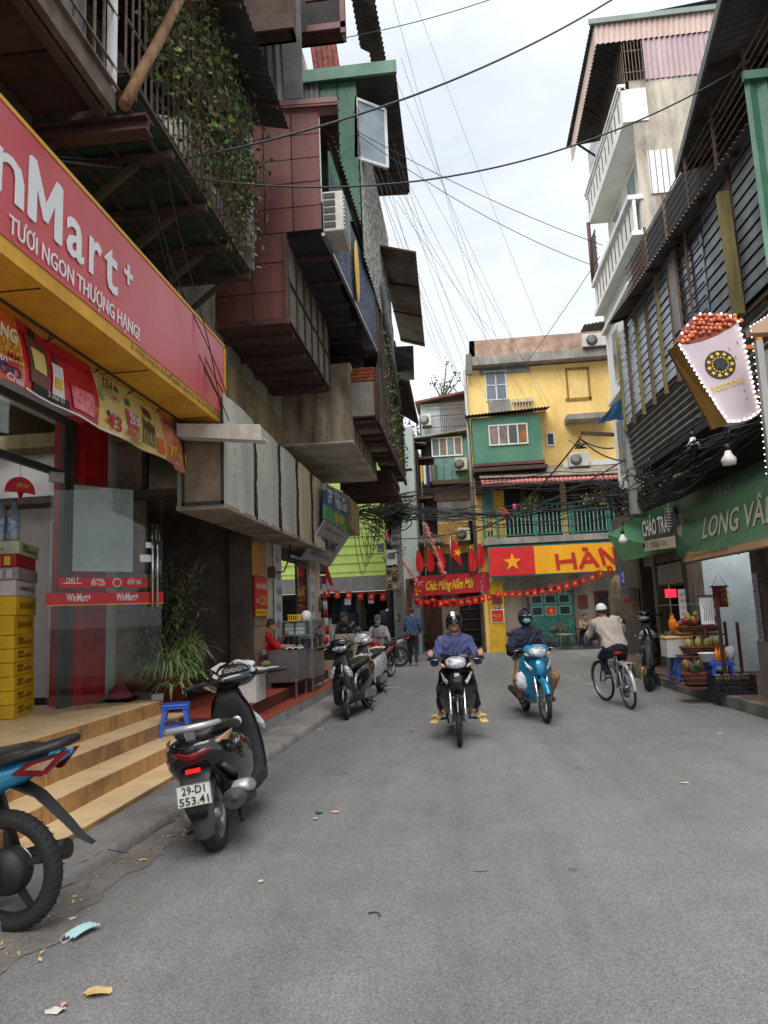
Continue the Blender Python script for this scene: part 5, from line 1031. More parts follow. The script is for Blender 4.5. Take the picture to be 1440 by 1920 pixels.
q = Bx(AX0, AX1, 25.88, 25.95, ZB, ZT); ch_(q, 'backing', TEAL, hs)
SR = M('sign_red_paint', rgb(222, 36, 36), rgb(204, 28, 30), ro=.6, gm=.15); SY = M('sign_yellow_paint', rgb(250, 180, 20), rgb(238, 164, 14), ro=.6, gm=.12, sc=1)
q = Bx(AX0 + .04, XM, 25.865, 25.88, ZB + .05, ZT - .05); ch_(q, 'red_panel', SR, hs); q = Bx(XM + .01, AX1, 25.865, 25.88, ZB + .05, ZT - .05); ch_(q, 'yellow_panel', SY, hs)
def star(c, r, mat, par, name='star', n=5, u_=V((1, 0, 0)), v_=V((0, 0, 1)), th=.01, tilt=0, inner=.4):
    c = V(c); n_ = u_.cross(v_); P = [c + u_ * (sin(k * math.pi / n + tilt) * (r if k % 2 == 0 else r * inner)) + v_ * (cos(k * math.pi / n + tilt) * (r if k % 2 == 0 else r * inner)) for k in range(2 * n)]
    vs = [c + n_ * th] + [p_ + n_ * th for p_ in P]; q = MB(); q.add(vs, [(0, 1 + k, 1 + (k + 1) % (2 * n)) for k in range(2 * n)]); q.add([p_ for p_ in P] + [p_ + n_ * th for p_ in P], [(k, (k + 1) % (2 * n), 2 * n + (k + 1) % (2 * n), 2 * n + k) for k in range(2 * n)]); return ch_(q, name, mat, par) if par else q
star((1.98, 25.862, 3.2), .33, SY, hs)
DR = M('letter_red', rgb(196, 44, 24), rgb(180, 36, 20), ro=.6)
_k = [0]
def strokes(par, segs, w=.13):
    for sgm in segs:
        for (x0, z0), (x1, z1) in zip(sgm, sgm[1:]): _k[0] += 1; y_ = 25.857 - .0016 * (_k[0] % 6); q = Bm((x0, y_, z0), (x1, y_, z1), w, .014, up=(0, 1, 0)); ch_(q, 'letter_stroke', DR, par)
def sx(px, py=1050): return fy(px, py, 25.86).x
def sz(py, px=1090): return fy(px, py, 25.86).z
strokes(hs, [[(sx(1046), sz(1067)), (sx(1044), sz(1036))], [(sx(1046), sz(1052)), (sx(1076), sz(1050))], [(sx(1078), sz(1066)), (sx(1075), sz(1035))], [(sx(1087), sz(1066)), (sx(1103), sz(1036)), (sx(1121), sz(1064))], [(sx(1094), sz(1054)), (sx(1114), sz(1053))], [(sx(1093), sz(1029)), (sx(1104), sz(1031))], [(sx(1133), sz(1062)), (sx(1126), sz(1030)), (sx(1156), sz(1062)), (sx(1152), sz(1028))]])
strokes(hs, [[(6.35, 2.85), (6.35, 3.6)], [(6.7, 2.85), (6.7, 3.6), (7.05, 2.85)]])
cw = wthing('cafe', 'grey cafe frontage with a teal window and painted flowers under the yellow sign', 'cafe', (3.5, 27, 0))
GW = M('cafe_grey_wall', rgb(176, 166, 150), rgb(144, 134, 120), ro=.9, sc=1, gm=.45, sk=1)
q = Bx(1.3, 7.5, 26.95, 27.19, .0, 3.86); ch_(q, 'wall', GW, cw)
a = fy(990, 1113, 26.93); b = fy(1081, 1216, 26.93)
q = Bx(a.x - .06, b.x + .04, 26.88, 26.94, .1, a.z + .05); ch_(q, 'red_window_frame', M('dark_red_wood', rgb(110, 34, 30), rgb(90, 28, 26), ro=.6), cw)
q = Bx(a.x, b.x, 26.86, 26.9, .12, a.z); ch_(q, 'teal_panel', TEAL, cw)
for i in range(3):
    for j in range(2):
        x0 = a.x + .06 + i * (b.x - a.x - .1) / 3; x1 = x0 + (b.x - a.x - .1) / 3 - .06; z1 = a.z - .06 - j * .42; q = Bx(x0, x1, 26.83, 26.862, z1 - .36, z1); f_ = ch_(q, 'window_light', TEALL, cw); q = Bx(x0 + .05, x1 - .05, 26.822, 26.835, z1 - .31, z1 - .05); p_ = ch_(q, 'pane', SR if (i, j) == (1, 1) else GLASSD, f_)
        if (i, j) == (1, 1): star(((x0 + x1) / 2, 26.82, z1 - .18), .09, YELP, p_)
q = MB()
for _ in range(260):
    x = rv.uniform(a.x - .3, b.x - .1); z_ = .25 + rv.random() * (.75 if x > a.x + .2 else 1.1); leafcloud(q, [(x, 26.83 + rv.uniform(-.06, .02), z_)], .08, rv, rv.choice((0, 0, 1)))
solo(q, 'painted_plant', [M('mural_leaf', rgb(120, 190, 130), rgb(80, 150, 100), ro=.8), LEAF1], 'pale green creeping plant over the teal panel beneath the cafe window', 'plant')['kind'] = 'stuff'
a = fy(1117, 1112, 26.93); b = fy(1152, 1216, 26.93); q = Bx(a.x, b.x, 26.88, 26.94, .1, a.z); d_ = ch_(q, 'door', DARKIN, cw); q = Bx(a.x - .07, a.x, 26.86, 26.94, .1, a.z + .07); q.box(a.x, b.x, 26.86, 26.94, a.z, a.z + .07); ch_(q, 'door_frame', M('dark_red_wood', (0, 0, 0)), d_)
q = ry(1084, 1116, 1103, 1140, 26.9, .05); ch_(q, 'red_plaque', M('dull_red', rgb(120, 50, 44), ro=.7), cw)
q = ry(1006, 1103, 1054, 1118, 26.85, .1); cs = ch_(q, 'name_board', M('dark_red_wood', (0, 0, 0)), cw); a = fy(1010, 1115, 26.84); text('cafe81', (a.x, 26.84, a.z + .02), (1, 0, 0), v, .3, CR, cs, width=1.0, bold=.03, ext=.01)
q = MB(); P = fy(1033, 1098, 26.9); q.tube([P + V((0, -.02, 0)), P + V((0, -.05, 0))], .1, 14); ch_(q, 'round_lamp', CR, cw)
# yellow gate pillar
yp = wthing('yellow_pillar', 'yellow pillar numbered 29 with a red notice between alley and cafe', 'pillar', (1.2, 26.7, 0))
q = Bx(1.02, 1.62, 26.4, 26.94, 0, 2.55); ch_(q, 'pillar_body', YP, yp); q = Bx(.9, 1.02, 26.4, 26.5, 0, 2.4); ch_(q, 'side_strip', YW, yp)
q = ry(920, 1143, 946, 1167, 26.37, .02); n_ = ch_(q, 'notice_rim', WHT, yp); q = ry(921.5, 1144.5, 944.5, 1165.5, 26.36, .02); n_ = ch_(q, 'red_notice', SR, yp); a = fy(923, 1157, 26.355)
text('TRỤ SỞ', (a.x, 26.355, a.z), (1, 0, 0), v, .13, YELP, n_, width=.34, ext=0, bold=.02)
for k in range(2): text('TỔ DÂN PHỐ SỐ 7', (a.x - .02, 26.355, a.z - .08 - .06 * k), (1, 0, 0), v, .045, YELP, n_, width=.4, ext=0)
q = ry(927, 1136, 939, 1141.5, 26.37, .02); n_ = ch_(q, 'number_plate', NAVYP, yp); a = fy(929, 1141, 26.365); text('29', (a.x, 26.365, a.z + .01), (1, 0, 0), v, .1, WHT, n_, width=.14, ext=0, bold=.02)
q = ry(922, 1115, 942, 1132, 26.37, .02); ch_(q, 'brown_plate', M('dull_red', (0, 0, 0)), yp)
# plants and things on the cafe balcony
def bush(px, py, Y, rad, n, mats, lb, seed, name='balcony_plant', size=.1, potr=.1):
    P = fy(px, py, Y); rg = random.Random(seed); t = wthing(name, lb, 'plant', P); q = MB()
    for _ in range(n):
        d = V((rg.gauss(0, 1), rg.gauss(0, .7), rg.gauss(0, 1))) * rad * .55; leafcloud(q, [P + d], size, rg, rg.randrange(len(mats)), .2)
    ch_(q, 'foliage', mats, t, stuff=True)
    if potr: q = La([(0, -rad - .2), (potr * .8, -rad - .2), (potr, -rad), (0, -rad)], P, 'z', 10); ch_(q, 'pot', POT, t)
    return t
FLW = M('pale_flower', rgb(206, 196, 170), rgb(180, 166, 130), ro=.8); GY = M('yellow_green_leaf', rgb(150, 160, 60), rgb(100, 120, 44), ro=.7)
bush(985, 958, 26.3, .28, 120, [GY, LEAF1], 'yellow-green plant in the middle of the cafe balcony', 1); bush(1002, 935, 26.3, .22, 80, [LEAF1, LEAF2], 'green plant hanging left of the balcony middle', 2); bush(1098, 937, 26.2, .2, 90, [FLW, LEAF2], 'white flowering basket hanging at the right of the balcony', 3, potr=0); bush(1125, 930, 26.2, .2, 80, [LEAF2, LEAF3], 'drooping plant in the yellow hanging pot at the balcony end', 4, potr=0)
bush(918, 985, 26.25, .2, 60, [GY, LEAF3], 'small plant behind the left end of the green railing', 5); bush(985, 988, 26.4, .3, 90, [LEAF2], 'dark foliage behind the green balusters', 6, potr=0)
P = fy(1129, 942, 26.2); q = La([(0, -.12), (.08, -.1), (.13, 0), (.13, .04), (0, .03)], P, 'z', 12); q.tube([P + V((0, 0, .03)), P + V((0, 0, .6))], .006, 4); solo(q, 'hanging_pot', YELV, 'small yellow pot hanging from the cafe roof', 'pot')
q = MB(); flag(q, fy(936, 948, 25.9), fy(950, 955, 25.9), fy(964, 975, 25.9), fy(940, 962, 25.9), .06); solo(q, 'orange_cloth', M('orange_cloth', rgb(214, 96, 66), rgb(190, 70, 56), ro=.8), 'orange-red cloth draped over the cafe railing', 'cloth')
q = MB(); P = fy(965, 952, 26.1); q.tube([P + V((0, 0, -.13)), P + V((0, 0, .13))], .07, 10); solo(q, 'pink_lantern', M('pink_lantern', rgb(226, 70, 130), ro=.6), 'pink cylindrical lantern hanging over the cafe balcony', 'lantern')
# cafe chair
def rattan(px, py, Y, lb):
    P = fy(px, py, Y); P.z = .11; t = thing('cafe_chair', lb, 'chair', P, .2); RT = M('rattan', rgb(150, 110, 80), rgb(110, 76, 56), ro=.8); q = Rb(-.24, .24, -.22, .22, .40, .47, .02); ch_(q, 'cushion', CURT, t)
    q = Tb([(-.24, .2, .44), (-.2, .27, .75), (0, .3, .85), (.2, .27, .75), (.24, .2, .44)], .02, 6); ch_(q, 'backrest', RT, t)
    for x in (-.15, -.05, .05, .15): q = Tb([(x, .2, .45), (x, .29, .82)], .01, 5); ch_(q, 'back_slat', RT, t)
    for x in (-.2, .2):
        for y in (-.18, .18): q = Tb([(x, y, .4), (x * 1.1, y * 1.1, 0)], .015, 5); ch_(q, 'leg', RT, t)
rattan(1060, 1220, 26.3, 'rattan chair with a grey cushion in front of the cafe')
P = fy(1095, 1215, 26.35); t = thing('cafe_table', 'small round table beside the man seated outside the cafe', 'table', (P.x, P.y, .11)); q = La([(0, .6), (.3, .6), (.3, .63), (0, .63)], (0, 0, 0), 'z', 18); ch_(q, 'tabletop', BLK, t)
for k in range(4): q = MB(); an = k * 1.57 + .7; q.tube([(.05 * cos(an), .05 * sin(an), .6), (.24 * cos(an), .24 * sin(an), 0)], .014, 5); ch_(q, 'leg', BLK, t)
# ---------------------------------------------------------------- alley gate, banner, flags
pb2 = wthing('new_year_banner', 'red banner with yellow Chúc Mừng Năm Mới lettering above the alley', 'banner', (-.3, 26.3, 2.2))
a, b = fy(777, 1081, 26.3), fy(917, 1072, 26.3); c, d = fy(917, 1109, 26.3), fy(775, 1119, 26.3)
q = Sl([a, b, c, d], (0, .03, 0)); ch_(q, 'banner_sheet', M('banner_red', rgb(190, 16, 30), rgb(160, 10, 26), ro=.5), pb2)
text('Chúc Mừng Năm Mới', a.lerp(d, .72) + (b - a) * .17 + V((0, -.005, 0)), b - a, v, .48, M('banner_gold', rgb(246, 220, 40), ro=.5), pb2, width=1.75, bold=.035, shear=.45, ext=.004)
for k in range(14): q = MB(); P = a.lerp(b, .88 + .1 * rv.random()).lerp(d.lerp(c, .9), rv.random()) + V((0, -.012, 0)); q.tube([P, P + V((0, .008, 0))], rv.uniform(.02, .05), 6); ch_(q, 'blossom', M('blossom_pink', rgb(226, 120, 170), ro=.6), pb2)
for k in range(8): q = MB(); P = a.lerp(d, .2 + .7 * rv.random()) + (b - a) * rv.uniform(.01, .1) + V((0, -.012, 0)); q.tube([P, P + V((0, .008, 0))], rv.uniform(.03, .06), 6); ch_(q, 'gold_blossom', YELP, pb2)
def hangflag(px, py0, py1, Y, w, lb, star_=False, tilt=0):
    a = fy(px, py0, Y); b = fy(px + tilt, py1, Y); t = wthing('red_flag', lb, 'flag', a, 'red flags above the banner'); q = MB(); nn = 10
    q.grid(lambda s, t_: (a.x + (b.x - a.x) * t_ + w * (s - .3) * sin(.25 + 2.2 * t_) , Y + .05 * sin(s * 9 + t_ * 3), a.z + (b.z - a.z) * t_), 6, 10); ch_(q, 'cloth', FLAG, t)
    q = Tb([a + V((0, .02, .08)), a + V((.02, .02, 1.0 * (b.z - a.z) - .35))], .012, 5); ch_(q, 'staff', STEEL, t); return t
for k, (px, y0, y1, lb) in enumerate(((783, 1031, 1072, 'leftmost narrow red flag above the new year banner'), (803, 1028, 1071, 'second narrow red flag from the left above the banner'), (823, 1027, 1073, 'third narrow red flag from the left above the banner'), (882, 1027, 1072, 'narrow red flag left of the yellow house pipe'), (898, 1018, 1065, 'narrow red flag nearest the star signboard'))): hangflag(px, y0, y1, 26.2 - .05 * (k % 2), .3, lb, tilt=2)
t = wthing('national_flag', 'large red flag with yellow star flying above the banner', 'flag', fy(845, 1050, 26)); q = MB(); flag(q, fy(844, 1008, 26.0), fy(861, 1024, 26.0), fy(866, 1062, 26.0), fy(845, 1041, 26.0), .06); ch_(q, 'cloth', FLAG, t); star(fy(858, 1036, 25.92), .17, YELP, t, tilt=.35); q = Tb([fy(844, 1006, 26.02), fy(845, 1074, 26.02)], .015, 5); ch_(q, 'staff', STEEL, t)
# bunting along strings
def bunting(A_, B_, sg_, n, size, lb, up=False):
    t = wthing('bunting', lb, 'bunting', A_); pts = sag(A_, B_, sg_, 24); q = Tb(pts, .006, 4, 0, False); ch_(q, 'string', REDV, t)
    for k in range(n):
        P = pts[0].lerp(pts[0], 0); f_ = (k + .5) / n * 24; i = int(f_); P = pts[i].lerp(pts[min(24, i + 1)], f_ - i); q = MB(); w = size; an = rv.uniform(-.4, .4); dx = V((cos(an) * w, sin(an) * w, 0)); dz = V((rv.uniform(-.03, .03), 0, -size * 1.25))
        q.grid(lambda s, t_: P + dx * s + dz * t_ + V((0, .02 * sin(s * 6), 0)), 3, 3); ch_(q, 'paper_flag', FLAG if k % 5 else SR, t)
        if size > .12: star(P + dx * .5 + dz * .5 + V((0, -.025, 0)), size * .3, YELP, t)
bunting(fy(776, 1124, 26.1), fy(918, 1112, 26.1), .12, 11, .2, 'row of small red flags under the new year banner'); bunting(fy(922, 1108, 25.7), fy(1180, 1040, 22.0), .35, 17, .17, 'row of small red flags swagging across the cafe front'); bunting(fy(596, 1104, 23.5), fy(745, 1112, 23.3), .05, 7, .2, 'small red flags strung along the clothes shop')
GARL = M('garland', rgb(226, 90, 70), rgb(240, 200, 190), ro=.7, sc=30)
for (A_, B_, s_, lb) in ((fy(722, 996, 22.5), fy(790, 1096, 25.8), .15, 'orange-red garland slanting from the pole down to the banner'), (fy(796, 980, 26), fy(832, 1075, 26), -.05, 'thin striped garland dangling above the banner on the left')):
    t = wthing('garland', lb, 'garland', A_); q = MB(); pts = sag(A_, B_, s_, 60); q.tube(pts, .022, 5, 0, False)
    for P in pts: leafcloud(q, [P] * 3, .13, rv, 0, .3, .3)
    ch_(q, 'tinsel', GARL, t, stuff=True)
for k, px in enumerate((782, 800, 812, 836, 850, 880)):
    P = fy(px, 1127 + 4 * (k % 2), 26.0); q = El(P, (.11, .11, .10), 0, 14, 8); q.tube([P + V((0, 0, .1)), P + V((0, 0, .25))], .01, 4); q.tube([P + V((0, 0, -.12)), P + V((0, 0, -.25))], .02, 5)
    solo(q, 'paper_lantern', FLAG, ['leftmost', 'second', 'third', 'fourth', 'fifth', 'rightmost'][k] + ' round red paper lantern hanging under the new year banner', 'lantern', 'lanterns under the banner')
# alley buildings behind the gate
al = wthing('alley_house', 'old grey and green stacked balconies house left of the yellow building', 'building', (-.4, 30, 0))
PB = M('pale_blue_wall', rgb(186, 196, 202), rgb(160, 168, 174), ro=.9, sc=.8, gm=.25, sk=1)
q = Bx(-1.3, .85, 30.4, 34, 2.8, 10.2); ch_(q, 'wall', M('alley_wall', rgb(120, 116, 108), rgb(84, 80, 74), ro=.95, gm=.5), al)
q = MB(); a = fy(783, 758, 29.6); b = fy(868, 738, 29.6); q.slab([(a.x - .1, 29.4, a.z), (.8, 29.4, b.z), (.8, 32, b.z + .2), (a.x - .1, 32, a.z + .2)], (0, 0, .08)); ch_(q, 'red_roof', MAR, al)
q = Bx(-1.2, .8, 29.7, 30.4, 8.6, 9.2 + 1.2); ch_(q, 'loggia_wall', PB, al)
for z in (9.3, 9.8, 10.25): q = Bx(-1.0, .75, 29.55, 29.58, z, z + .03); ch_(q, 'cage_rail', DKSTEEL, al)
bb = MB(); bb.box(-.012, .012, -.012, .012, 0, 1.5); b0 = ch_(bb, 'cage_bar', DKSTEEL, al); b0.location = V((-.35, 29.56, 8.95)) - al.location
for k in range(1, 16): share(b0, al, (-.35 + .075 * k, 29.56, 8.95))
q = Sl([(-1.6, 29.0, 8.75), (.8, 29.0, 9.0), (.8, 30.3, 9.0), (-1.6, 30.3, 8.75)], (0, 0, .06)); ch_(q, 'slab_roof', CONC2, al)
q = Bx(-.72, .72, 29.3, 30.4, 6.95, 8.7); ch_(q, 'green_balcony', M('teal_sheet', rgb(110, 150, 146), rgb(84, 124, 120), ro=.6, gm=.3), al)
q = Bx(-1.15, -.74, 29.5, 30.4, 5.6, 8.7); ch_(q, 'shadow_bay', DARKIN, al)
window(al, 808, 822, 868, 854, 29.3, 4, 1, gl=[SKYG, CURT])
for k in range(5): q = Bx(-.7 + .35 * k, -.68 + .35 * k, 29.27, 29.3, 6.95, 7.55); ch_(q, 'panel_joint', DKSTEEL, al)
q = Bx(-.85, .8, 29.0, 30.4, 6.75, 6.92); q.box(-.8, .8, 29.3, 30.4, 6.1, 6.74); ch_(q, 'dark_soffit', DKSTEEL, al)
q = Bx(-.7, .75, 29.35, 30.4, 5.2, 6.1); ch_(q, 'grey_boards', GREYS, al)
WK = M('wicker', rgb(196, 162, 108), rgb(150, 118, 74), ro=.9, sc=14, mix=(.42, .58), gm=.2)
q = Bx(-.72, .55, 29.2, 30.4, 4.25, 5.2); ch_(q, 'wicker_balcony', WK, al)
for k in range(9):
    q = Bx(-.72, .55, 29.18, 29.2, 4.28 + .1 * k, 4.33 + .1 * k); ch_(q, 'weave_strip', WK, al)
q = Bx(-1.35, .85, 29.6, 30.4, 3.4, 4.24); ch_(q, 'yellow_lower_wall', YW, al)
q = Sl([(-1.7, 28.6, 4.3), (-.5, 28.6, 4.3), (-.5, 29.8, 4.7), (-1.7, 29.8, 4.7)], (0, 0, .05)); ch_(q, 'lean_to', AWND, al); q = Bx(-1.2, .8, 29.4, 29.6, 2.6, 3.9); ch_(q, 'dark_opening', DARKIN, al)
q = Bx(-1.5, -.85, 29.2, 30.4, 7.9, 8.0); q.box(-1.45, -1.4, 29.2, 29.25, 5.5, 8.0); q.box(-1.5, -.85, 29.1, 30.4, 6.2, 6.3); ch_(q, 'side_canopy', DKSTEEL, al)
q = Sl([(-1.75, 29, 8.62), (-1.0, 29, 8.5), (-1.0, 30.3, 8.5), (-1.75, 30.3, 8.62)], (0, 0, .04)); ch_(q, 'side_canopy_sheet', AWND, al)
for k in range(6): q = MB(); x = -1.3 + .12 * k; q.grid(lambda s, t: (x + .1 * s, 29.1 + .03 * sin(s * 5), 7.6 - (.7 + .1 * (k % 3)) * t), 3, 3); solo(q, 'hung_clothing', [YELV, WHT, NAVYP, CURT, GREYS, LEAF2][k], ['yellow', 'white', 'navy', 'brown', 'grey', 'dark green'][k] + ' garment hanging on the side of the old green balcony house', 'clothing')
pl = wthing('pale_tower', 'narrow pale blue-grey tower wall behind the utility pole', 'building', (-2, 28, 0)); q = MB(); a = fy(757, 900, 28); b = fy(777, 900, 28); q.box(a.x - .9, b.x, 28, 34, 0, fy(765, 800, 28).z); ch_(q, 'wall', PB, pl); q = Bx(a.x - .5, b.x + .04, 27.96, 28, 6.0, 6.06); ch_(q, 'ledge', GALV, pl)
# alley interior
ai = wthing('alley_gate', 'covered alley entrance with dark recess and pale inner wall below the red banner', 'gateway', (-.4, 28, 0))
q = Bx(-1.9, .88, 30.3, 30.39, 0, 3); ch_(q, 'back_wall', CR, ai); q = Bx(-1.9, 1.0, 27.4, 28.4, 2.75, 2.85); ch_(q, 'ceiling', DARKIN, ai); q = Bx(-1.95, -1.85, 26.5, 34, 0, 2.8); ch_(q, 'side_wall', M('rusty_orange_wall', rgb(150, 84, 54), rgb(110, 66, 48), ro=.9), ai); q = Bx(.8, .9, 27.3, 34, 0, 2.8); ch_(q, 'side_wall', DARKIN, ai)
q = Bx(-1.5, -.75, 30.2, 30.29, 0, 2.4); ch_(q, 'brown_door', M('brown_door', rgb(96, 62, 46), rgb(70, 44, 34), ro=.7), ai); q = Bx(-1.85, -1.75, 26.4, 26.5, 0, 2.5); ch_(q, 'gate_post', DKSTEEL, ai); q = Bx(.75, .85, 26.6, 26.7, 0, 2.6); ch_(q, 'gate_post', DKSTEEL, ai)
q = Bx(.0, .8, 29.9, 30.2, 0, 2.3); for_ = ch_(q, 'shelf_unit', DARKIN, ai)
for k in range(5): q = Bx(0, .78, 29.86, 29.89, .3 + .42 * k, .33 + .42 * k); ch_(q, 'shelf', GREYS, ai)
bush(800, 1190, 29.8, .25, 90, [LEAF1, LEAF2], 'small green potted plants inside the alley', 9)
for px in (822, 845): q = MB(); P = fy(px, 1215, 29.4); q.tube([P + V((.3 * cos(t), 0, .32 + .3 * sin(t))) for t in [k * .524 for k in range(12)]], .02, 6, closed=True); q.beam(P + V((0, 0, .32)), P + V((.3, 0, .8)), .03)
t = solo(q, 'parked_bicycle', M('green_bike', rgb(40, 130, 110), ro=.5), 'green bicycle parked inside the alley', 'bicycle')
# trees behind
def crown(px, py, Y, rad, n, lb, seed, size=.25):
    P = fy(px, py, Y); rg = random.Random(seed); t = wthing('tree', lb, 'tree', (P.x, P.y, 0)); q = MB()
    cl_ = [(P + V((rg.gauss(0, 1) * rad, rg.gauss(0, 1) * rad * .6, rg.gauss(0, .7) * rad)), rad * rg.uniform(.25, .5)) for _ in range(14)]
    for c_, r_ in cl_:
        for _ in range(n // 14): leafcloud(q, [c_ + V((rg.gauss(0, r_), rg.gauss(0, r_), rg.gauss(0, r_ * .7)))], size, rg, rg.randrange(2), .1)
    ch_(q, 'crown', [LEAF2, M('leaf_mid', rgb(84, 104, 64), rgb(60, 80, 46), ro=.7)], t, stuff=True); q = Tb([(P.x, P.y, 0), P + V((0, 0, -rad)), P], [.25, .15, .06], 8)
    for c_, r_ in cl_: q.tube([P + V((0, 0, -rad * .8)), c_], [.05, .02], 5)
    ch_(q, 'trunk', STEM, t)
crown(790, 875, 45, 1.6, 900, 'dark green tree between the block and the pale alley buildings', 21); crown(829, 735, 34, .55, 160, 'thin bare-branched tree above the red alley roof', 22, .16); crown(940, 648, 30, .25, 40, 'small weed sprouting on the yellow building parapet', 23, .14)
# ---------------------------------------------------------------- lime building with clothes shop
lm = wthing('lime_building', 'lime green shop building with a grey band over a clothes shop', 'building', (-4, 24, 0))
q = Bx(-9, -2.42, 24, 30, 2.85, 9); ch_(q, 'lime_wall', M('lime_paint', rgb(216, 242, 134), rgb(204, 232, 120), ro=.7, gm=.12), lm); q = Bx(-9, -2.4, 23.7, 24.0, 2.34, 2.84); ch_(q, 'grey_band', M('grey_band', rgb(150, 150, 146), rgb(130, 130, 126), ro=.6, gm=.15), lm)
for k in range(9): q = Bx(-9, -2.42, 23.985, 23.999, 3.0 + .3 * k, 3.01 + .3 * k); ch_(q, 'board_joint', M('lime_joint', rgb(140, 172, 66), ro=.8), lm)
q = Bx(-9, -2.1, 26.4, 26.5, 0, 2.34); q.box(-2.2, -2.1, 24, 26.4, 0, 2.34); ch_(q, 'shop_interior', DARKIN, lm); q = Bx(-9, -2.1, 24, 26.5, 2.2, 2.33); ch_(q, 'shop_ceiling', DARKIN, lm)
q = Bx(-5.6, -4.6, 24.4, 24.5, .3, 1.5); ch_(q, 'shelving', M('beige_curtain', rgb(150, 140, 120), rgb(116, 106, 92), ro=.9, sc=5), lm)
q = Tb([(-3.0, 24.1, 2.25), (-2.98, 24.1, 2.27)], .04, 8); ch_(q, 'bulb', LAMP, lm)
CK = [M('cloth_navy', rgb(38, 44, 62), rgb(28, 32, 48), ro=.9), M('cloth_black', rgb(28, 27, 30), ro=.9), M('cloth_white', rgb(196, 194, 190), ro=.9), M('cloth_pink', rgb(186, 150, 140), ro=.9), M('cloth_grey', rgb(92, 90, 92), ro=.9)]
def garment(px, py0, py1, Y, w, m_, lb, kind=0, mt=True):
    a = fy(px, py0, Y); b = fy(px, py1, Y); t = wthing('hanging_garment', lb, 'garment', a, 'clothes displayed at the shop across the junction'); h = a.z - b.z; q = MB()
    if kind == 0: prof = [(0, .16, .1), (.1, .5, .14), (.3, .46, .16), (1, .44, .14)]
    else: prof = [(0, .4, .12), (.4, .42, .12), (1, .5, .1)]
    q.loft([ring((a.x, a.y, a.z - h * t_), (1, 0, 0), (0, 1, 0), w * ww, dd_, 12, 2.4) for t_, ww, dd_ in prof]); ch_(q, 'cloth', m_, t)
    if kind == 0:
        for s_ in (-1, 1): q = Tb([(a.x + s_ * w * .42, a.y, a.z - h * .08), (a.x + s_ * w * .6, a.y, a.z - h * .75)], [.06, .045], 7); ch_(q, 'sleeve', m_, t)
    return t
garment(651, 1120, 1160, 24.2, .42, CK[0], 'black top with a white paper pinned on it in the clothes shop'); q = ry(646, 1122, 658, 1134, 24.0, .01); solo(q, 'paper_note', WHT, 'white paper notice pinned among the hanging clothes', 'notice'); q = ry(690, 1118, 701, 1131, 24.1, .01); solo(q, 'paper_note', WHT, 'small written notice right of the hanging clothes', 'notice')
garment(660, 1148, 1215, 24.15, .45, CK[0], 'long navy pleated skirt hanging in the clothes shop', 1); garment(673, 1115, 1200, 24.3, .3, CK[4], 'dark grey coat hanging in the clothes shop'); garment(630, 1118, 1170, 24.4, .4, CK[1], 'black dress at the back left of the clothes shop', 1); garment(649, 1150, 1195, 24.35, .2, CK[3], 'pinkish scarf hanging beside the navy skirt', 1); garment(612, 1118, 1150, 24.4, .4, CK[1], 'black coat hanging above the beige shelving'); garment(628, 1155, 1215, 24.5, .35, CK[2], 'white patterned blouse on a stand in the clothes shop')
for k, px in enumerate((728, 741)):
    garment(px, 1142, 1180, 23.4, .5, CK[0], ['left', 'right'][k] + ' navy school uniform jacket on a stand by the pole'); garment(px, 1178, 1214, 23.4, .4, CK[0], ['left', 'right'][k] + ' pair of navy uniform trousers on a stand by the pole', 1)
    P = fy(px, 1143, 23.25); q = La([(.1, 0), (.05, .05), (.04, .09)], (P.x, P.y, P.z - .04), 'z', 12); solo(q, 'white_collar', CK[2], ['left', 'right'][k] + ' white collar of the school uniforms', 'collar')
# ---------------------------------------------------------------- utility pole
up = wthing('utility_pole', 'tall concrete utility pole wrapped in black cables at the junction', 'utility pole', (-2.25, 25.3, 0))
q = Tb([(-1.95, 23.2, 0), (-1.93, 23.2, 9.0)], [.2, .13], 14); ch_(q, 'shaft', CONC2, up); q = Tb([(-2.25, 23.25, 0), (-2.2, 23.25, 5.3)], [.12, .1], 8); ch_(q, 'cable_trunk', BLK, up)
for k, z in enumerate((5.3, 6.2)): q = Bx(-2.5, -1.3, 23.02, 23.1, z, z + .08); ch_(q, 'crossarm', MARD, up)
for k, (x, z, w, h, m_) in enumerate(((-2.1, 2.3, .42, .72, M('meter_panel', rgb(170, 150, 112), rgb(120, 100, 76), ro=.7, sc=3)), (-2.1, 3.1, .34, .5, WHITE), (-1.95, 3.75, .3, .35, GALV), (-2.45, 3.55, .22, .28, GALV))):
    q = Rb(x - w / 2, x + w / 2, 22.85, 23.02, z, z + h, .01); b_ = ch_(q, 'meter_box', m_, up)
    if k == 0:
        for i in range(2):
            for j in range(3): q = Bx(x - .16 + .17 * i, x - .03 + .17 * i, 22.83, 22.85, z + .06 + .22 * j, z + .2 + .22 * j); ch_(q, 'meter', CR if (i + j) % 2 else DKSTEEL, b_)
    else: q = Bx(x - w * .35, x + w * .35, 22.84, 22.85, z + h * .4, z + h * .8); ch_(q, 'meter_window', GREYS, b_)
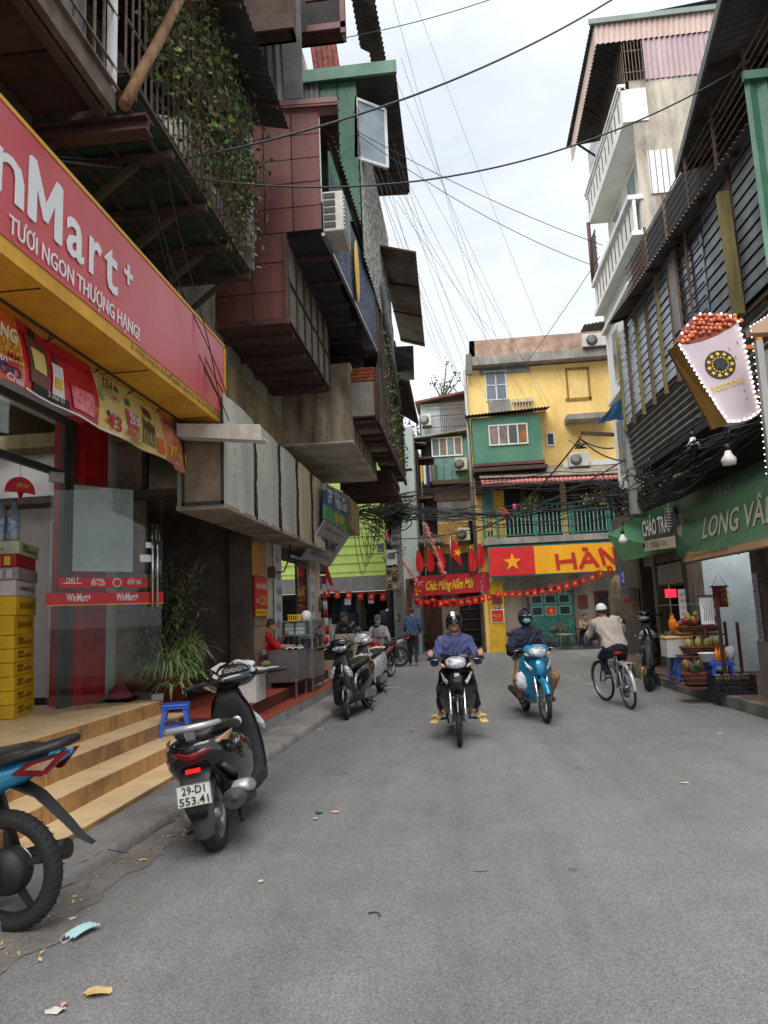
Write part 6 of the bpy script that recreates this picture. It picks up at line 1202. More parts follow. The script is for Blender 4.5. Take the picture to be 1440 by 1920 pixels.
def tangle(name, c, r, n, rad, lb, seed, cat='cable bundle'):
    rg = random.Random(seed); q = MB(); c = V(c)
    for _ in range(n):
        p0 = V([rg.gauss(0, r[i]) for i in range(3)]); pts = []; d = V((rg.gauss(0, 1), rg.gauss(0, .4), rg.gauss(0, .8))).normalized(); p_ = c + p0
        for i in range(9): pts.append(p_.copy()); p_ += d * r[0] * .28; d = (d + V((rg.gauss(0, .5), rg.gauss(0, .3), rg.gauss(-.05, .5)))).normalized(); d = (d + (c - p_) * .5 / max(r)).normalized()
        q.tube(pts, rad * rg.uniform(.5, 1.2), 4, 0, False)
    o = solo(q, name, WIRE, lb, cat); o['kind'] = 'stuff'; return o
tangle('cable_tangle', (-2.0, 23.0, 4.9), (.5, .3, .28), 110, .018, 'dense tangle of black cables round the utility pole', 31); tangle('cable_tangle', (-2.5, 22.9, 4.3), (.3, .2, .3), 26, .014, 'looser loops of black cable left of the utility pole over the lime wall', 32); tangle('cable_tangle', (-2.0, 22.95, 3.2), (.16, .12, .9), 30, .016, 'black cables running down the utility pole', 33)
for k in range(5):
    q = MB(); x = -2.9 - .12 * k; q.tube(sag((x, 23.5, 4.6 - .1 * k), (x + .5, 23.4, 4.3), .5 + .22 * k, 16), .012, 5, 0, False); solo(q, 'cable_loop', WIRE, ['smallest', 'second smallest', 'middle', 'second largest', 'largest'][k] + ' black cable loop drooping over the lime green wall', 'cable', 'cable loops over the lime wall')
# ================================================================ RIGHT SIDE
WH = M('white_facade', rgb(234, 235, 234), rgb(212, 213, 210), ro=.8, sc=.6, gm=.25, sk=1)
MOULD = M('mouldy_render', rgb(204, 196, 180), rgb(138, 130, 118), ro=.95, sc=1.1, gm=.6, sk=1, bump=.4, mix=(.4, .62))
PINKC = M('pink_corrugated', rgb(206, 184, 172), rgb(186, 162, 152), ro=.6, sc=1, gm=.2, sk=1)
wb = wthing('white_house', 'tall white house with long balcony and pink corrugated rooftop room on the right', 'building', (6, 19, 0))
q = Bx(5.02, 11, 17.05, 21.9, 0, 11.6); q.box(5.4, 11, 17.05, 21.9, 11.6, 14.7); ch_(q, 'wall', WH, wb)
q = Bx(5.03, 11, 17.0, 17.05, 3, 14.75); ch_(q, 'side_wall', MOULD, wb)
q = Bx(4.8, 5.42, 16.97, 21.8, 13.6, 13.72); q.box(4.8, 4.9, 16.97, 21.8, 13.72, 14.55); q.box(4.9, 5.42, 16.97, 16.995, 13.72, 14.5); ba = ch_(q, 'balcony', WH, wb)
for dz in (0, .1): q = Bx(4.76 - dz * .3, 4.93, 16.97, 21.85, 14.48 + dz, 14.56 + dz); ch_(q, 'coping', WH, ba)
for k in range(11): q = Bx(4.79, 4.81, 17.3 + .42 * k, 17.36 + .42 * k, 13.85, 14.35); ch_(q, 'slot', DKSTEEL, ba)
q = Bx(4.72, 5.1, 16.96, 21.9, 11.5, 11.62); q.box(4.74, 5.05, 16.96, 21.9, 10.55, 10.67); q.box(4.82, 4.9, 16.97, 21.9, 10.67, 11.5); lb_ = ch_(q, 'lower_balcony', WH, wb)
for k in range(11): q = Bx(4.81, 4.83, 17.3 + .42 * k, 17.36 + .42 * k, 10.8, 11.4); ch_(q, 'slot', DKSTEEL, lb_)
for z in (9.9, 7.6): q = Bx(4.9, 5.05, 17.0, 21.9, z, z + .12); ch_(q, 'cornice', WH, wb)
for yy, z0, z1 in ((18.0, 8.0, 9.6), (20.0, 8.0, 9.6), (18.4, 5.2, 7.0), (20.4, 5.2, 7.0), (18.3, 11.9, 13.3), (20.2, 11.9, 13.3)):
    X = 5.40 if z0 > 11.5 else 5.02; q = Bx(X - .06, X, yy, yy + .9, z0, z1); f = ch_(q, 'window', WF, wb)
    for k in range(2): q = Bx(X - .07, X - .055, yy + .06 + .42 * k, yy + .42 + .42 * k, z0 + .08, z1 - .08); ch_(q, 'pane', SKYG, f)
q = Bx(5.3, 5.9, 16.96, 17.0, 11.6, 12.75); ch_(q, 'side_shutter', WH, wb)
for k in range(4): q = Bx(5.32 + .145 * k, 5.33 + .145 * k, 16.945, 16.96, 11.6, 12.75); ch_(q, 'shutter_joint', DKSTEEL, wb)
q = Co((4.3, 16.95, 15.85), (8.2, 16.95, 15.85), (4.3, 16.95, 16.4), .13, .02); ch_(q, 'gable_sheet', PINKC, wb)
q = Co((5.45, 16.98, 14.72), (8.2, 16.98, 14.72), (5.45, 16.98, 15.85), .13, .02); ch_(q, 'room_sheet', M('mauve_corrugated', rgb(186, 164, 166), rgb(166, 144, 148), ro=.6, gm=.2, sk=1), wb)
q = Co((4.3, 16.95, 15.85), (4.42, 21.7, 15.75), (4.3, 16.95, 16.4), .13, .02); ch_(q, 'eave_sheet', PINKC, wb)
q = Co((4.2, 16.9, 16.42), (4.3, 21.9, 16.42), (8.4, 16.9, 16.8), .14, .02); rf_ = ch_(q, 'roof', M('dark_roof_sheet', (0, 0, 0)), wb)
q = Bx(4.15, 8.4, 16.86, 16.92, 16.38, 16.52); ch_(q, 'roof_trim', M('green_grey_trim', rgb(120, 136, 128), rgb(100, 114, 108), ro=.6), rf_)
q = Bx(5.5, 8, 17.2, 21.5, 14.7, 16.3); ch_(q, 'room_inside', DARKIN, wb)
for k in range(6): q = Bx(4.98 + .085 * k, 4.995 + .085 * k, 16.96, 16.98, 14.72, 15.85); ch_(q, 'grille_bar', IRON, wb)
for z in (14.95, 15.55): q = Bx(4.95, 5.45, 16.955, 16.975, z, z + .02); ch_(q, 'grille_rail', IRON, wb)
for k in range(32): q = Bx(4.93, 4.945, 17.0 + .15 * k, 17.015 + .15 * k, 14.6, 16.0); ch_(q, 'grille_bar', IRON, wb)
for y in (18.2, 19.8, 21.4): q = Bm((4.4, y, 16.3), (5.4, y, 15.4), .05); ch_(q, 'roof_strut', DKSTEEL, wb)
q = Tb([(4.75, 21.7, 11.6), (4.75, 21.7, 13.6)], .06, 8); ch_(q, 'corner_post', MAR, wb)
for k in range(7): q = Bx(4.76, 4.78, 21.0 + .12 * k, 21.02 + .12 * k, 11.6, 13.0); q.box(4.76, 4.78, 20.9, 21.8, 11.8 + .18 * k, 11.82 + .18 * k); ch_(q, 'far_grille', DKSTEEL, wb)
# lower grilles and blue tarpaulin at the corner of the white house
gr = wthing('window_cage', 'rusty black window cage fixed low on the white house below the blue tarpaulin', 'window cage', (4.4, 16.5, 5))
for k in range(12): q = Bx(4.38, 4.4, 15.3 + .22 * k, 15.32 + .22 * k, 3.6, 6.2); ch_(q, 'vertical_bar', DKSTEEL, gr)
for k in range(13): q = Bx(4.37, 4.39, 15.3, 17.9, 3.7 + .2 * k, 3.72 + .2 * k); ch_(q, 'horizontal_bar', DKSTEEL, gr)
for k in range(5): q = Bx(4.4 + .15 * k, 4.41 + .15 * k, 15.28, 15.3, 3.6, 6.2); ch_(q, 'vertical_bar', DKSTEEL, gr)
a, b, c = fx(1119, 793, 3.85), fx(1166, 742, 3.95), fx(1172, 782, 4.1)
q = Gd(lambda s, t: a.lerp(b.lerp(c, t), s) + V((0, 0, .03 * sin(s * 12 + t * 5))), 12, 5); q.grid(lambda s, t: a.lerp(b.lerp(c, t), s) + V((.6 * s, 0, .015 + .03 * sin(s * 12 + t * 5))), 12, 5); solo(q, 'blue_tarpaulin', M('blue_tarp', rgb(30, 120, 200), rgb(60, 150, 220), ro=.5, sc=4), 'bright blue tarpaulin canopy at the corner of the white house', 'tarpaulin')
q = MB(); P = fx(1222, 880, 4.3); q.slab([P, P + V((0, -1.0, .1)), P + V((.4, -1.0, .2)), P + V((.4, 0, .1))], (0, 0, .02)); solo(q, 'blue_tarpaulin', M('blue_tarp', (0, 0, 0)), 'smaller blue tarpaulin piece half hidden behind the cables', 'tarpaulin')
# louvred house
LV0, LV1 = V((3.66, 14.9, 0)), V((3.86, 9.2, 0))
def lv(t, z, off=0.0): return V((LV0.x + (LV1.x - LV0.x) * t + off, LV0.y + (LV1.y - LV0.y) * t, z))
lh = wthing('louvred_house', 'dark louvred upper house with corrugated eaves overhanging the right pavement', 'building', (5, 11, 5))
SLAT = M('louvre_slat', rgb(206, 214, 222), rgb(164, 176, 188), ro=.32, metal=.45, sc=1.5, gm=.35, vary=.2); SLATB = M('louvre_dark', rgb(40, 44, 48), rgb(28, 30, 34), ro=.7)
POSTY = M('yellow_timber', rgb(150, 140, 88), rgb(112, 100, 62), ro=.8, sc=6, sk=1, gm=.4); POSTB = M('brown_timber', rgb(126, 104, 88), rgb(92, 74, 62), ro=.85, sc=6, sk=1)
q = Sl([lv(-.02, 4.3, .45), lv(1.6, 4.3, .45), V((9, 6, 4.3)), V((9, 14.9, 4.3))], (0, 0, 4.6)); ch_(q, 'wall', SLATB, lh)
q = Sl([lv(-.02, 5.2, .02), lv(1.6, 5.2, .02), lv(1.6, 5.2, .5), lv(-.02, 5.2, .5)], (0, 0, .06)); ch_(q, 'floor_edge', DKSTEEL, lh)
bays = [0, .115, .23, .345, .46, .575, .69]
slat = MB(); L_ = 5.7 * .115 - .05; slat.slab([(-.012, 0, 0), (-.012, -L_, 0), (.002, -L_, .136), (.002, 0, .136)], (.012, 0, 0)); s0_ = None
rot_ = math.atan2(LV1.x - LV0.x, -(LV1.y - LV0.y))
for i in range(5):
    for k in range(13):
        P = lv(bays[i] + .006, 5.3 + .155 * k, .02)
        if s0_ is None: s0_ = ch_(slat, 'louvre_slat', SLAT, lh); s0_.location = P - lh.location; s0_.rotation_euler = (0, 0, rot_)
        else: share(s0_, lh, P, (0, R(rr.uniform(-4, 4)), rot_))
for i in range(6): q = Bm(lv(bays[i], 5.12), lv(bays[i], 7.3), .06, .07); ch_(q, 'post', POSTY if i % 2 == 0 else POSTB, lh)
for i in range(5): q = Bm(lv(bays[i] + .06, 5.25, .05), lv(bays[i] + .06, 7.3, .05), .025, .025); ch_(q, 'thin_post', DKSTEEL, lh)
q = Sl([lv(.575, 5.9, -.02), lv(.625, 5.9, -.02), lv(.625, 5.9, .05), lv(.575, 5.9, .05)], (0, 0, 1.35)); ch_(q, 'grey_panel', GALV, lh)
q = Sl([lv(.63, 5.5, .06), lv(.8, 5.5, .06), lv(.8, 5.5, .08), lv(.63, 5.5, .08)], (0, 0, 1.75)); wp = ch_(q, 'blue_window', M('blue_grey_glass', rgb(90, 106, 124), rgb(60, 74, 92), ro=.15, spec=.8), lh)
for k in range(8): q = Bm(lv(.63, 5.6 + .21 * k, .03), lv(.8, 5.6 + .21 * k, .03), .02); ch_(q, 'window_bar', DKSTEEL, lh)
for t_ in (.63, .71): q = Bm(lv(t_, 5.5, .02), lv(t_, 7.3, .02), .035); ch_(q, 'window_post', POSTB, lh)
q = MB(); a, b = fx(1354, 362, 3.7), fx(1385, 590, 3.75); q.beam(a, b, .13, .10); ch_(q, 'yellow_post', POSTY, lh)
for k in range(12): q = MB(); z = 5.35 + .17 * k; q.slab([lv(.82, z, .03), lv(1.25, z, .03), lv(1.25, z + .145, .045), lv(.82, z + .145, .045)], (.01, 0, 0)); ch_(q, 'louvre_slat', M('louvre_shade', rgb(140, 148, 152), rgb(104, 112, 118), ro=.6, gm=.3, vary=.15), lh)
q = Bm(lv(1.0, 5.3, .02), lv(1.0, 7.4, .02), .05); ch_(q, 'rusty_post', DKSTEEL, lh)
# eaves
q = Co((3.36, 14.4, 7.28), (3.84, 7.6, 7.28), (4.3, 14.4, 7.55), .11, .02); ch_(q, 'lower_eave', M('eave_sheet', rgb(120, 118, 118), rgb(88, 86, 86), ro=.8, sc=1.4, gm=.4), lh)
for k in range(7): q = MB(); t_ = k / 6; a = V((3.40 + .44 * t_, 14.2 - 6.4 * t_, 7.24)); q.beam(a, a + V((.8, 0, .22)), .05); ch_(q, 'eave_rafter', DKSTEEL, lh)
q = Co((3.9, 11.1, 8.45), (3.2, 6.2, 8.45), (5.0, 11.1, 8.75), .11, .02); ue = ch_(q, 'upper_eave', M('eave_sheet', (0, 0, 0)), lh)
q = Bm((3.88, 11.1, 8.45), (3.18, 6.2, 8.45), .03, .14); ch_(q, 'eave_trim', M('pale_green_trim', rgb(112, 124, 116), rgb(86, 96, 90), ro=.6), ue)
for k in range(5): q = MB(); t_ = k / 4; a = V((3.9 - .6 * t_, 10.9 - 4.4 * t_, 8.38)); q.beam(a, a + V((1.0, 0, .22)), .06); ch_(q, 'eave_rafter', DKSTEEL, ue)
for k in range(6): z = 7.62 + .13 * k; q = Tb([(3.72, 14.0, z), (3.98, 6.5, z)], .011, 5); ch_(q, 'wash_rail', IRON, lh)
for k in range(6): y = 7.4 + 1.05 * k; q = Bm((3.98 - .035 * (y - 6.5), y, 7.4), (3.98 - .035 * (y - 6.5), y, 8.4), .04); ch_(q, 'rail_post', POSTB, lh)
for k in range(9): q = Bm((3.75, 13.9 - .14 * k, 7.35), (3.75, 13.9 - .14 * k, 8.3), .014); ch_(q, 'rusty_bar', RUSTY, lh)
q = Co((3.42, 7.45, 5.05), (4.5, 7.45, 5.05), (3.42, 7.45, 7.2), .16, .018); q.box(3.40, 4.5, 7.38, 7.44, 7.18, 7.28); ch_(q, 'green_sheet', GRN, lh)
q = Co(lv(-.02, 4.35, .12), lv(-.02, 5.2, .05), lv(1.1, 4.35, .12), .12, .02); ch_(q, 'ribbed_shutter', M('shutter_grey', rgb(116, 116, 114), rgb(86, 86, 86), ro=.6, gm=.35), lh)
q = Bm(lv(-.03, 3.4, .1), lv(-.03, 5.3, .1), .2, .2); ch_(q, 'grey_pier', GALV, lh)
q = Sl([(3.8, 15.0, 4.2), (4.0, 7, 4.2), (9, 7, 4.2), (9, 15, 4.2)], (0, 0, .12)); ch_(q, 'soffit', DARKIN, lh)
# shops at street level, facade at X=4.7
sw = wthing('shop_row', 'row of dim open shopfronts behind worn pillars under the green awnings', 'shops', (5, 13, .17))
PIL = M('worn_pillar', rgb(136, 122, 104), rgb(96, 84, 72), ro=.9, sc=2, gm=.5, sk=1)
q = Bx(4.72, 9, 16.9, 17.05, .17, 3.9); q.box(4.75, 9, 7, 21.5, 3.3, 4.2); ch_(q, 'back_structure', DARKIN, sw)
q = Bx(6.4, 6.5, 7, 16.9, .17, 3.3); q.box(4.75, 6.4, 14.75, 14.85, .17, 3.3); ch_(q, 'back_wall', M('pale_tile_wall', rgb(196, 206, 208), rgb(176, 188, 192), ro=.35), sw)
q = Bx(4.75, 6.4, 10.95, 11.05, .17, 3.3); ch_(q, 'side_wall', M('pale_tile_wall', (0, 0, 0)), sw)
for k in range(6): q = Bx(6.385, 6.4, 11.0, 14.8, .6 + .45 * k, .608 + .45 * k); ch_(q, 'tile_joint', GALV, sw)
q = Bx(4.76, 6.4, 11.05, 14.75, 3.24, 3.3); ch_(q, 'ceiling', WALLI, sw)
q = Bx(5.9, 5.96, 12.0, 13.4, 3.16, 3.2); ch_(q, 'tube_light', M('tube_lamp2', (1, 1, 1), emit=14), sw)
q = Bx(5.5, 5.56, 13.7, 14.4, 3.16, 3.2); ch_(q, 'tube_light', LAMP, sw)
for (y0, y1, x0, m_) in ((10.95, 11.25, 4.4, PIL), (14.6, 14.85, 4.5, PIL), (16.7, 16.95, 4.45, PIL), (9.3, 9.5, 4.4, POSTB), (17.8, 18.1, 4.4, M('brown_pier', (0, 0, 0)))): q = Bx(x0, x0 + .3, y0, y1, .17, 3.0); ch_(q, 'pillar', m_, sw)
q = Bx(4.38, 4.6, 10.9, 11.28, .17, .95); ch_(q, 'stone_base', CONC2, sw)
q = Bx(4.5, 4.7, 7, 18, 2.42, 3.1); ch_(q, 'beam', PIL, sw)
for k in range(26): q = MB(); y = 10.85 - .085 * k; q.slab([(4.45, y, .2), (4.5 , y - .03, .2), (4.5, y - .045, .2), (4.45, y - .015, .2)], (0, 0, 2.15)); ch_(q, 'gate_slat', POSTB, sw)
q = Bx(4.52, 4.56, 8.5, 10.9, .17, 2.4); ch_(q, 'gate_back', DARKIN, sw)
q = Bx(4.7, 4.75, 14.85, 16.7, .17, 1.0); q.box(4.55, 4.6, 14.85, 16.7, 1.9, 2.4); q.box(6.0, 6.1, 14.85, 16.9, .17, 3.3); ch_(q, 'dim_shop', M('dim_brown', (0, 0, 0)), sw)
for k in range(8): q = Bx(4.5, 4.52, 14.9 + .23 * k, 15.1 + .23 * k, 1.95, 2.38); ch_(q, 'shutter_panel', GALV, sw)
q = Bx(4.37, 4.38, 11.0, 11.17, .95, 1.95); lt = tag(q.build('paper_notice', M('handwritten_paper', rgb(190, 184, 196), rgb(170, 162, 178), ro=.9)), 'long narrow handwritten paper notice pasted on the right pillar', 'notice')
for k in range(12): q = Bx(4.364, 4.368, 11.02, 11.10 + .05 * (k % 2), 1.0 + .075 * k, 1.012 + .075 * k); ch_(q, 'ink_line', NAVYP, lt)
# awnings
AG = M('awning_green', rgb(76, 116, 80), rgb(60, 98, 68), ro=.55, sc=1, gm=.3); AG2 = M('awning_green_bright', rgb(52, 122, 76), rgb(44, 104, 66), ro=.5, sc=1, gm=.3)
aw = wthing('green_awning', 'big dark green shop awning lettered ĐẠI LÝ LONG VÂN over the fruit stall', 'awning', (4.2, 11, 3))
BLp = fz(1283, 1056, 2.2); TRp = V((4.6, 7.0, 3.65)); BRp = V((3.72, 7.0, 2.2)); _an = (BRp - BLp).cross(TRp - BRp)
def rp(px, py):
    d = _f * FPX + _r * (px - 720) - _u * (py - 960); return CAMP + d * ((BLp - CAMP).dot(_an) / d.dot(_an))
TL_ = rp(1215, 966); TLf = rp(1258, 944); TRp = rp(1445, 854); BRp = rp(1445, 1024); TR2 = TRp + (TRp - TLf).normalized() * 2.5; BR2 = BRp + (BRp - BLp).normalized() * 2.5; TRp, BRp = TR2, BR2
q = MB(); q.add([TL_, TLf, TRp, BRp, BLp], [(0, 1, 4), (1, 2, 3, 4)]); q.add([p_ + V((.012, 0, -.01)) for p_ in (TL_, TLf, TRp, BRp, BLp)], [(0, 4, 1), (1, 4, 3, 2)]); ch_(q, 'canvas', AG, aw)
ua = V((0, -1, 0)); va = (TRp - BRp).normalized(); na = ua.cross(va); na = _an.normalized() * (1 if _an.x < 0 else -1)
def onaw(t, h, lift=.01): # t metres from the far bottom corner toward the camera, h metres up the slope
    return V((BLp.x + (BRp.x - BLp.x) * t / (BLp.y - 7.0), BLp.y - t, 2.2)) + va * h + na * lift
q = MB(); n_ = 24
q.add([onaw(.02 + 4.9 * i / n_, 0, .006) for i in range(n_ + 1)] + [onaw(.02 + 4.9 * i / n_ - .0, .17 + .17 * max(0, 1 - i / 9) ** 1.5, .006) for i in range(n_ + 1)], [(i, i + 1, n_ + 2 + i, n_ + 1 + i) for i in range(n_)]); ch_(q, 'yellow_border', M('awning_ochre', rgb(150, 124, 76), rgb(128, 80, 50), ro=.5, sc=1), aw)
GRL = M('awning_lettering', rgb(176, 166, 156), rgb(160, 150, 140), ro=.6)
def awt(s_, l, r_, h_, m_, b_):
    a_, b2 = rp(*l) + na * .012, rp(*r_) + na * .012; uu = (b2 - a_).normalized(); text(s_, a_, uu, va, h_, m_, aw, width=(b2 - a_).length, bold=b_, ext=0)
awt('ĐẠI LÝ', (1337, 934), (1372, 920), .42, GRL, .02)
awt('LONG VÂN', (1318, 1011), (1462, 975), .95, GRL, .03)
awt('101 Hương Viên - Đồng Nhân - Hà Nội', (1300, 1046), (1365, 1031), .14, DKSTEEL, 0)
c0 = rp(1270, 985) + na * .012; q = MB(); q.add([c0 + ua * .38 * cos(k * .314) + va * .42 * sin(k * .314) for k in range(20)] , [tuple(range(20))]); q.add([c0 + ua * .1 + va * -.3, c0 + ua * .45 + va * -.55, c0 + ua * .38 + va * -.1], [(0, 1, 2)]); e_ = ch_(q, 'emblem', GRL, aw); text('MILO', c0 + ua * -.27 + va * -.1 + na * .005, ua, va, .26, AG, e_, width=.54, bold=.04, ext=0)
for yy in (11.9, 9.9, 8.0): q = Bm((3.73, yy, 2.17), (4.6, yy, 3.55), .03); ch_(q, 'awning_frame', DKSTEEL, aw)
q = Tb([BLp, BRp], .02, 6); ch_(q, 'front_bar', POSTB, aw)
a2_ = wthing('green_awning', 'smaller bright green awning beyond the lettered one', 'awning', (4, 15, 3))
A_, B_, C2_, D2_ = fx(1138, 1003, 3.75), fx(1203, 962, 4.5), fx(1262, 1032, 3.75), fx(1168, 1054, 3.7); B2 = fx(1262, 940, 4.5)
q = MB(); q.add([A_, B_, C2_, D2_, B2], [(0, 1, 2, 3), (1, 4, 2)]); q.add([p_ + V((.01, 0, -.01)) for p_ in (A_, B_, C2_, D2_, B2)], [(3, 2, 1, 0), (2, 4, 1)]); ch_(q, 'canvas', AG2, a2_)
sb = wthing('dark_sign_board', 'dark shop board with white lettering between the two green awnings', 'sign', (3.7, 14, 2.8)); a, b, c, d = fx(1206, 978, 3.62), fx(1262, 962, 3.62), fx(1268, 1026, 3.62), fx(1209, 1034, 3.62)
q = Sl([a, b, c, d], (.04, 0, 0)); ch_(q, 'board', M('board_dark', rgb(60, 62, 64), ro=.5), sb); q = Sl([a.lerp(d, .66) + V((-.01, 0, 0)), b.lerp(c, .66) + V((-.01, 0, 0)), c + V((-.01, 0, 0)), d + V((-.01, 0, 0))], (.005, 0, 0)); ch_(q, 'white_strip', CR, sb)
text('CHÁO TRAI', a.lerp(d, .5) + V((-.012, 0, 0)), b - a, v, .42, WHT, sb, width=(b - a).length * .9, bold=.03, ext=0); text('ĐT: 0936 101', a.lerp(d, .9) + V((-.02, 0, 0)), b - a, v, .16, INK, sb, width=(b - a).length * .8, ext=0)
def bulb(px, py, Y, lb, s=.1):
    P = fy(px, py, Y); t = wthing('hanging_lamp', lb, 'lamp', P); q = La([(0, -s), (s * .9, -s), (s, -s * .2), (s * .5, s * .5), (s * .4, s)], P, 'z', 14); ch_(q, 'bulb', WHT, t); q = Tb([P + V((0, 0, s)), P + V((0, 0, s * 1.9))], s * .45, 8); q.tube([P + V((0, 0, s * 1.9)), P + V((.05, 0, s * 4)), P + V((.5, 0, s * 5))], .012, 5); ch_(q, 'holder', BLK, t)
bulb(1366, 858, 8.6, 'large white lamp hanging under the dark eave above the green awning', .085); bulb(1168, 1010, 14.5, 'white lamp hanging in front of the smaller green awning', .09); bulb(1300, 832, 10, 'white lamp beneath the louvred house behind the cup sign', .09)
q = MB(); P = fx(1254, 955, 3.6)
for k in range(7): q.tube([P + V((.07 * cos(t), .07 * sin(t), -.05 * k)) for t in [j * .785 for j in range(8)]], .01, 4, closed=True)
q.tube([P + V((0, 0, .1)), P + V((0, 0, -.35))], .02, 6); solo(q, 'insulator_coil', GALV, 'grey insulator coil hanging at the corner of the lettered awning', 'insulator')
# ---------------------------------------------------------------- giant cup sign
cup = wthing('cup_sign', 'giant drink cup shop sign full of popcorn-like pearls edged with lit bulbs', 'sign', (2.9, 7.4, 3.6))
CY = 7.3
def cp(px, py, dy=0.0): return fy(px, py, CY) + V((0, dy, 0))
body = [(1271, 645), (1290, 646), (1315, 641), (1345, 629), (1368, 616), (1384, 605), (1395, 640), (1406, 690), (1416, 735), (1425, 770), (1421, 778), (1405, 787), (1385, 792), (1364, 793), (1345, 765), (1320, 722), (1295, 682)]
q = Sl([cp(*p_) for p_ in body], (0, .16, 0)); ch_(q, 'cup_body', M('cup_white', rgb(196, 182, 188), rgb(178, 162, 172), ro=.3, sc=.8), cup)
q = MB(); side = [(1260, 648), (1344, 799), (1364, 795), (1271, 645)]; q.slab([cp(*side[0], .12), cp(*side[1], .12), cp(*side[2], .0), cp(*side[3], 0)], (0, .05, 0)); ch_(q, 'cup_side', M('cup_side_ochre', rgb(124, 92, 40), rgb(96, 70, 30), ro=.5), cup)
top = [(1270, 640), (1278, 622), (1288, 606), (1300, 594), (1312, 587), (1330, 588), (1350, 587), (1368, 590), (1380, 596), (1384, 604), (1366, 617), (1345, 630), (1315, 642), (1290, 647)]
q = Sl([cp(*p_, .01) for p_ in top], (0, .14, 0)); ch_(q, 'topping_board', M('topping_brown', rgb(150, 60, 40), rgb(110, 40, 32), ro=.5, sc=20), cup)
rg = random.Random(8); PEARL = [M('pearl_orange', rgb(222, 140, 80), rgb(190, 90, 60), ro=.25), M('pearl_amber', rgb(206, 110, 70), rgb(150, 60, 50), ro=.25)]
pn_ = 0
for py in range(592, 646, 8):
    for px in range(1272, 1386, 8):
        x, y = px + rg.uniform(-2, 2) + (4 if (py // 8) % 2 else 0), py + rg.uniform(-2, 2)
        lo = 645 - max(0, (x - 1275)) * .36; hi = 640 - (x - 1270) * 1.3 if x < 1310 else 588
        if hi + 3 < y < lo - 1: q = El(cp(x, y, -.005), (.024, .016, .024), 0, 8, 6); ch_(q, 'pearl', PEARL[rg.randrange(2)], cup); pn_ += 1
BULB = M('lit_bulb', (.8, .74, .68), (.8, .74, .68), emit=1.4); bm0 = MB(); bm0.ell((0, 0, 0), (.0115, .0115, .0115), 0, 8, 6); b0 = ch_(bm0, 'lit_bulb', BULB, cup); b0.location = cp(1273, 648, -.02) - cup.location
edge = [(1273, 648), (1320, 726), (1364, 790), (1385, 790), (1405, 784), (1421, 773), (1414, 735), (1404, 690), (1393, 640), (1382, 606)]
topedge = [(1382, 604), (1368, 594), (1350, 590), (1330, 590), (1312, 590), (1300, 598), (1288, 611), (1278, 626), (1273, 640)]
def along(pl_, step):
    out = []; 
    for (x0, y0), (x1, y1) in zip(pl_, pl_[1:]):
        n = max(1, int(math.hypot(x1 - x0, y1 - y0) / step))
        out += [(x0 + (x1 - x0) * i / n, y0 + (y1 - y0) * i / n) for i in range(n)]
    return out
for x, y in along(edge, 9) + along(topedge, 11): share(b0, cup, cp(x + rg.uniform(-1, 1), y, -.02))
c0 = cp(1350, 684, -.006); q = MB(); q.add([c0 + V((.151 * cos(k * .2094), 0, .151 * sin(k * .2094))) for k in range(30)], [tuple(range(30))]); lg = ch_(q, 'round_logo', M('logo_black', rgb(34, 34, 38), ro=.5), cup)
for k in range(11): star(c0 + V((.115 * cos(k * .571), -.003, .115 * sin(k * .571))), .026, YELP, lg, th=.002, tilt=k)
for k in range(16): star(c0 + V((.078 * cos(k * .393 + .2), -.003, .078 * sin(k * .393 + .2))), .012, YELP, lg, th=.002, tilt=k)
star(c0 + V((0, -.006, 0)), .075, M('logo_black', (0, 0, 0)), lg, th=.002, tilt=.2, inner=.55)
a, b = cp(1336, 737, -.006), cp(1396, 716, -.006); text('TOCOTOCO', a, b - a, V((-.2, 0, 1)), .085, YELP, cup, width=(b - a).length, bold=.04, ext=.002)
for px, py in ((1322, 676), (1366, 652), (1378, 668), (1381, 640), (1395, 730), (1399, 745), (1330, 664)): P = cp(px, py, -.004); q = Bm(P, P + V((.012, 0, -.03)), .008, .003); ch_(q, 'printed_dash', M('violet_print', rgb(120, 96, 160), ro=.5), cup)
OB = M('orange_steel', rgb(206, 130, 30), rgb(186, 110, 24), ro=.5)
q = Bm(fy(1392, 652, CY + .1), fy(1426, 650, CY + .12), .04); ch_(q, 'bracket_arm', OB, cup); q = Bm(fy(1418, 740, CY + .1), fy(1434, 738, CY + .12), .04); ch_(q, 'bracket_arm', OB, cup); q = Bm(fy(1422, 630, CY + .12), fy(1435, 762, CY + .12), .05); ch_(q, 'bracket_post', OB, cup)
ls = wthing('bulb_edged_sign', 'bulb-edged light box sign cut by the right edge of the photo', 'sign', (3.1, 6.9, 3.4))
a, b, c, d = fy(1405, 612, 6.9), fy(1470, 572, 6.9), fy(1480, 640, 6.9), fy(1412, 650, 6.9)
q = Sl([a, b, c + V((0, 0, .1)), d + V((0, 0, .14))], (0, .12, 0)); ch_(q, 'light_box', M('lightbox_tan', rgb(170, 140, 120), rgb(150, 110, 90), ro=.4), ls); e1, e2 = fy(1422, 640, 6.95), fy(1446, 905, 6.95); q = Bm(e1, e2 + V((.02, 0, 0)), .06, .06); ch_(q, 'side_post', GALV, ls)
q = Sl([fy(1426, 660, 7.0), fy(1480, 640, 7.0), fy(1500, 900, 7.0), fy(1446, 900, 7.0)], (0, .03, 0)); ch_(q, 'grey_panel', M('grey_panel', rgb(120, 124, 128), rgb(100, 104, 108), ro=.5), ls)
for x, y in along([(1407, 612), (1440, 591), (1460, 578)], 7) + along([(1408, 620), (1421, 720), (1438, 900)], 12): share(b0, ls, fy(x, y, 6.86), scale=(.5, .5, .5))
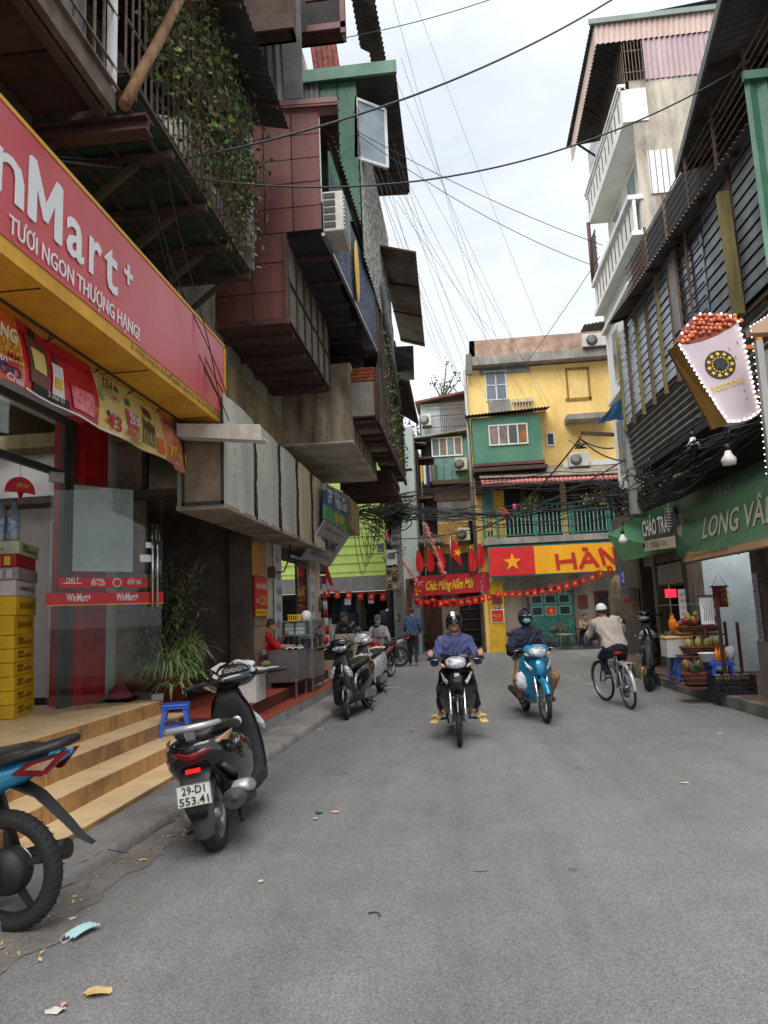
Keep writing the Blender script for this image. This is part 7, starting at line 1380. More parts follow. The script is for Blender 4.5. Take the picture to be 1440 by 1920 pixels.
# ---------------------------------------------------------------- fruit stall
def P_(px, py, z=.18): return fz(px, py, z)
fs = P_(1277, 1278); stool('plastic_stool', 'blue plastic stool carrying the white foam box at the fruit stall', (fs.x + .1, fs.y + .15, .175), .42, .34, .1)
fx0 = fs.x + .1; fy0 = fs.y + .15
t = wthing('foam_box', 'white foam box with an orange lid on the blue stool at the fruit stall', 'box', (fx0, fy0, .6)); q = Rb(fx0 - .3, fx0 + .28, fy0 - .22, fy0 + .2, .6, .92, .015); ch_(q, 'box_body', FOAM, t); q = Rb(fx0 - .31, fx0 + .29, fy0 - .23, fy0 + .21, .925, .96, .01); ch_(q, 'lid', M('pale_orange_lid', rgb(220, 180, 120), ro=.5), t)
dc = wthing('drink_cart', 'small drink cart with orange juice bottles and handwritten signs', 'cart', (4.2, 14.3, .17)); q = Rb(3.95, 4.45, 14.0, 14.6, .17, 1.0, .01); ch_(q, 'cart_body', PIL, dc); q = Bx(3.97, 4.43, 14.0, 14.01, 1.0, 1.5); ch_(q, 'pane', GLASS, dc)
for x in (3.96, 4.44): q = Bx(x - .01, x + .01, 13.99, 14.01, 1.0, 1.9); ch_(q, 'cart_post', STEEL, dc)
q = Bx(3.9, 4.5, 13.95, 14.6, 1.5, 1.52); ch_(q, 'shelf', STEEL, dc); q = Bx(3.98, 4.3, 13.96, 13.97, .98, 1.2); n_ = ch_(q, 'yellow_notice', YELV, dc)
q = MB(); a, b = fy(1246, 1105, 14), fy(1268, 1120, 14); q.box(a.x, b.x, 13.98, 14.0, b.z, a.z); lr = tag(q.build('red_lit_sign', M('lit_red', rgb(240, 40, 60), emit=.5)), 'small glowing red sign above the drink cart', 'sign')
q = MB(); a, b = fy(1270, 1105, 13.9), fy(1289, 1160, 13.9); q.box(a.x, b.x, 13.88, 13.9, b.z, a.z); wn_ = tag(q.build('menu_board', WHT), 'tall white handwritten menu sheet beside the drink cart', 'notice')
for k in range(5): text(['SINH TỐ', 'NƯỚC CAM', '15k', '10k', 'MÍA ĐÁ'][k], (a.x + .03, 13.878, a.z - .13 - .12 * k), (1, 0, 0), v, .09, INK if k != 2 else REDD, wn_, width=(b.x - a.x) * .75, ext=0)
ORJ = M('orange_juice', rgb(236, 140, 30), rgb(220, 120, 20), ro=.15)
def jbottle(px, py, Y, lb, h=.24, r_=.04, z=None):
    P = fy(px, py, Y); P.z = z if z is not None else P.z; t = wthing('juice_bottle', lb, 'bottle', P); q = La([(0, 0), (r_, 0), (r_, h * .7), (r_ * .5, h * .85), (r_ * .5, h)], P, 'z', 12); ch_(q, 'bottle_body', ORJ, t); q = Tb([P + V((0, 0, h)), P + V((0, 0, h + .02))], r_ * .55, 8); ch_(q, 'cap', REDV, t)
jbottle(1263, 1190, 13.85, 'orange juice bottle on the drink cart, left of the yellow notice', .3, .07, 1.02)
# fruit rack: stepped baskets
FR1 = M('mango_yellow', rgb(170, 150, 66), rgb(116, 120, 52), ro=.5, sc=3); FR2 = M('pineapple', rgb(150, 104, 50), rgb(110, 90, 40), ro=.8, sc=16, mix=(.45, .55), bump=.8, bsc=60); FR3 = M('dragonfruit', rgb(170, 60, 70), rgb(120, 50, 50), ro=.5, sc=5); FR4 = M('green_fruit', rgb(90, 110, 50), rgb(66, 84, 40), ro=.6, sc=5); BSK = M('wicker_brown', rgb(110, 66, 50), rgb(74, 42, 36), ro=.9, sc=20)
bx_ = P_(1320, 1293)
def basket(px, py, Y, w, h, lb, fruits, seed, deep=.36):
    P = fy(px, py, Y); t = wthing('fruit_basket', lb, 'basket', P, 'baskets of the fruit stall'); q = MB()
    q.loft([ring(P + V((0, 0, z)), (1, 0, 0), (0, 1, 0), w * s_, deep * .5 * s_, 18, 2.6) for z, s_ in ((0, .85), (h * .5, .95), (h, 1.05), (h * 1.02, .98), (h * .7, .9))]); ch_(q, 'basket_body', BSK, t)
    for k in range(3): q = MB(); zz = h * (.15 + .35 * k); q.tube([p_ for p_ in ring(P + V((0, 0, zz)), (1, 0, 0), (0, 1, 0), w * (.89 + .07 * k), deep * .5 * (.89 + .07 * k), 20, 2.6)], .012, 5, closed=True); ch_(q, 'woven_band', BSK, t)
    rg = random.Random(seed); k_ = 0
    for m_, n, rx, rz_, nm in fruits:
        for _ in range(n):
            c = P + V((rg.uniform(-.8, .8) * w, rg.uniform(-.4, .3) * deep, h + rg.uniform(0, .12))); q = MB(); rot_m = Matrix.Rotation(rg.uniform(0, 3), 3, 'Z') @ Matrix.Rotation(rg.uniform(-.5, .5), 3, 'X'); q.ell(c, (rx * .8, rx * .8, rz_ * .8), 0, 9, 7, rot_m)
            o = q.build(nm, m_); tag(o, lb.replace(' basket', '').split(' of ')[-1].strip() + ' piled in the ' + lb.split(' basket')[0] + ' basket', nm.replace('_', ' '), nm + ' of the ' + lb.split(' basket')[0] + ' basket')
    return t
basket(1318, 1283, 11.9, .3, .2, 'lowest basket of green pineapples', [(FR2, 5, .07, .1, 'pineapple')], 1); basket(1318, 1225, 12.2, .34, .12, 'middle basket of ridged green melons', [(FR1, 7, .065, .1, 'melon')], 2); basket(1310, 1185, 12.6, .34, .1, 'upper basket of dark red dragon fruit', [(FR3, 10, .06, .07, 'dragon_fruit'), ], 3); basket(1296, 1172, 12.7, .16, .08, 'small topmost basket of yellow mangoes', [(FR1, 5, .05, .07, 'mango'), ], 4)
rk = wthing('fruit_rack', 'dark stepped rack holding the fruit baskets in front of the lit shop', 'rack', (4.2, 12.3, .17)); 
for (px, py, Y) in ((1318, 1286, 11.9), (1318, 1228, 12.2), (1310, 1188, 12.6)): P = fy(px, py, Y); q = Bx(P.x - .36, P.x + .36, Y - .2, Y + .25, max(.18, P.z - .03), max(.2, P.z)); ch_(q, 'rack_shelf', BSK, rk)
for x, y in ((3.98, 12.3), (4.5, 12.3), (3.98, 12.85), (4.5, 12.85)): q = Bx(x - .02, x + .02, y - .02, y + .02, .17, 1.2 if y > 12 else .5); ch_(q, 'rack_leg', BSK, rk)
def pinetop(px, py, Y, lb, seed, s=.16, n=26):
    P = fy(px, py, Y); rg = random.Random(seed); q = MB()
    for _ in range(n): blade(q, P, rg.uniform(0, 6.28), s * rg.uniform(.7, 1.2), .025, rg.uniform(.5, 1.5), 0, .8)
    o = solo(q, 'pineapple', DLF, lb, 'pineapple'); return o
pinetop(1328, 1160, 12.5, 'tall pineapple leaves standing on top of the fruit rack', 1, .28, 34); pinetop(1308, 1255, 11.75, 'green pineapple leaves spilling from the lowest basket at left', 2, .16); pinetop(1300, 1262, 11.75, 'pale pineapple leaves at the front of the lowest basket', 3, .14); pinetop(1325, 1252, 11.75, 'pineapple leaves at the middle of the lowest basket', 4, .14)
es = wthing('easel_board', 'red wooden post with a white drawing board beside the fruit rack', 'board', (4.2, 11.5, .17)); a = fy(1343, 1118, 11.5); q = Bm((a.x, 11.5, .18), a, .05, .04); ch_(q, 'post', MAR, es); a, b = fy(1311, 1120, 11.52), fy(1341, 1170, 11.52); q = Bx(a.x, b.x, 11.52, 11.54, b.z, a.z); bd = ch_(q, 'board', WHT, es); q = Bx(a.x - .02, b.x, 11.5, 11.55, a.z, a.z + .03); ch_(q, 'board_rim', MAR, bd)
for k in range(7): q = Tb([(a.x + .04 + .03 * k, 11.515, a.z - .36), (a.x + .06 + .025 * k, 11.515, a.z - .2), (a.x + .02 + .04 * k, 11.515, a.z - .05)], .004, 4); ch_(q, 'ink_stroke', GREYS, bd)
sc = wthing('red_scroll', 'dark red hanging scroll with gold calligraphy inside the lit shop', 'scroll', (4.8, 12, 1.8)); a, b = fy(1335, 1100, 12.2), fy(1366, 1138, 12.2); q = Bx(a.x, b.x, 12.2, 12.21, b.z, a.z); ch_(q, 'scroll_sheet', M('scroll_red', rgb(130, 24, 30), ro=.6), sc); q = Tb([(a.x - .03, 12.2, a.z), (b.x + .03, 12.2, a.z)], .015, 6); q.tube([(a.x, 12.2, a.z), ((a.x + b.x) / 2, 12.2, a.z + .22), (b.x, 12.2, a.z)], .005, 4); ch_(q, 'rod', BLK, sc)
for k in range(6): q = MB(); x = a.x + .18 + .04 * (k % 2); q.tube([(x - .05, 12.195, a.z - .06 - .045 * k), (x + .02, 12.195, a.z - .04 - .045 * k), (x + .05, 12.195, a.z - .09 - .045 * k)], .007, 4); ch_(q, 'gold_stroke', YELP, sc)
st2 = P_(1355, 1298); stool('plastic_stool', 'blue plastic stool carrying juice bottles behind the black crate', (st2.x + .02, st2.y + .1, .175), .46, .34, .05)
q = La([(0, 0), (.1, 0), (.14, .12), (.15, .12), (.15, .13), (.13, .13), (.1, .02)], (st2.x - .12, st2.y + .12, .64), 'z', 16); solo(q, 'plastic_basin', WHITE, 'white plastic basin on the right blue stool', 'basin')
for k in range(3): jbottle(1345 + 7 * k, 1240, st2.y + .02, ['left', 'middle', 'right'][k] + ' orange juice bottle on the right blue stool', .2, .035, .64)
q = El((st2.x + .2, st2.y + .1, .76), (.09, .08, .1), 0, 10, 7)
for w in range(len(q.v)): q.v[w] = tuple(V(q.v[w]) + V((rr.gauss(0, .012), rr.gauss(0, .012), rr.gauss(0, .012))))
solo(q, 'plastic_bag', M('clear_wrap', (0, 0, 0)), 'clear plastic bag of straws on the right blue stool', 'bag')
cr = P_(1383, 1302); ck = wthing('black_crate', 'black open-mesh plastic crate at the pavement edge of the fruit stall', 'crate', (cr.x, cr.y, .17)); X0, X1, Y0_, Y1_ = cr.x - .29, cr.x + .29, cr.y, cr.y + .38
q = Bx(X0, X1, Y0_, Y1_, .175, .19); ch_(q, 'base', BLK, ck)
for z in (.20, .27, .34, .44): q = Bx(X0, X1, Y0_, Y0_ + .012, z, z + .018); q.box(X0, X1, Y1_ - .012, Y1_, z, z + .018); q.box(X0, X0 + .012, Y0_ + .012, Y1_ - .012, z, z + .018); q.box(X1 - .012, X1, Y0_ + .012, Y1_ - .012, z, z + .018); ch_(q, 'rim', BLK, ck)
for k in range(15): q = MB(); x = X0 + (X1 - X0 - .012) * k / 14; q.box(x, x + .012, Y0_ - .001, Y0_ + .011, .19, .45); q.box(x, x + .012, Y1_ - .011, Y1_ + .001, .19, .45); ch_(q, 'slat', BLK, ck)
for k in range(8): q = MB(); y = Y0_ + .03 + .045 * k; q.box(X0 - .001, X0 + .011, y, y + .012, .19, .45); q.box(X1 - .011, X1 + .001, y, y + .012, .19, .45); ch_(q, 'slat', BLK, ck)
for k in range(4): q = El((X0 + .1 + .13 * k, Y0_ + .17, .4), (.075, .08, .07), 0, 9, 6); solo(q, 'dusty_fruit', M('dusty_fruit', rgb(120, 104, 88), rgb(86, 76, 60), ro=.8, sc=6), ['first', 'second', 'third', 'fourth'][k] + ' brown fruit from the left in the black crate', 'fruit', 'fruit in the black crate')
# things around the corner post on the right
um = wthing('folded_umbrella', 'folded beige parasol standing at the corner beyond the cyclist', 'umbrella', (4.6, 21, .2)); a, b = fy(1157, 1078, 21), fy(1162, 1165, 21); c_ = fy(1165, 1228, 21)
q = MB(); rings = []
for t_, r_ in ((0, .05), (.15, .18), (.5, .24), (.8, .22), (1, .16)):
    P = a.lerp(b, t_); rings.append([P + V((cos(j * .449) * r_ * (1 + .18 * (j % 2)), sin(j * .449) * r_ * (1 + .18 * (j % 2)), 0)) for j in range(14)])
q.loft(rings, smooth=False); ch_(q, 'canopy', M('beige_canvas', rgb(130, 116, 94), rgb(92, 82, 66), ro=.9, sk=1, sc=6), um); q = Tb([a, (c_.x, 21, .12)], .03, 8); ch_(q, 'pole', POSTB, um)
q = MB(); a, b = fy(1161, 1068, 20), fy(1171, 1098, 20); q.box(a.x, b.x, 19.98, 20.0, b.z, a.z); t = tag(q.build('blue_plate', M('blue_plate', (0, 0, 0))), 'blue plate with white number 18 at the right corner', 'sign'); text('Số\n18', (a.x + .03, 19.975, a.z - .2), (1, 0, 0), v, .16, WHT, t, width=(b.x - a.x) * .7, ext=0, bold=.02)
for k, (l, m_, lb) in enumerate((((1166, 1103, 1196, 1128), GREYS, 'grey electrical cabinet with a red stripe on the right corner pillar'), ((1169, 1132, 1196, 1160), PIL, 'lower tan electrical cabinet on the right corner pillar'))):
    q = ry(*l, 17.6, .3); o = tag(q.build('electrical_cabinet', m_), lb, 'cabinet')
    if k == 0: q = ry(1169, 1122, 1184, 1127, 17.58, .02); ch_(q, 'red_stripe', REDV, o)
q = ry(1196, 1105, 1224, 1235, 18, .4); solo(q, 'brown_shutter', M('dim_brown', (0, 0, 0)), 'dark brown boarded shopfront section behind the cyclist', 'shutter')
q = Rb(4.3, 5.2, 17.2, 18.6, .17, .32, .02); solo(q, 'stone_step', CONC2, 'low grey stone step at the far right corner', 'step')
q = Bx(4.6, 4.95, 18.5, 21.4, .1, 4.0); solo(q, 'corner_wall', M('dim_brown', (0, 0, 0)), 'dark brown wall face at the corner behind the parked electric scooter', 'wall')
# ================================================================ MOTORBIKES
TYRE = M('tyre_rubber', (.012, .012, .012), (.022, .022, .022), ro=.8, bump=.25, bsc=90); GBLK = M('gloss_black', (.005, .005, .006), (.007, .007, .008), ro=.12, coat=.6); MBLK = M('matt_black', (.011, .011, .012), (.018, .018, .019), ro=.55, gm=.2)
LENS = M('clear_lens', (.46, .48, .5), (.12, .13, .14), ro=.08, sc=24, mix=(.4, .6), spec=.9); RLENS = M('red_lens', rgb(120, 8, 20), rgb(80, 5, 14), ro=.1, coat=.5); ALENS = M('amber_lens', rgb(190, 120, 60), rgb(150, 140, 130), ro=.12, sc=30); SEATM = M('seat_vinyl', (.009, .009, .009), (.014, .014, .014), ro=.45, bump=.1)
ALU = M('cast_alloy', (.36, .36, .37), (.24, .24, .25), ro=.4, metal=.6, sc=12); SILV = M('silver_paint', (.50, .51, .52), (.42, .43, .44), ro=.25, metal=.4, coat=.4); PEARLW = M('white_scooter_paint', (.66, .65, .62), (.58, .57, .55), ro=.25, coat=.3); GREYP = M('dusty_grey_plastic', (.055, .055, .055), (.035, .035, .035), ro=.65, gm=.2)
TEALB = M('bike_blue', rgb(40, 140, 180), rgb(30, 118, 160), ro=.22, metal=.25, coat=.5, gm=.12); BRED = M('bike_red', rgb(180, 20, 30), rgb(150, 14, 24), ro=.25, coat=.4)
def xf(mb, fn): mb.v = [tuple(fn(V(p_))) for p_ in mb.v]; return mb
def wheel(par, y, r, w, rimr, spokes=5, rimm=ALU, st=None, tread=0, disc=True):
    f = st or (lambda p_: p_)
    q = La([(rimr, -w * .35), (rimr + .012, -w * .4), (rimr + .012, w * .4), (rimr, w * .35), (rimr - .012, w * .2), (rimr - .012, -w * .2), (rimr, -w * .35)], (0, y, r), 'x', 36)
    q.lathe([(.0, -w * .5), (.035, -w * .5), (.045, -w * .2), (.045, w * .2), (.035, w * .5), (0, w * .5)], (0, y, r), 'x', 16)
    for k in range(spokes):
        a = 2 * math.pi * k / spokes + .3; d = V((0, cos(a), sin(a))); e = V((0, -sin(a), cos(a))); c = V((0, y, r))
        q.slab([c + d * .035 - e * .020 - V((w * .16, 0, 0)), c + d * .035 + e * .020 - V((w * .16, 0, 0)), c + d * (rimr - .008) + e * .011 - V((w * .16, 0, 0)), c + d * (rimr - .008) - e * .011 - V((w * .16, 0, 0))], (w * .32, 0, 0))
    wh = ch_(xf(q, f), 'wheel', rimm, par)
    q = MB(); pr = []
    for k in range(13):
        a = math.pi * (-.62 + 1.24 * k / 12); pr.append((r - w * .5 * 1.0 + w * .5 * cos(a) * 1.0, w * .5 * sin(a)))
    q.lathe([(rimr + .004, -w * .38)] + [(max(rimr + .004, a_), b_) for a_, b_ in pr] + [(rimr + .004, w * .38)], (0, y, r), 'x', 48); ch_(xf(q, f), 'tyre', TYRE, wh)
    if tread:
        q = MB()
        for k in range(tread):
            a = 2 * math.pi * k / tread
            for s_ in (-1, 1):
                b = a + .06; d0 = V((0, cos(a), sin(a))); d1_ = V((0, cos(b), sin(b))); c = V((0, y, r)); q.beam(c + d0 * (r + .001) + V((s_ * w * .04, 0, 0)), c + d1_ * (r - w * .12) + V((s_ * w * .42, 0, 0)), .010, .0025)
        ch_(xf(q, f), 'tread_block', TYRE, wh, stuff=True)
    if disc: q = La([(.05, w * .62), (.105, w * .62), (.105, w * .66), (.05, w * .66)], (0, y, r), 'x', 24); ch_(xf(q, f), 'brake_disc', STEEL, wh)
    return wh
def fender(par, y, r, w, a0, a1, m_, st=None, off=.03, nm='fender'):
    f = st or (lambda p_: p_); q = MB()
    for o in (0, .006): q.grid(lambda s, t: V((w * (t - .5) * 2 * (1 - .25 * abs(2 * s - 1) ** 3), y, r)) + V((0, cos(R(a0 + (a1 - a0) * s)), sin(R(a0 + (a1 - a0) * s)))) * (r + off + o - .045 * abs(2 * t - 1) ** 2.2), 16, 8)
    return ch_(xf(q, f), nm, m_, par)
def steerer(ang, piv=(0, .42, 0)):
    m = Matrix.Rotation(ang, 3, 'Z'); p0 = V(piv); return lambda p_: p0 + m @ (p_ - p0)
def bars(par, f, y=.28, z=1.02, w=.34, back=.07, m_=BLK, mirrors=True, lever=True, grip=BLK):
    for s_ in (-1, 1):
        q = Tb([(s_ * .1, y + .02, z), (s_ * .22, y, z + .01), (s_ * w, y - back, z)], [.012, .016, .018], 8); hb = ch_(xf(q, f), 'handlebar', MBLK, par)
        q = Tb([(s_ * (w - .11), y - back * .6, z + .003), (s_ * w, y - back, z), (s_ * (w + .01), y - back - .002, z)], [.02, .021, .024], 10); ch_(xf(q, f), 'grip', grip, hb)
        if lever: q = Tb([(s_ * .2, y + .04, z - .005), (s_ * .28, y + .03, z - .012), (s_ * (w + .01), y - .01, z - .02)], [.007, .006, .006], 6); ch_(xf(q, f), 'brake_lever', STEEL, hb)
        if mirrors:
            q = Tb([(s_ * .2, y, z + .02), (s_ * .24, y + .03, z + .12), (s_ * .30, y + .01, z + .2)], .006, 6); mr = ch_(xf(q, f), 'mirror', BLK, par); q = El((s_ * .32, y, z + .235), (.062, .014, .045), 0, 14, 8); ch_(xf(q, f), 'mirror_head', BLK, mr)
def plate(par, c, txt, w=.19, h=.14, tilt=.2, f=None):
    c = V(c); q = MB(); n_ = V((0, -cos(tilt), sin(tilt))) ; vv = V((0, sin(tilt), cos(tilt))); uu = V((1, 0, 0))
    q.slab([c - uu * w / 2 - vv * h / 2, c + uu * w / 2 - vv * h / 2, c + uu * w / 2 + vv * h / 2, c - uu * w / 2 + vv * h / 2], -n_ * -.003); pl_ = ch_(q, 'number_plate', M('plate_white', rgb(214, 212, 204), rgb(196, 194, 186), ro=.4, gm=.15), par)
    q = MB(); nn2 = n_ * .006
    P = [c - uu * w / 2 - vv * h / 2, c + uu * w / 2 - vv * h / 2, c + uu * w / 2 + vv * h / 2, c - uu * w / 2 + vv * h / 2]
    for i in range(4): q.beam(P[i] + nn2, P[(i + 1) % 4] + nn2, .006, .004)
    ch_(q, 'plate_rim', STEEL, pl_)
    a, b = txt; text(a, c - uu * w * .34 + vv * h * .06 + n_ * .006, uu, vv, h * .5, INK, pl_, width=w * .68, bold=.03, ext=0); text(b, c - uu * w * .44 - vv * h * .42 + n_ * .006, uu, vv, h * .5, INK, pl_, width=w * .86, bold=.03, ext=0)
    return pl_
def scooter(name, lab_, loc, rz, lean=0, body=GBLK, steer=0, rear_detail=False, front='almond', pl=('29-D1', '553.41'), grp=None, trim=SILV, mirrors=True, shieldin=MBLK):
    t = thing(name, lab_, 'scooter', loc, rz, grp); t.rotation_euler = (0, lean, rz); f = steerer(steer)
    wheel(t, -.62, .245, .105, .17, 5, st=None, tread=40 if rear_detail else 0, disc=False); wheel(t, .64, .245, .09, .175, 6, st=f, disc=True)
    rb = ch_(MB().loft(yloft([(-.90, .735, .03, .03), (-.875, .71, .13, .08), (-.78, .68, .175, .13), (-.62, .63, .20, .18), (-.42, .57, .21, .22), (-.2, .53, .205, .23), (-.02, .48, .18, .22), (.10, .42, .14, .16), (.16, .36, .11, .1)], 20, 2.9)), 'rear_body', body, t)
    ch_(MB().loft(yloft([(-.80, .80, .08, .02), (-.7, .825, .13, .045), (-.5, .825, .16, .055), (-.3, .79, .165, .06), (-.12, .765, .15, .06), (.04, .75, .11, .05), (.10, .73, .05, .03)], 20, 2.6)), 'seat', SEATM, t)
    ch_(MB().loft(yloft([(-.05, .30, .17, .09), (.1, .28, .18, .08), (.4, .28, .18, .08), (.54, .32, .16, .12)], 16, 4)), 'floorboard', MBLK, t)
    # front leg shield: curved shell
    prof = [(.22, .48, .15), (.34, .53, .18), (.5, .555, .175), (.66, .54, .165), (.82, .49, .145), (.92, .44, .115), (.98, .41, .08)]
    def shell(s, tt, dz=0):
        i = min(len(prof) - 2, int(s * (len(prof) - 1))); fr = s * (len(prof) - 1) - i; z, y, hw = [prof[i][k] * (1 - fr) + prof[i + 1][k] * fr for k in range(3)]; x = (2 * tt - 1); return V((hw * x, y - .09 * abs(x) ** 2.2 + dz, z))
    q = Gd(lambda s, tt: shell(s, tt), 18, 16); q.grid(lambda s, tt: shell(s, tt, -.03), 18, 16); rim = [shell(s / 18, 0) for s in range(19)]
    for tt in (0, 1):
        for s in range(18): q.quad(shell(s / 18, tt), shell((s + 1) / 18, tt), shell((s + 1) / 18, tt, -.03), shell(s / 18, tt, -.03))
    ch_(q, 'front_shield', body, t)
    q = Lf(zloft([(.24, .42, .15, .07), (.36, .45, .175, .08), (.5, .46, .165, .09), (.66, .445, .155, .09), (.82, .41, .135, .08), (.92, .38, .10, .07), (1.03, .37, .07, .05)], 20, 4.5)); ch_(q, 'inner_panel', shieldin, t)
    for s_ in (-1, 1): q = Tb([f(V((s_ * .055, .60, .25))), f(V((s_ * .055, .50, .55)))], .02, 8); ch_(q, 'fork_leg', ALU, t)
    fender(t, .64, .245, .065, 10, 150, body, st=f, off=.028, nm='front_fender')
    fender(t, -.62, .245, .07, 60, 200, GREYP, off=.04, nm='rear_fender')
    # handlebar cowl
    f0 = f; f = lambda p_: f0(p_ + V((0, 0, .09)))
    q = Lf([ring(V((0, y, z)), (1, 0, 0), (0, -.35, 1), w, h, 18, 2.6) for y, z, w, h in ((.20, .99, .06, .03), (.24, 1.0, .15, .045), (.31, 1.02, .20, .06), (.40, 1.0, .19, .07), (.47, .96, .12, .06), (.50, .94, .04, .03))]); cw_ = ch_(xf(q, f), 'handlebar_cowl', body, t)
    DW, DN, DC = V((0, .6, .8)), V((0, -.8, .6)), V((0, .285, 1.045))
    dp = lambda a_, b_, c_=0: DC + V((a_, 0, 0)) + DW * b_ + DN * c_
    q = Lf([ring(dp(0, 0, c_), (1, 0, 0), DW, w, h, 20, 2.4) for c_, w, h in ((-.06, .17, .10), (0, .165, .10), (.022, .14, .085), (.026, .10, .06))]); ch_(xf(q, f), 'dashboard', body, cw_)
    for s_ in (-1, 1):
        for P6 in ([(-.0 + s_ * .01, -.088), (s_ * .10, -.078), (s_ * .16, -.02), (s_ * .14, .02), (s_ * .12, -.02), (s_ * .07, -.062)], [(s_ * .145, .075), (s_ * .06, .115), (s_ * .02, .10), (s_ * .08, .08), (s_ * .12, .03)]):
            q = Sl([dp(a_, b_, .024) for a_, b_ in P6], DN * .008); ch_(xf(q, f), 'white_trim', M('dash_silver', (.26, .27, .28), (.2, .2, .21), ro=.35), cw_)
    q = Lf([ring(dp(0, .01, c_), (1, 0, 0), DW, w, h, 18, 2.2) for c_, w, h in ((.024, .085, .055), (.034, .08, .05))]); ch_(xf(q, f), 'gauge_cluster', BLK, cw_)
    for k in range(3): q = MB(); c0_ = dp(-.045 + .045 * k, .012, .036); q.tube([c0_ + V((.017 * cos(j), 0, 0)) + DW * .017 * sin(j) for j in [i_ * .6283 for i_ in range(10)]], .0018, 4, closed=True); ch_(xf(q, f), 'dial', SILV, cw_)
    bars(t, f, .30, 1.0, .36, .08, mirrors=mirrors)
    if front == 'almond':
        for s_ in (-1, 1):
            q = El((s_ * .13, .515, .70), (.052, .035, .115), 0, 14, 9, Matrix.Rotation(s_ * R(-28), 3, 'Y') @ Matrix.Rotation(s_ * R(-20), 3, 'Z')); ch_(q, 'headlight', LENS, t)
        q = Lf(zloft([(.50, .575, .05, .02), (.66, .58, .09, .03), (.80, .53, .07, .03), (.86, .50, .02, .02)], 14, 2.4)); ch_(q, 'nose_panel', body, t); q = El(f0(V((0, .49, 1.06))), (.13, .03, .04), 0, 14, 8); ch_(q, 'front_lamp', LENS, t)
    # tail light and signals
    q = Lf([ring(V((x, -.885 + .9 * x * x * 2.2, .69 + .25 * abs(x))), (0, 1, 0), (0, 0, 1), .02, .033 * (1 - .2 * abs(x) / .1), 10, 2.4) for x in (-.11, -.06, 0, .06, .11)]); ch_(q, 'tail_light', RLENS, t)
    for s_ in (-1, 1): q = Lf([ring(V((s_ * x, y, z)), (0, 1, 0), (0, 0, 1), .022, h, 10, 2.2) for x, y, z, h in ((.112, -.86, .72, .032), (.15, -.80, .74, .034), (.178, -.70, .765, .026), (.188, -.6, .785, .01))]); ch_(q, 'turn_signal', ALENS, t)
    q = Tb([(-.13, -.62, .86), (-.15, -.78, .875), (-.09, -.90, .88), (.09, -.90, .88), (.15, -.78, .875), (.13, -.62, .86)], [.014, .02, .024, .024, .02, .014], 8); q.beam((0, -.84, .80), (0, -.89, .88), .05, .03); ch_(q, 'grab_rail', trim, t)
    q = Lf([ring(V((0, y, z)), (1, 0, 0), (0, .4, 1), w, h, 12, 3) for y, z, w, h in ((-.80, .62, .09, .03), (-.90, .52, .085, .02), (-.945, .38, .07, .015), (-.94, .30, .05, .012))]); ch_(q, 'plate_bracket', MBLK, t)
    q = Bx(-.04, .04, -.912, -.895, .585, .612); ch_(q, 'reflector', M('reflector_red', rgb(240, 30, 24), rgb(220, 20, 20), ro=.2, emit=.25), t)  # faint emission stands in for light the reflector throws back
    if pl: plate(t, (0, -.955, .455), pl, tilt=.12)
    # engine, exhaust, stand
    q = Rb(-.16, -.07, -.72, -.15, .2, .36, .03); q.ell((-.13, -.6, .26), (.05, .13, .1), 0, 12, 8); ch_(q, 'engine_case', ALU, t)
    q = Tb([(.10, -.15, .22), (.15, -.35, .24), (.175, -.45, .29)], .022, 8); q.tube([(.175, -.42, .29), (.18, -.80, .35)], [.062, .07], 16); ex = ch_(q, 'exhaust', MBLK, t); q = La([(.0, -.812), (.02, -.812), (.022, -.80), (.066, -.803), (.07, -.79)], (.18, 0, .35), 'y', 18); ch_(q, 'muffler_end', GREYP, ex); q = Lf([ring(V((.205, y, z)), (1, 0, 0), (0, 0, 1), .052, h, 12, 2.6) for y, z, h in ((-.74, .40, .02), (-.70, .40, .05), (-.52, .37, .055), (-.48, .36, .02))]); ch_(q, 'heat_shield', SILV, ex)
    q = Bm((-.10, -.02, .24), (-.24, -.10, .02), .022); q.beam((-.24, -.14, .015), (-.25, -.04, .015), .03, .012); ch_(q, 'kickstand', MBLK, t)
    q = Tb([(-.09, -.3, .2), (-.15, -.44, .12), (-.19, -.5, .11)], .012, 6); q.tube([(.09, -.3, .2), (.12, -.4, .1)], .012, 6); ch_(q, 'centre_stand', MBLK, t)
    return t
lead = scooter('parked_scooter', 'black scooter with plate 29-D1 553.4 parked rear-on beside the tiled steps', (-1.84, 5.74, 0), R(5), lean=R(-9), steer=R(30), rear_detail=True, grp='parked scooters', mirrors=False)
lead.scale = (1.22, 1.0, 1.0)
q = El((.188, -.25, .60), (.012, .12, .07), 0, 12, 8); ch_(q, 'side_badge', GREYP, lead); text('Lead', (.196, -.62, .685), (0, 1, 0), (0, 0, 1), .05, SILV, lead, width=.13, bold=.03, shear=.3, ext=.002)
q = El((.04, .31, .74), (.035, .01, .045), 0, 12, 8); ch_(q, 'key_cover', SILV, lead)
scooter('parked_scooter', 'black scooter with almond headlights parked facing the camera on the left kerb', (-1.75, 11.72, 0), R(170), lean=R(-6) * -1, steer=R(14), grp='parked scooters')
scooter('parked_scooter', 'silver scooter parked close behind the black one facing the camera', (-1.78, 14.2, 0), R(172), lean=R(5), body=SILV, steer=R(10), grp='parked scooters', trim=PEARLW)
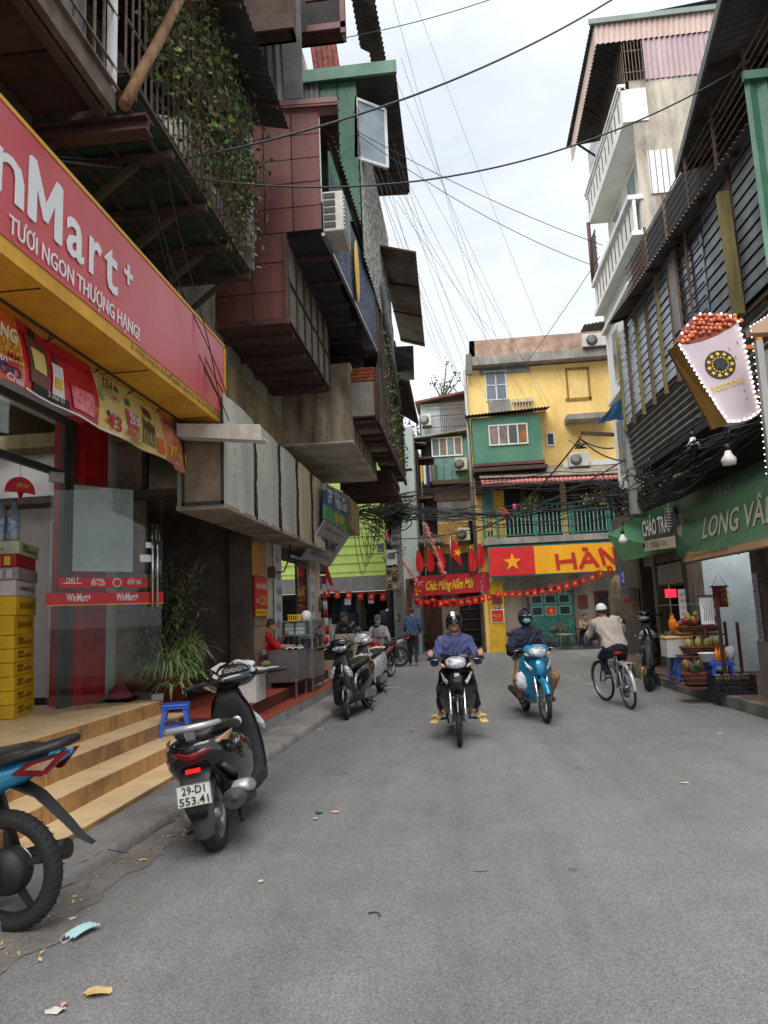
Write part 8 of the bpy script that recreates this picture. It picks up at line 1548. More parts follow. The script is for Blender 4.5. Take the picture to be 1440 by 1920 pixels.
def underbone(name, lab_, loc, rz, lean=0, body=GBLK, steer=0, grp=None, cat='motorbike', shield=None, seat_grip=False, mirrors=False, trim=LENS, scale=1.0, pl=None):
    t = thing(name, lab_, cat, loc, rz, grp); t.rotation_euler = (0, lean, rz); t.scale = (scale,) * 3; f = steerer(steer, (0, .5, 0)); r = .29
    wheel(t, -.62, r, .078, .215, 5, MBLK if seat_grip else ALU, tread=46 if seat_grip else 0); wheel(t, .62, r, .066, .215, 5, st=f)
    for s_ in (-1, 1): q = Tb([(s_ * .085, .62, .27), (s_ * .085, .585, .40), (s_ * .085, .52, .66)], [.024, .024, .018], 10); ch_(xf(q, f), 'fork_leg', CHROME, t)
    fender(t, .62, r, .055, 25, 140, body, st=f, off=.03, nm='front_fender')
    prof = [(.24, .30, .125), (.36, .36, .185), (.52, .42, .225), (.70, .44, .235), (.84, .42, .215), (.92, .40, .14)]
    def shell(s, tt, dz=0):
        i = min(len(prof) - 2, int(s * (len(prof) - 1))); fr = s * (len(prof) - 1) - i; z, y, hw = [prof[i][k] * (1 - fr) + prof[i + 1][k] * fr for k in range(3)]; x = (2 * tt - 1); return V((hw * x, y + .10 * (1 - abs(x)) ** 1.2 * (1 if s > .35 else .4) - .16 * abs(x) ** 2 + dz, z))
    for lo, hi, nm in ((0, .42, 'leg_shield'), (.58, 1, 'leg_shield')):
        q = Gd(lambda s, tt: shell(s * .62, lo + (hi - lo) * tt), 14, 8); q.grid(lambda s, tt: shell(s * .62, lo + (hi - lo) * tt, -.02), 14, 8); ch_(q, nm, body, t)
    q = Gd(lambda s, tt: shell(.6 + s * .4, tt), 8, 16); q.grid(lambda s, tt: shell(.6 + s * .4, tt, -.025), 8, 16); ch_(q, 'front_cover', body, t)
    q = Lf(zloft([(.62, .56, .02, .01), (.70, .575, .06, .02), (.80, .565, .075, .02), (.87, .53, .04, .02)], 12, 2.2)); ch_(q, 'nose_panel', body, t)
    for s_ in (-1, 1): q = MB(); q.add([(s_ * .10, .515, .74), (s_ * .19, .44, .85), (s_ * .17, .48, .77), (s_ * .12, .51, .70)], [(0, 1, 2, 3)]); ch_(q, 'decal', trim, t)
    q = Lf([ring(V((0, y, z)), (1, 0, 0), (0, -.3, 1), w, h, 18, 2.6) for y, z, w, h in ((.26, 1.0, .07, .03), (.32, 1.0, .15, .055), (.42, .985, .19, .075), (.50, .955, .15, .07), (.545, .94, .07, .045))]); cw_ = ch_(xf(q, f), 'handlebar_cowl', body, t)
    q = Lf([ring(V((0, y, z)), (1, 0, 0), (0, -.25, 1), w, h, 16, 2.4) for y, z, w, h in ((.49, .965, .135, .07), (.54, .955, .12, .065), (.572, .945, .08, .045))]); ch_(xf(q, f), 'headlight', LENS, cw_)
    for s_ in (-1, 1): q = El((s_ * .155, .485, .925), (.045, .03, .022), 0, 12, 8, Matrix.Rotation(s_ * R(-35), 3, 'Z') @ Matrix.Rotation(s_ * R(-25), 3, 'Y')); ch_(xf(q, f), 'turn_signal', ALENS, cw_)
    bars(t, f, .33, 1.0, .34, .09, mirrors=mirrors)
    ch_(MB().loft(yloft([(-.98, .865, .015, .015), (-.9, .84, .05, .035), (-.75, .785, .09, .06), (-.5, .71, .12, .095), (-.25, .64, .125, .12), (-.02, .57, .10, .12), (.15, .52, .075, .10), (.34, .54, .065, .10)], 18, 2.4)), 'body_fairing', body, t)
    ch_(MB().loft(yloft([(-.88, .875, .07, .02), (-.7, .86, .115, .04), (-.45, .81, .13, .05), (-.2, .765, .125, .05), (-.02, .75, .08, .04), (.04, .73, .03, .02)], 18, 2.6)), 'seat', SEATM, t)
    q = Tb([(-.12, -.55, .80), (-.135, -.78, .87), (-.08, -.95, .91), (.08, -.95, .91), (.135, -.78, .87), (.12, -.55, .80)], [.012, .017, .022, .022, .017, .012], 8); ch_(q, 'grab_rail', MBLK, t)
    for s_ in (-1, 1): q = MB(); q.add([(s_ * .03, -.985, .88), (s_ * .095, -.80, .835), (s_ * .108, -.72, .775), (s_ * .07, -.86, .76)], [(0, 1, 2, 3)]); q.slab([(s_ * .025, -.99, .875), (s_ * .09, -.80, .83), (s_ * .10, -.74, .78), (s_ * .06, -.88, .765)], (s_ * .012, -.008, .006)); tl_ = ch_(q, 'tail_light', RLENS, t); q = Sl([(s_ * .06, -.925, .845), (s_ * .098, -.83, .822), (s_ * .102, -.79, .80), (s_ * .075, -.87, .79)], (s_ * .010, -.01, .004)); ch_(q, 'signal_lens', ALENS, tl_)
    q = Lf([ring(V((0, y, z)), (1, 0, 0), (0, .6, .8), w, h, 12, 3) for y, z, w, h in ((-.66, .72, .07, .020), (-.80, .66, .05, .012), (-.95, .53, .038, .008), (-1.02, .46, .032, .006), (-1.08, .43, .022, .004))]); ch_(q, 'rear_mudguard', MBLK, t)
    q = Rb(-.11, .11, -.12, .25, .22, .42, .03); q.ell((.09, -.02, .3), (.04, .11, .09), 0, 12, 8); q.ell((-.09, -.05, .3), (.04, .1, .08), 0, 12, 8); ch_(q, 'engine', ALU, t)
    q = Tb([(.09, .22, .26), (.13, .1, .2), (.14, -.2, .2)], .018, 8); q.tube([(.14, -.2, .21), (.155, -.84, .34)], [.03, .05], 14); ch_(q, 'exhaust', MBLK, t)
    for s_ in (-1, 1): q = Bm((s_ * .075, -.1, .33), (s_ * .075, -.62, r), .025, .05); q.tube([(s_ * .10, -.60, .32), (s_ * .10, -.50, .62)], .024, 8); ch_(q, 'shock_absorber', MBLK, t); q = Tb([(s_ * .08, .08, .25), (s_ * .24, .08, .24)], .016, 8); ch_(q, 'footpeg', BLK, t)
    if seat_grip: q = La([(0, -.06), (.10, -.055), (.115, -.02), (.115, .03)], (0, -.62, r), 'x', 24); q.beam((-.06, -.62, .24), (-.07, -.35, .23), .02); ch_(q, 'drum_brake', MBLK, t)
    if 'parked' in name: q = Bm((-.1, -.05, .24), (-.2, -.16, .04), .02); ch_(q, 'kickstand', MBLK, t)
    return t
hb = fz(4, 1634, .30)
underbone('parked_motorbike', 'blue motorbike cut by the left edge of the photo showing its rear wheel and tail', (hb.x - .62 * cos(R(4)) * 1.0, hb.y + .04, 0), R(86), lean=R(-4), body=TEALB, seat_grip=True, scale=1.09, grp='motorbikes')
R1 = (-.085, 9.34, 0); R1Z = R(180)
underbone('ridden_motorbike', 'black motorbike ridden towards the camera by the man in a blue long-sleeved top', R1, R1Z, grp='motorbikes')
R2 = (1.02, 10.86, 0); R2Z = R(188)
underbone('ridden_motorbike', 'light blue motorbike ridden towards the camera by the hooded masked rider', R2, R2Z, lean=R(2), body=TEALB, mirrors=True, grp='motorbikes')
R3 = (-2.02, 17.4, 0); R3Z = R(160)
underbone('ridden_motorbike', 'red and silver motorbike under the man in a grey cap and face mask', R3, R3Z, body=BRED, grp='motorbikes', trim=SILV)
underbone('parked_motorbike', 'pale silver motorbike parked side-on below the school uniforms', (-2.45, 21.2, 0), R(98), body=PEARLW, grp='motorbikes')
# electric scooter on the right
P = fz(1231, 1296); es_ = thing('electric_scooter', 'small black electric scooter with a yellow lamp parked on the right', 'scooter', (P.x + .03, P.y + .5, 0), R(168)); f = steerer(R(-20), (0, .4, 0))
wheel(es_, .5, .21, .10, .13, 5, MBLK, st=f); wheel(es_, -.45, .21, .10, .13, 5, MBLK)
q = Tb([(0, .5, .21), (0, .40, .62), (0, .32, .95)], [.03, .04, .035], 10); q.box(-.06, .06, .33, .39, .45, .9); ch_(xf(q, f), 'steering_column', GREYP, es_); fender(es_, .5, .21, .06, 20, 150, BLK, st=f, off=.03, nm='front_fender')
bars(es_, f, .30, .98, .28, .05, mirrors=False); q = Lf(yloft([(-.1, .26, .12, .05), (.1, .24, .13, .04), (.36, .26, .12, .05)], 14, 4)); ch_(q, 'deck', BLK, es_); q = Lf(yloft([(-.7, .62, .05, .03), (-.55, .52, .12, .14), (-.3, .45, .13, .2), (-.12, .4, .11, .16)], 16, 2.6)); ch_(q, 'rear_body', GBLK, es_); q = Lf(yloft([(-.66, .72, .08, .03), (-.4, .72, .13, .05), (-.1, .70, .10, .05)], 16, 2.6)); ch_(q, 'seat', SEATM, es_)
q = Rb(.08, .13, .42, .47, .2, .42, .01); ch_(xf(q, f), 'yellow_lamp', YELV, es_)
q = Tb([(-.12, -.5, .6), (-.14, -.72, .85), (.14, -.72, .85), (.12, -.5, .6)], .014, 6); ch_(q, 'grab_rail', BLK, es_)
P = fz(1225, 1262); t2_ = scooter('parked_scooter', 'black scooter half hidden behind the electric scooter on the right', (4.35, 17.0, .17), R(160), lean=R(5), grp='parked scooters', mirrors=False)
# bicycle
RB, FB = V((2.47, 11.15 + .3, 0)), V((2.35, 12.2, 0)); bz = R(6)
bk_ = thing('bicycle', 'black city bicycle with chrome mudguards and red saddle ridden away from the camera', 'bicycle', (2.42, 11.85, 0), R(7)); bk_.rotation_euler = (0, R(-5), R(7)); f = steerer(R(12), (0, .45, 0)); r = .33
def bwheel(y, st):
    q = Tb([(0, y + (r - .045) * cos(k * .1745), r + (r - .045) * sin(k * .1745)) for k in range(36)], .009, 6, closed=True); q.tube([(-.04, y, r), (.04, y, r)], .02, 8); wh = ch_(xf(q, st), 'wheel', CHROME, bk_)
    q = Tb([(0, y + (r - .022) * cos(k * .1745), r + (r - .022) * sin(k * .1745)) for k in range(36)], .022, 8, closed=True); ch_(xf(q, st), 'tyre', TYRE, wh)
    q = MB()
    for k in range(28): a = k * .2244; q.tube([((.03 if k % 2 else -.03), y + .02 * cos(a + .5), r + .02 * sin(a + .5)), (0, y + (r - .05) * cos(a), r + (r - .05) * sin(a))], .0018, 3, 0, False)
    ch_(xf(q, st), 'spokes', STEEL, wh, stuff=True)
I_ = lambda p_: p_
bwheel(-.52, I_); bwheel(.55, f)
for y, a0, a1, st in ((-.52, 20, 185, I_), (.55, 0, 130, f)):
    q = Gd(lambda s, tt: V(((tt - .5) * .06, y, r)) + V((0, cos(R(a0 + (a1 - a0) * s)), sin(R(a0 + (a1 - a0) * s)))) * (r + .028 - .02 * abs(2 * tt - 1) ** 2), 20, 4); ch_(xf(q, st), 'mudguard', SILV, bk_)
BB = (0, -.08, .29); ST_ = (0, -.26, .78); HT = (0, .36, .80)
q = Tb([BB, ST_], .016, 8); q.tube([BB, (0, .38, .66)], .018, 8); q.tube([(0, -.2, .56), (0, .37, .72)], .014, 8); q.tube([(0, .39, .62), (0, .34, .88)], .018, 8)
for s_ in (-1, 1): q.tube([(s_ * .012, -.24, .7), (s_ * .06, -.52, r)], .009, 6); q.tube([(s_ * .02, -.08, .29), (s_ * .06, -.52, r)], .010, 6)
ch_(q, 'frame', SILV, bk_)
for s_ in (-1, 1): q = Tb([(s_ * .03, .38, .66), (s_ * .05, .44, .55), (s_ * .05, .55, r)], .011, 6); ch_(xf(q, f), 'fork_leg', MBLK, bk_)
q = Lf([ring(V((0, y, z)), (1, 0, 0), (0, 0, 1), w, h, 14, 2.2) for y, z, w, h in ((-.40, .84, .03, .02), (-.37, .845, .10, .035), (-.28, .845, .10, .03), (-.18, .84, .04, .025), (-.08, .835, .018, .015))]); ch_(q, 'saddle', M('red_saddle', rgb(190, 40, 50), rgb(150, 30, 40), ro=.5), bk_)
q = Tb([(0, .34, .88), (0, .36, .98)], .014, 6); q.tube([(-.28, .2, 1.0), (-.2, .32, 1.0), (0, .38, .98), (.2, .32, 1.0), (.28, .2, 1.0)], .012, 8); hb_ = ch_(xf(q, f), 'handlebar', CHROME, bk_)
for s_ in (-1, 1): q = Tb([(s_ * .285, .19, 1.0), (s_ * .24, .27, 1.0)], .018, 8); ch_(xf(q, f), 'grip', BLK, hb_)
q = MB()
for x in (-.06, .06): q.tube([(x, -.25, .70), (x, -.76, .70)], .006, 5)
for y in (-.35, -.5, -.65, -.76): q.tube([(-.06, y, .70), (.06, y, .70)], .005, 5)
for s_ in (-1, 1): q.tube([(s_ * .06, -.7, .70), (s_ * .06, -.52, r)], .006, 5)
ch_(q, 'luggage_rack', SILV, bk_); q = Rb(-.03, .03, -.80, -.78, .60, .66, .006); ch_(q, 'reflector', M('smoke_lens', (.2, .1, .1), ro=.2), bk_)
q = La([(.0, .02), (.085, .02), (.085, .03), (0, .03)], (.03, -.08, .29), 'x', 20); ch_(q, 'chainring', STEEL, bk_)
PEDL = V((-.11, -.08 + .0, .29 + .16)); PEDR = V((.11, -.08, .29 - .16))
for s_, pd in ((-1, PEDL), (1, PEDR)): q = Bm((s_ * .06, -.08, .29), (s_ * .07, pd.y, pd.z), .02); q.box(min(s_ * .08, s_ * .16), max(s_ * .08, s_ * .16), pd.y - .045, pd.y + .045, pd.z - .012, pd.z + .012); ch_(q, 'pedal', BLK, bk_)
q = Rb(.10, .18, -.68, -.38, .48, .68, .02); ch_(q, 'pannier', M('olive_bag', rgb(92, 92, 60), rgb(60, 60, 42), ro=.9), bk_)
# ================================================================ PEOPLE
SKIN = M('skin', rgb(178, 132, 104), rgb(160, 114, 88), ro=.6); HAIR = M('hair_black', (.012, .011, .011), (.02, .018, .017), ro=.5)
def cloth(n, a, b=None): return M(n, a, b or tuple(x * .8 for x in a), ro=.9, sc=6, bump=.35, bsc=22)
def human(name, lab_, loc, rz, J, mats, headrot=0.0, torso_w=1.0, vox=.0095, grip=True, lean=0, sleeve='long', feet='shoe', hair=True):
    """mats: skin, top, legs, shoes"""
    t = thing(name, lab_, 'person', loc, rz); t.rotation_euler = (0, lean, rz); J = {k: V(p_) for k, p_ in J.items()}
    prim = []; q = MB()
    def cap(p_, q_, r1, r2, mi, n=12):
        p_, q_ = V(p_), V(q_)
        if (p_ - q_).length < 1e-4: q_ = p_ + V((0, 0, .001))
        q.tube([p_, q_], [r1, r2], n, smooth=True); q.ell(p_, (r1,) * 3, 0, 10, 8); q.ell(q_, (r2,) * 3, 0, 10, 8); prim.append((p_, q_, r1, r2, mi))
    pel, ch, nk, hd = J['pelvis'], J['chest'], J['neck'], J['head']; side = (J['shR'] - J['shL']).normalized(); tw = torso_w
    up = (ch - pel).normalized(); fw = up.cross(side).normalized() * -1
    mid = pel.lerp(ch, .5)
    q.loft([ring(pel - up * .10, side, fw, .10, .08, 16, 2.2), ring(pel - up * .04, side, fw, .165 * tw, .12, 16, 2.2), ring(pel + up * .08, side, fw, .165 * tw, .12, 16, 2.2), ring(mid, side, fw, .155 * tw, .115, 16, 2.2), ring(ch, side, fw, .18 * tw, .125, 16, 2.2), ring(ch + up * .12, side, fw, .17 * tw, .105, 16, 2.2), ring(nk - up * .02, side, fw, .08, .07, 16, 2.2)])
    prim.append((pel + up * .06, ch + up * .05, .15, .16, 1)); prim.append((pel - up * .03, pel, .13, .13, 2)); prim.append((J['shL'].lerp(J['shR'], .2), J['shL'].lerp(J['shR'], .8), .09, .09, 1))
    cap(nk - V((0, 0, .04)), hd - V((0, 0, .05)), .056, .052, 0)
    hr = Matrix.Rotation(headrot, 3, 'Z'); q.ell(hd, (.076, .093, .112), 0, 16, 12, hr); prim.append((hd, hd, .1, .1, 0)); F = lambda x, y, z: hd + hr @ V((x, y, z))
    q.ell(F(0, .045, -.07), (.05, .05, .045), 0, 12, 8); q.ell(F(0, .098, -.012), (.014, .02, .026), 0, 8, 6)
    for s_ in (-1, 1): q.ell(F(s_ * .078, -.005, -.01), (.012, .02, .03), 0, 8, 6)
    for sd in 'LR':
        s_ = -1 if sd == 'L' else 1; sh, el, wr = J['sh' + sd], J['el' + sd], J['wr' + sd]; cap(sh.lerp(nk, .4), sh, .06, .064, 1); cap(sh, el, .066, .052, 1)
        if sleeve == 'short': m1 = el.lerp(sh, .25); prim.append((el, el.lerp(sh, .2), .05, .05, 0))
        cap(el, el.lerp(wr, .88), .050 if sleeve == 'long' else .043, .038 if sleeve == 'long' else .03, 1 if sleeve == 'long' else 0); cap(el.lerp(wr, .88), wr, .027, .026, 0)
        # hand: palm, four curled fingers, thumb
        hp = J['hand' + sd]; d = (hp - wr).normalized(); gx = J.get('grip' + sd, side * s_); gx = V(gx).normalized(); dn = gx.cross(d).normalized() * s_
        if dn.z > 0: dn = -dn
        cap(wr, wr + d * .05, .026, .03, 0); palm = wr + d * .05
        for k in range(4):
            off = gx * (.027 - .018 * k); ln = (.030, .034, .032, .025)[k]; a = palm + off; b = a + d * ln; c = b + (d * .35 + dn * .9) * ln * .85; e = c + (dn * .75 - d * .75) * ln * .7
            cap(palm + off * .8 - d * .01, a, .013, .011, 0, 8); cap(a, b, .0105, .010, 0, 8); cap(b, c, .010, .0095, 0, 8); cap(c, e, .0095, .008, 0, 8)
        ti = -gx * s_ * 1.0; th = palm - d * .02 + ti * .03 * s_ * (1 if s_ > 0 else 1); th = palm - d * .025 - side * s_ * .026; cap(palm - d * .03, th, .014, .013, 0, 8); cap(th, th + d * .03 + dn * .018, .012, .010, 0, 8); cap(th + d * .03 + dn * .018, th + d * .045 + dn * .035, .010, .009, 0, 8)
        hp_, kn, an, to = J['hip' + sd], J['kn' + sd], J['an' + sd], J['toe' + sd]; cap(hp_, kn, .092, .064, 2); 
        if feet == 'sandal': cap(kn, kn.lerp(an, .72), .060, .055, 2); cap(kn.lerp(an, .72), an, .036, .032, 0); fd = (to - an); q.ell(an.lerp(to, .5) - V((0, 0, .035)), (.04, .11, .028), 0, 12, 8, Vector((0, 1, 0)).rotation_difference(V((fd.x, fd.y, fd.z * .6)).normalized()).to_matrix()); prim.append((an, to, .03, .03, 0))
        else:
            cap(kn, an, .060, .045, 2); cap(an - V((0, 0, .03)), an.lerp(to, .55) - V((0, 0, .025)), .040, .042, 3); cap(an.lerp(to, .55) - V((0, 0, .025)), to, .042, .032, 3)
    me = bpy.data.meshes.new('b'); me.from_pydata(q.v, [], q.f); ob = bpy.data.objects.new('b', me); COL.objects.link(ob)
    bm = bmesh.new(); bm.from_mesh(me); bmesh.ops.remove_doubles(bm, verts=bm.verts, dist=1e-5); bmesh.ops.recalc_face_normals(bm, faces=bm.faces); bm.to_mesh(me); bm.free()
    md = ob.modifiers.new('r', 'REMESH'); md.mode = 'VOXEL'; md.voxel_size = vox; md.use_smooth_shade = True; sm = ob.modifiers.new('s', 'SMOOTH'); sm.iterations = 3; sm.factor = .5
    dg = bpy.context.evaluated_depsgraph_get(); dg.update(); m2 = bpy.data.meshes.new_from_object(ob.evaluated_get(dg)); bpy.data.objects.remove(ob)
    # soft cloth folds + material by nearest limb
    n = len(m2.vertices); co = np.zeros(n * 3); m2.vertices.foreach_get('co', co); co = co.reshape(-1, 3)
    nf = len(m2.polygons); cf_ = np.zeros(nf * 3); m2.polygons.foreach_get('center', cf_); cf_ = cf_.reshape(-1, 3)
    def near(C_):
        best = np.full(len(C_), 9.0); mi = np.zeros(len(C_), int)
        for a, b, r1, r2, m_ in prim:
            a_, b_ = np.array(a), np.array(b); ab = b_ - a_; L2 = max(1e-9, ab @ ab); tt = np.clip(((C_ - a_) @ ab) / L2, 0, 1); d_ = np.linalg.norm(C_ - a_ - tt[:, None] * ab, axis=1) - (r1 + (r2 - r1) * tt); w_ = d_ < best; best[w_] = d_[w_]; mi[w_] = m_
        return mi
    mv = near(co); nrm_ = np.zeros(n * 3); m2.vertices.foreach_get('normal', nrm_); nrm_ = nrm_.reshape(-1, 3); isc = (mv == 1) | (mv == 2)
    fold = np.sin(co[:, 2] * 55 + 9 * np.sin(co[:, 0] * 11) + 6 * np.sin(co[:, 1] * 13)) * .0055 + np.sin(co[:, 2] * 21 + co[:, 0] * 30) * .006 + .006
    co = co + nrm_ * (fold * isc)[:, None]; m2.vertices.foreach_set('co', co.ravel())
    m2.materials.clear()
    for m_ in mats: m2.materials.append(m_)
    m2.polygons.foreach_set('material_index', near(cf_)); m2.polygons.foreach_set('use_smooth', [True] * nf); m2.update(); m2.name = 'body'
    o = bpy.data.objects.new('body', m2); COL.objects.link(o); o.parent = t
    for s_ in (-1, 1): e_ = MB(); e_.ell(F(s_ * .03, .083, .008), (.012, .008, .006), 0, 8, 6); ch_(e_, 'eye', BLK, t); e_ = MB(); e_.beam(F(s_ * .016, .09, .028), F(s_ * .048, .078, .026), .008, .007); ch_(e_, 'eyebrow', HAIR, t)
    e_ = MB(); e_.ell(F(0, .091, -.055), (.022, .007, .005), 0, 8, 6); ch_(e_, 'mouth', M('lips', rgb(150, 90, 78), ro=.6), t)
    if hair: e_ = MB(); e_.grid(lambda u_, v_: (lambda th, ph: F(.084 * sin(ph) * cos(th), -.012 + .098 * sin(ph) * sin(th), .008 + .118 * cos(ph)))(2 * math.pi * u_, (.02 + v_ * (.40 + .22 * (1 - sin(2 * math.pi * u_)) / 2)) * math.pi), 24, 8); ch_(e_, 'hair', HAIR, t)
    t['_F'] = 0; return t, F
FEET = lambda: None
def ride(el=.0, knee=.16, sit=.80, hz=1.02, hx=.27, kz=.56, ank=(.18, .10, .34), toe=(.20, .24, .27), lean=.06, hy=.24, ysit=-.16):
    J = dict(pelvis=(0, ysit, sit + .06), chest=(0, ysit + lean, sit + .36), neck=(0, ysit + lean + .03, sit + .55), head=(0, ysit + lean + .07, sit + .69), shL=(-.175, ysit + lean + .01, sit + .45), shR=(.175, ysit + lean + .01, sit + .45))
    for sd, s_ in (('L', -1), ('R', 1)):
        J['el' + sd] = (s_ * .28, ysit + .14, sit + .20); J['wr' + sd] = (s_ * (hx + .02), hy - .10, hz + .05); J['hand' + sd] = (s_ * (hx + .01), hy, hz + .02); J['hip' + sd] = (s_ * .10, ysit + .02, sit + .02); J['kn' + sd] = (s_ * knee, ysit + .42, kz + .06); J['an' + sd] = (s_ * ank[0], ank[1], ank[2]); J['toe' + sd] = (s_ * toe[0], toe[1], toe[2])
    return J
BLUEC = cloth('slate_blue_top', rgb(74, 82, 122), rgb(60, 68, 104)); DKTR = cloth('dark_trousers', rgb(24, 24, 28)); SAND = M('sandal_beige', rgb(196, 174, 124), rgb(170, 148, 100), ro=.7)
t, F = human('person', 'man in a blue long-sleeved top and black helmet riding the black motorbike', R1, R1Z, ride(ank=(.235, .02, .34), toe=(.30, .17, .25), knee=.19, sit=.74, hx=.30), [SKIN, BLUEC, DKTR, SKIN], feet='sandal', torso_w=1.12, hair=False, vox=.009)
def helmet(t, F, shellm, stripe=None, strap=True):
    q = Gd(lambda u_, v_: (lambda th, ph: F(.112 * sin(ph) * cos(th), -.012 + .132 * sin(ph) * sin(th), .012 + .125 * cos(ph)))(2 * math.pi * u_, (.01 + v_ * .55) * math.pi), 28, 10); h_ = ch_(q, 'helmet', shellm, t)
    q = Gd(lambda u_, v_: F(.108 * sin(-1.1 + 2.2 * u_), (.105 + .05 * v_) * cos(-1.1 + 2.2 * u_) - .0, .012 - .02 * v_), 14, 3); q.grid(lambda u_, v_: F(.108 * sin(-1.1 + 2.2 * u_), (.105 + .05 * v_) * cos(-1.1 + 2.2 * u_), .006 - .02 * v_), 14, 3); ch_(q, 'helmet_peak', shellm, h_)
    if stripe: q = Gd(lambda u_, v_: (lambda x, ph: F(x, -.012 + .139 * sin(ph), .014 + .1305 * cos(ph)))(-.012 + .045 * u_, (-.35 + .9 * v_) * math.pi * .58), 4, 16); ch_(q, 'helmet_stripe', stripe, h_)
    if strap:
        q = Tb([F(-.088, 0, -.03), F(-.07, .03, -.09), F(0, .05, -.125), F(.07, .03, -.09), F(.088, 0, -.03)], .007, 6); ch_(q, 'chin_strap', BLK, h_)
        for s_ in (-1, 1): q = El(F(s_ * .09, .0, -.03), (.018, .05, .05), 0, 10, 8); ch_(q, 'ear_pad', shellm, h_)
helmet(t, F, GBLK, WHT)
for s_ in (-1, 1):
    q = MB(); c = V((s_ * .272, .10, .255)); rot_m = Matrix.Rotation(s_ * R(-24), 3, 'Z') @ Matrix.Rotation(R(-22), 3, 'X'); q.cbox(c, (.10, .27, .022), rot_m); sn = ch_(q, 'sandal', SAND, t, bevel=.01)
    q = Tb([c + rot_m @ V(p_) for p_ in ((-.05, .05, .0), (-.035, .05, .05), (0, .05, .062), (.035, .05, .05), (.05, .05, 0))], .016, 8); ch_(q, 'sandal_strap', SAND, sn)
q = Bm((.06, .045, .98), (.075, .05, 1.03), .012, .006, up=(0, 1, 0)); ch_(q, 'chest_emblem', WHT, t)
NAVYC = cloth('navy_hooded_jacket', rgb(38, 40, 64), rgb(28, 30, 50)); TANT = cloth('tan_trousers', rgb(140, 104, 72), rgb(118, 86, 58))
t, F = human('person', 'rider in a navy hooded jacket, face mask and sunglasses on the light blue motorbike', R2, R2Z, ride(knee=.27, ank=(.21, .10, .30), toe=(.23, .24, .26), sit=.75, hx=.30, kz=.52), [NAVYC, NAVYC, TANT, M('black_shoe', (.02, .02, .022), ro=.6)], torso_w=1.1, hair=False, vox=.009, lean=R(2))
q = Gd(lambda u_, v_: (lambda th, ph: F(.104 * sin(ph) * cos(th), -.015 + .118 * sin(ph) * sin(th), .0 + .138 * cos(ph)))(math.pi * (.70 + 1.6 * u_), (.01 + v_ * .9) * math.pi), 26, 14); hd_ = ch_(q, 'hood', NAVYC, t)
q = Gd(lambda u_, v_: F(.106 * sin(-1.2 + 2.4 * u_), (.10 + .055 * v_) * cos(-1.2 + 2.4 * u_) - .01, .045 - .018 * v_), 14, 3); ch_(q, 'helmet_peak', CHROME, hd_)
q = El(F(0, .078, -.045), (.058, .045, .045), 0, 14, 9); ch_(q, 'face_mask', M('mask_teal', rgb(120, 170, 180), rgb(40, 50, 66), ro=.8, sc=16, mix=(.5, .6)), t)
q = El(F(-.034, .086, .01), (.034, .014, .022), 0, 12, 8); q.ell(F(.034, .086, .01), (.034, .014, .022), 0, 12, 8); q.beam(F(-.02, .1, .012), F(.02, .1, .012), .008); ch_(q, 'sunglasses', GBLK, t)
for s_ in (-1, 1): q = MB(); P = V((s_ * .30, .21, 1.03)); q.ell(P, (.055, .065, .045), 0, 12, 8); ch_(q, 'glove', cloth('black_glove', rgb(26, 26, 32)), t)
q = Tb([(-.15, -.0, 1.22), (-.02, .055, 1.08), (.12, .03, .92)], .012, 6); ch_(q, 'bag_strap', BLK, t)
bgp = V((R2[0] - .19, R2[1] - .33, .55)); q = El(bgp, (.10, .06, .13), 0, 12, 9)
for w in range(len(q.v)): q.v[w] = tuple(V(q.v[w]) + V((rr.gauss(0, .007), rr.gauss(0, .007), rr.gauss(0, .007))))
solo(q, 'plastic_bag', M('white_bag', rgb(200, 200, 206), rgb(150, 156, 180), ro=.4, sc=14, mix=(.5, .58)), 'white plastic bag hanging at the knee of the hooded rider', 'bag')
# cyclist
GJ = cloth('pale_grey_jacket', rgb(164, 154, 146), rgb(146, 136, 130)); NAVYT = cloth('navy_trousers', rgb(28, 30, 46))
Jc = dict(pelvis=(0, -.30, .92), chest=(0, -.14, 1.18), neck=(-.0, -.02, 1.36), head=(-.01, .05, 1.48), shL=(-.18, -.06, 1.31), shR=(.18, -.06, 1.31), elL=(-.27, .06, 1.13), elR=(.27, .04, 1.13), wrL=(-.29, .20, 1.06), wrR=(.29, .12, 1.06), handL=(-.27, .29, 1.02), handR=(.29, .2, 1.02), hipL=(-.10, -.27, .86), hipR=(.10, -.27, .86), knL=(-.12, .10, .76), knR=(.12, .10, .52), anL=(-.12, -.10, .52), anR=(.12, -.10, .20), toeL=(-.12, .06, .47), toeR=(.12, .05, .15))
t, F = human('person', 'man in a white cap and pale grey jacket cycling away from the camera', (2.42, 11.85, 0), R(7), Jc, [SKIN, GJ, NAVYT, M('white_sneaker', rgb(196, 188, 178), rgb(150, 140, 130), ro=.7, sc=14)], torso_w=1.15, vox=.009, lean=R(-5))
def cap_(t, F, m_, peak=True):
    q = Gd(lambda u_, v_: (lambda th, ph: F(.088 * sin(ph) * cos(th), -.008 + .106 * sin(ph) * sin(th), .022 + .108 * cos(ph)))(2 * math.pi * u_, (.01 + v_ * .48) * math.pi), 22, 8); c_ = ch_(q, 'cap', m_, t)
    q = Gd(lambda u_, v_: F(.08 * sin(-1.2 + 2.4 * u_), .07 + (.03 + .075 * v_) * cos(-1.2 + 2.4 * u_), .022 - .012 * v_), 12, 3); q.grid(lambda u_, v_: F(.08 * sin(-1.2 + 2.4 * u_), .07 + (.03 + .075 * v_) * cos(-1.2 + 2.4 * u_), .017 - .012 * v_), 12, 3); ch_(q, 'cap_peak', m_, c_)
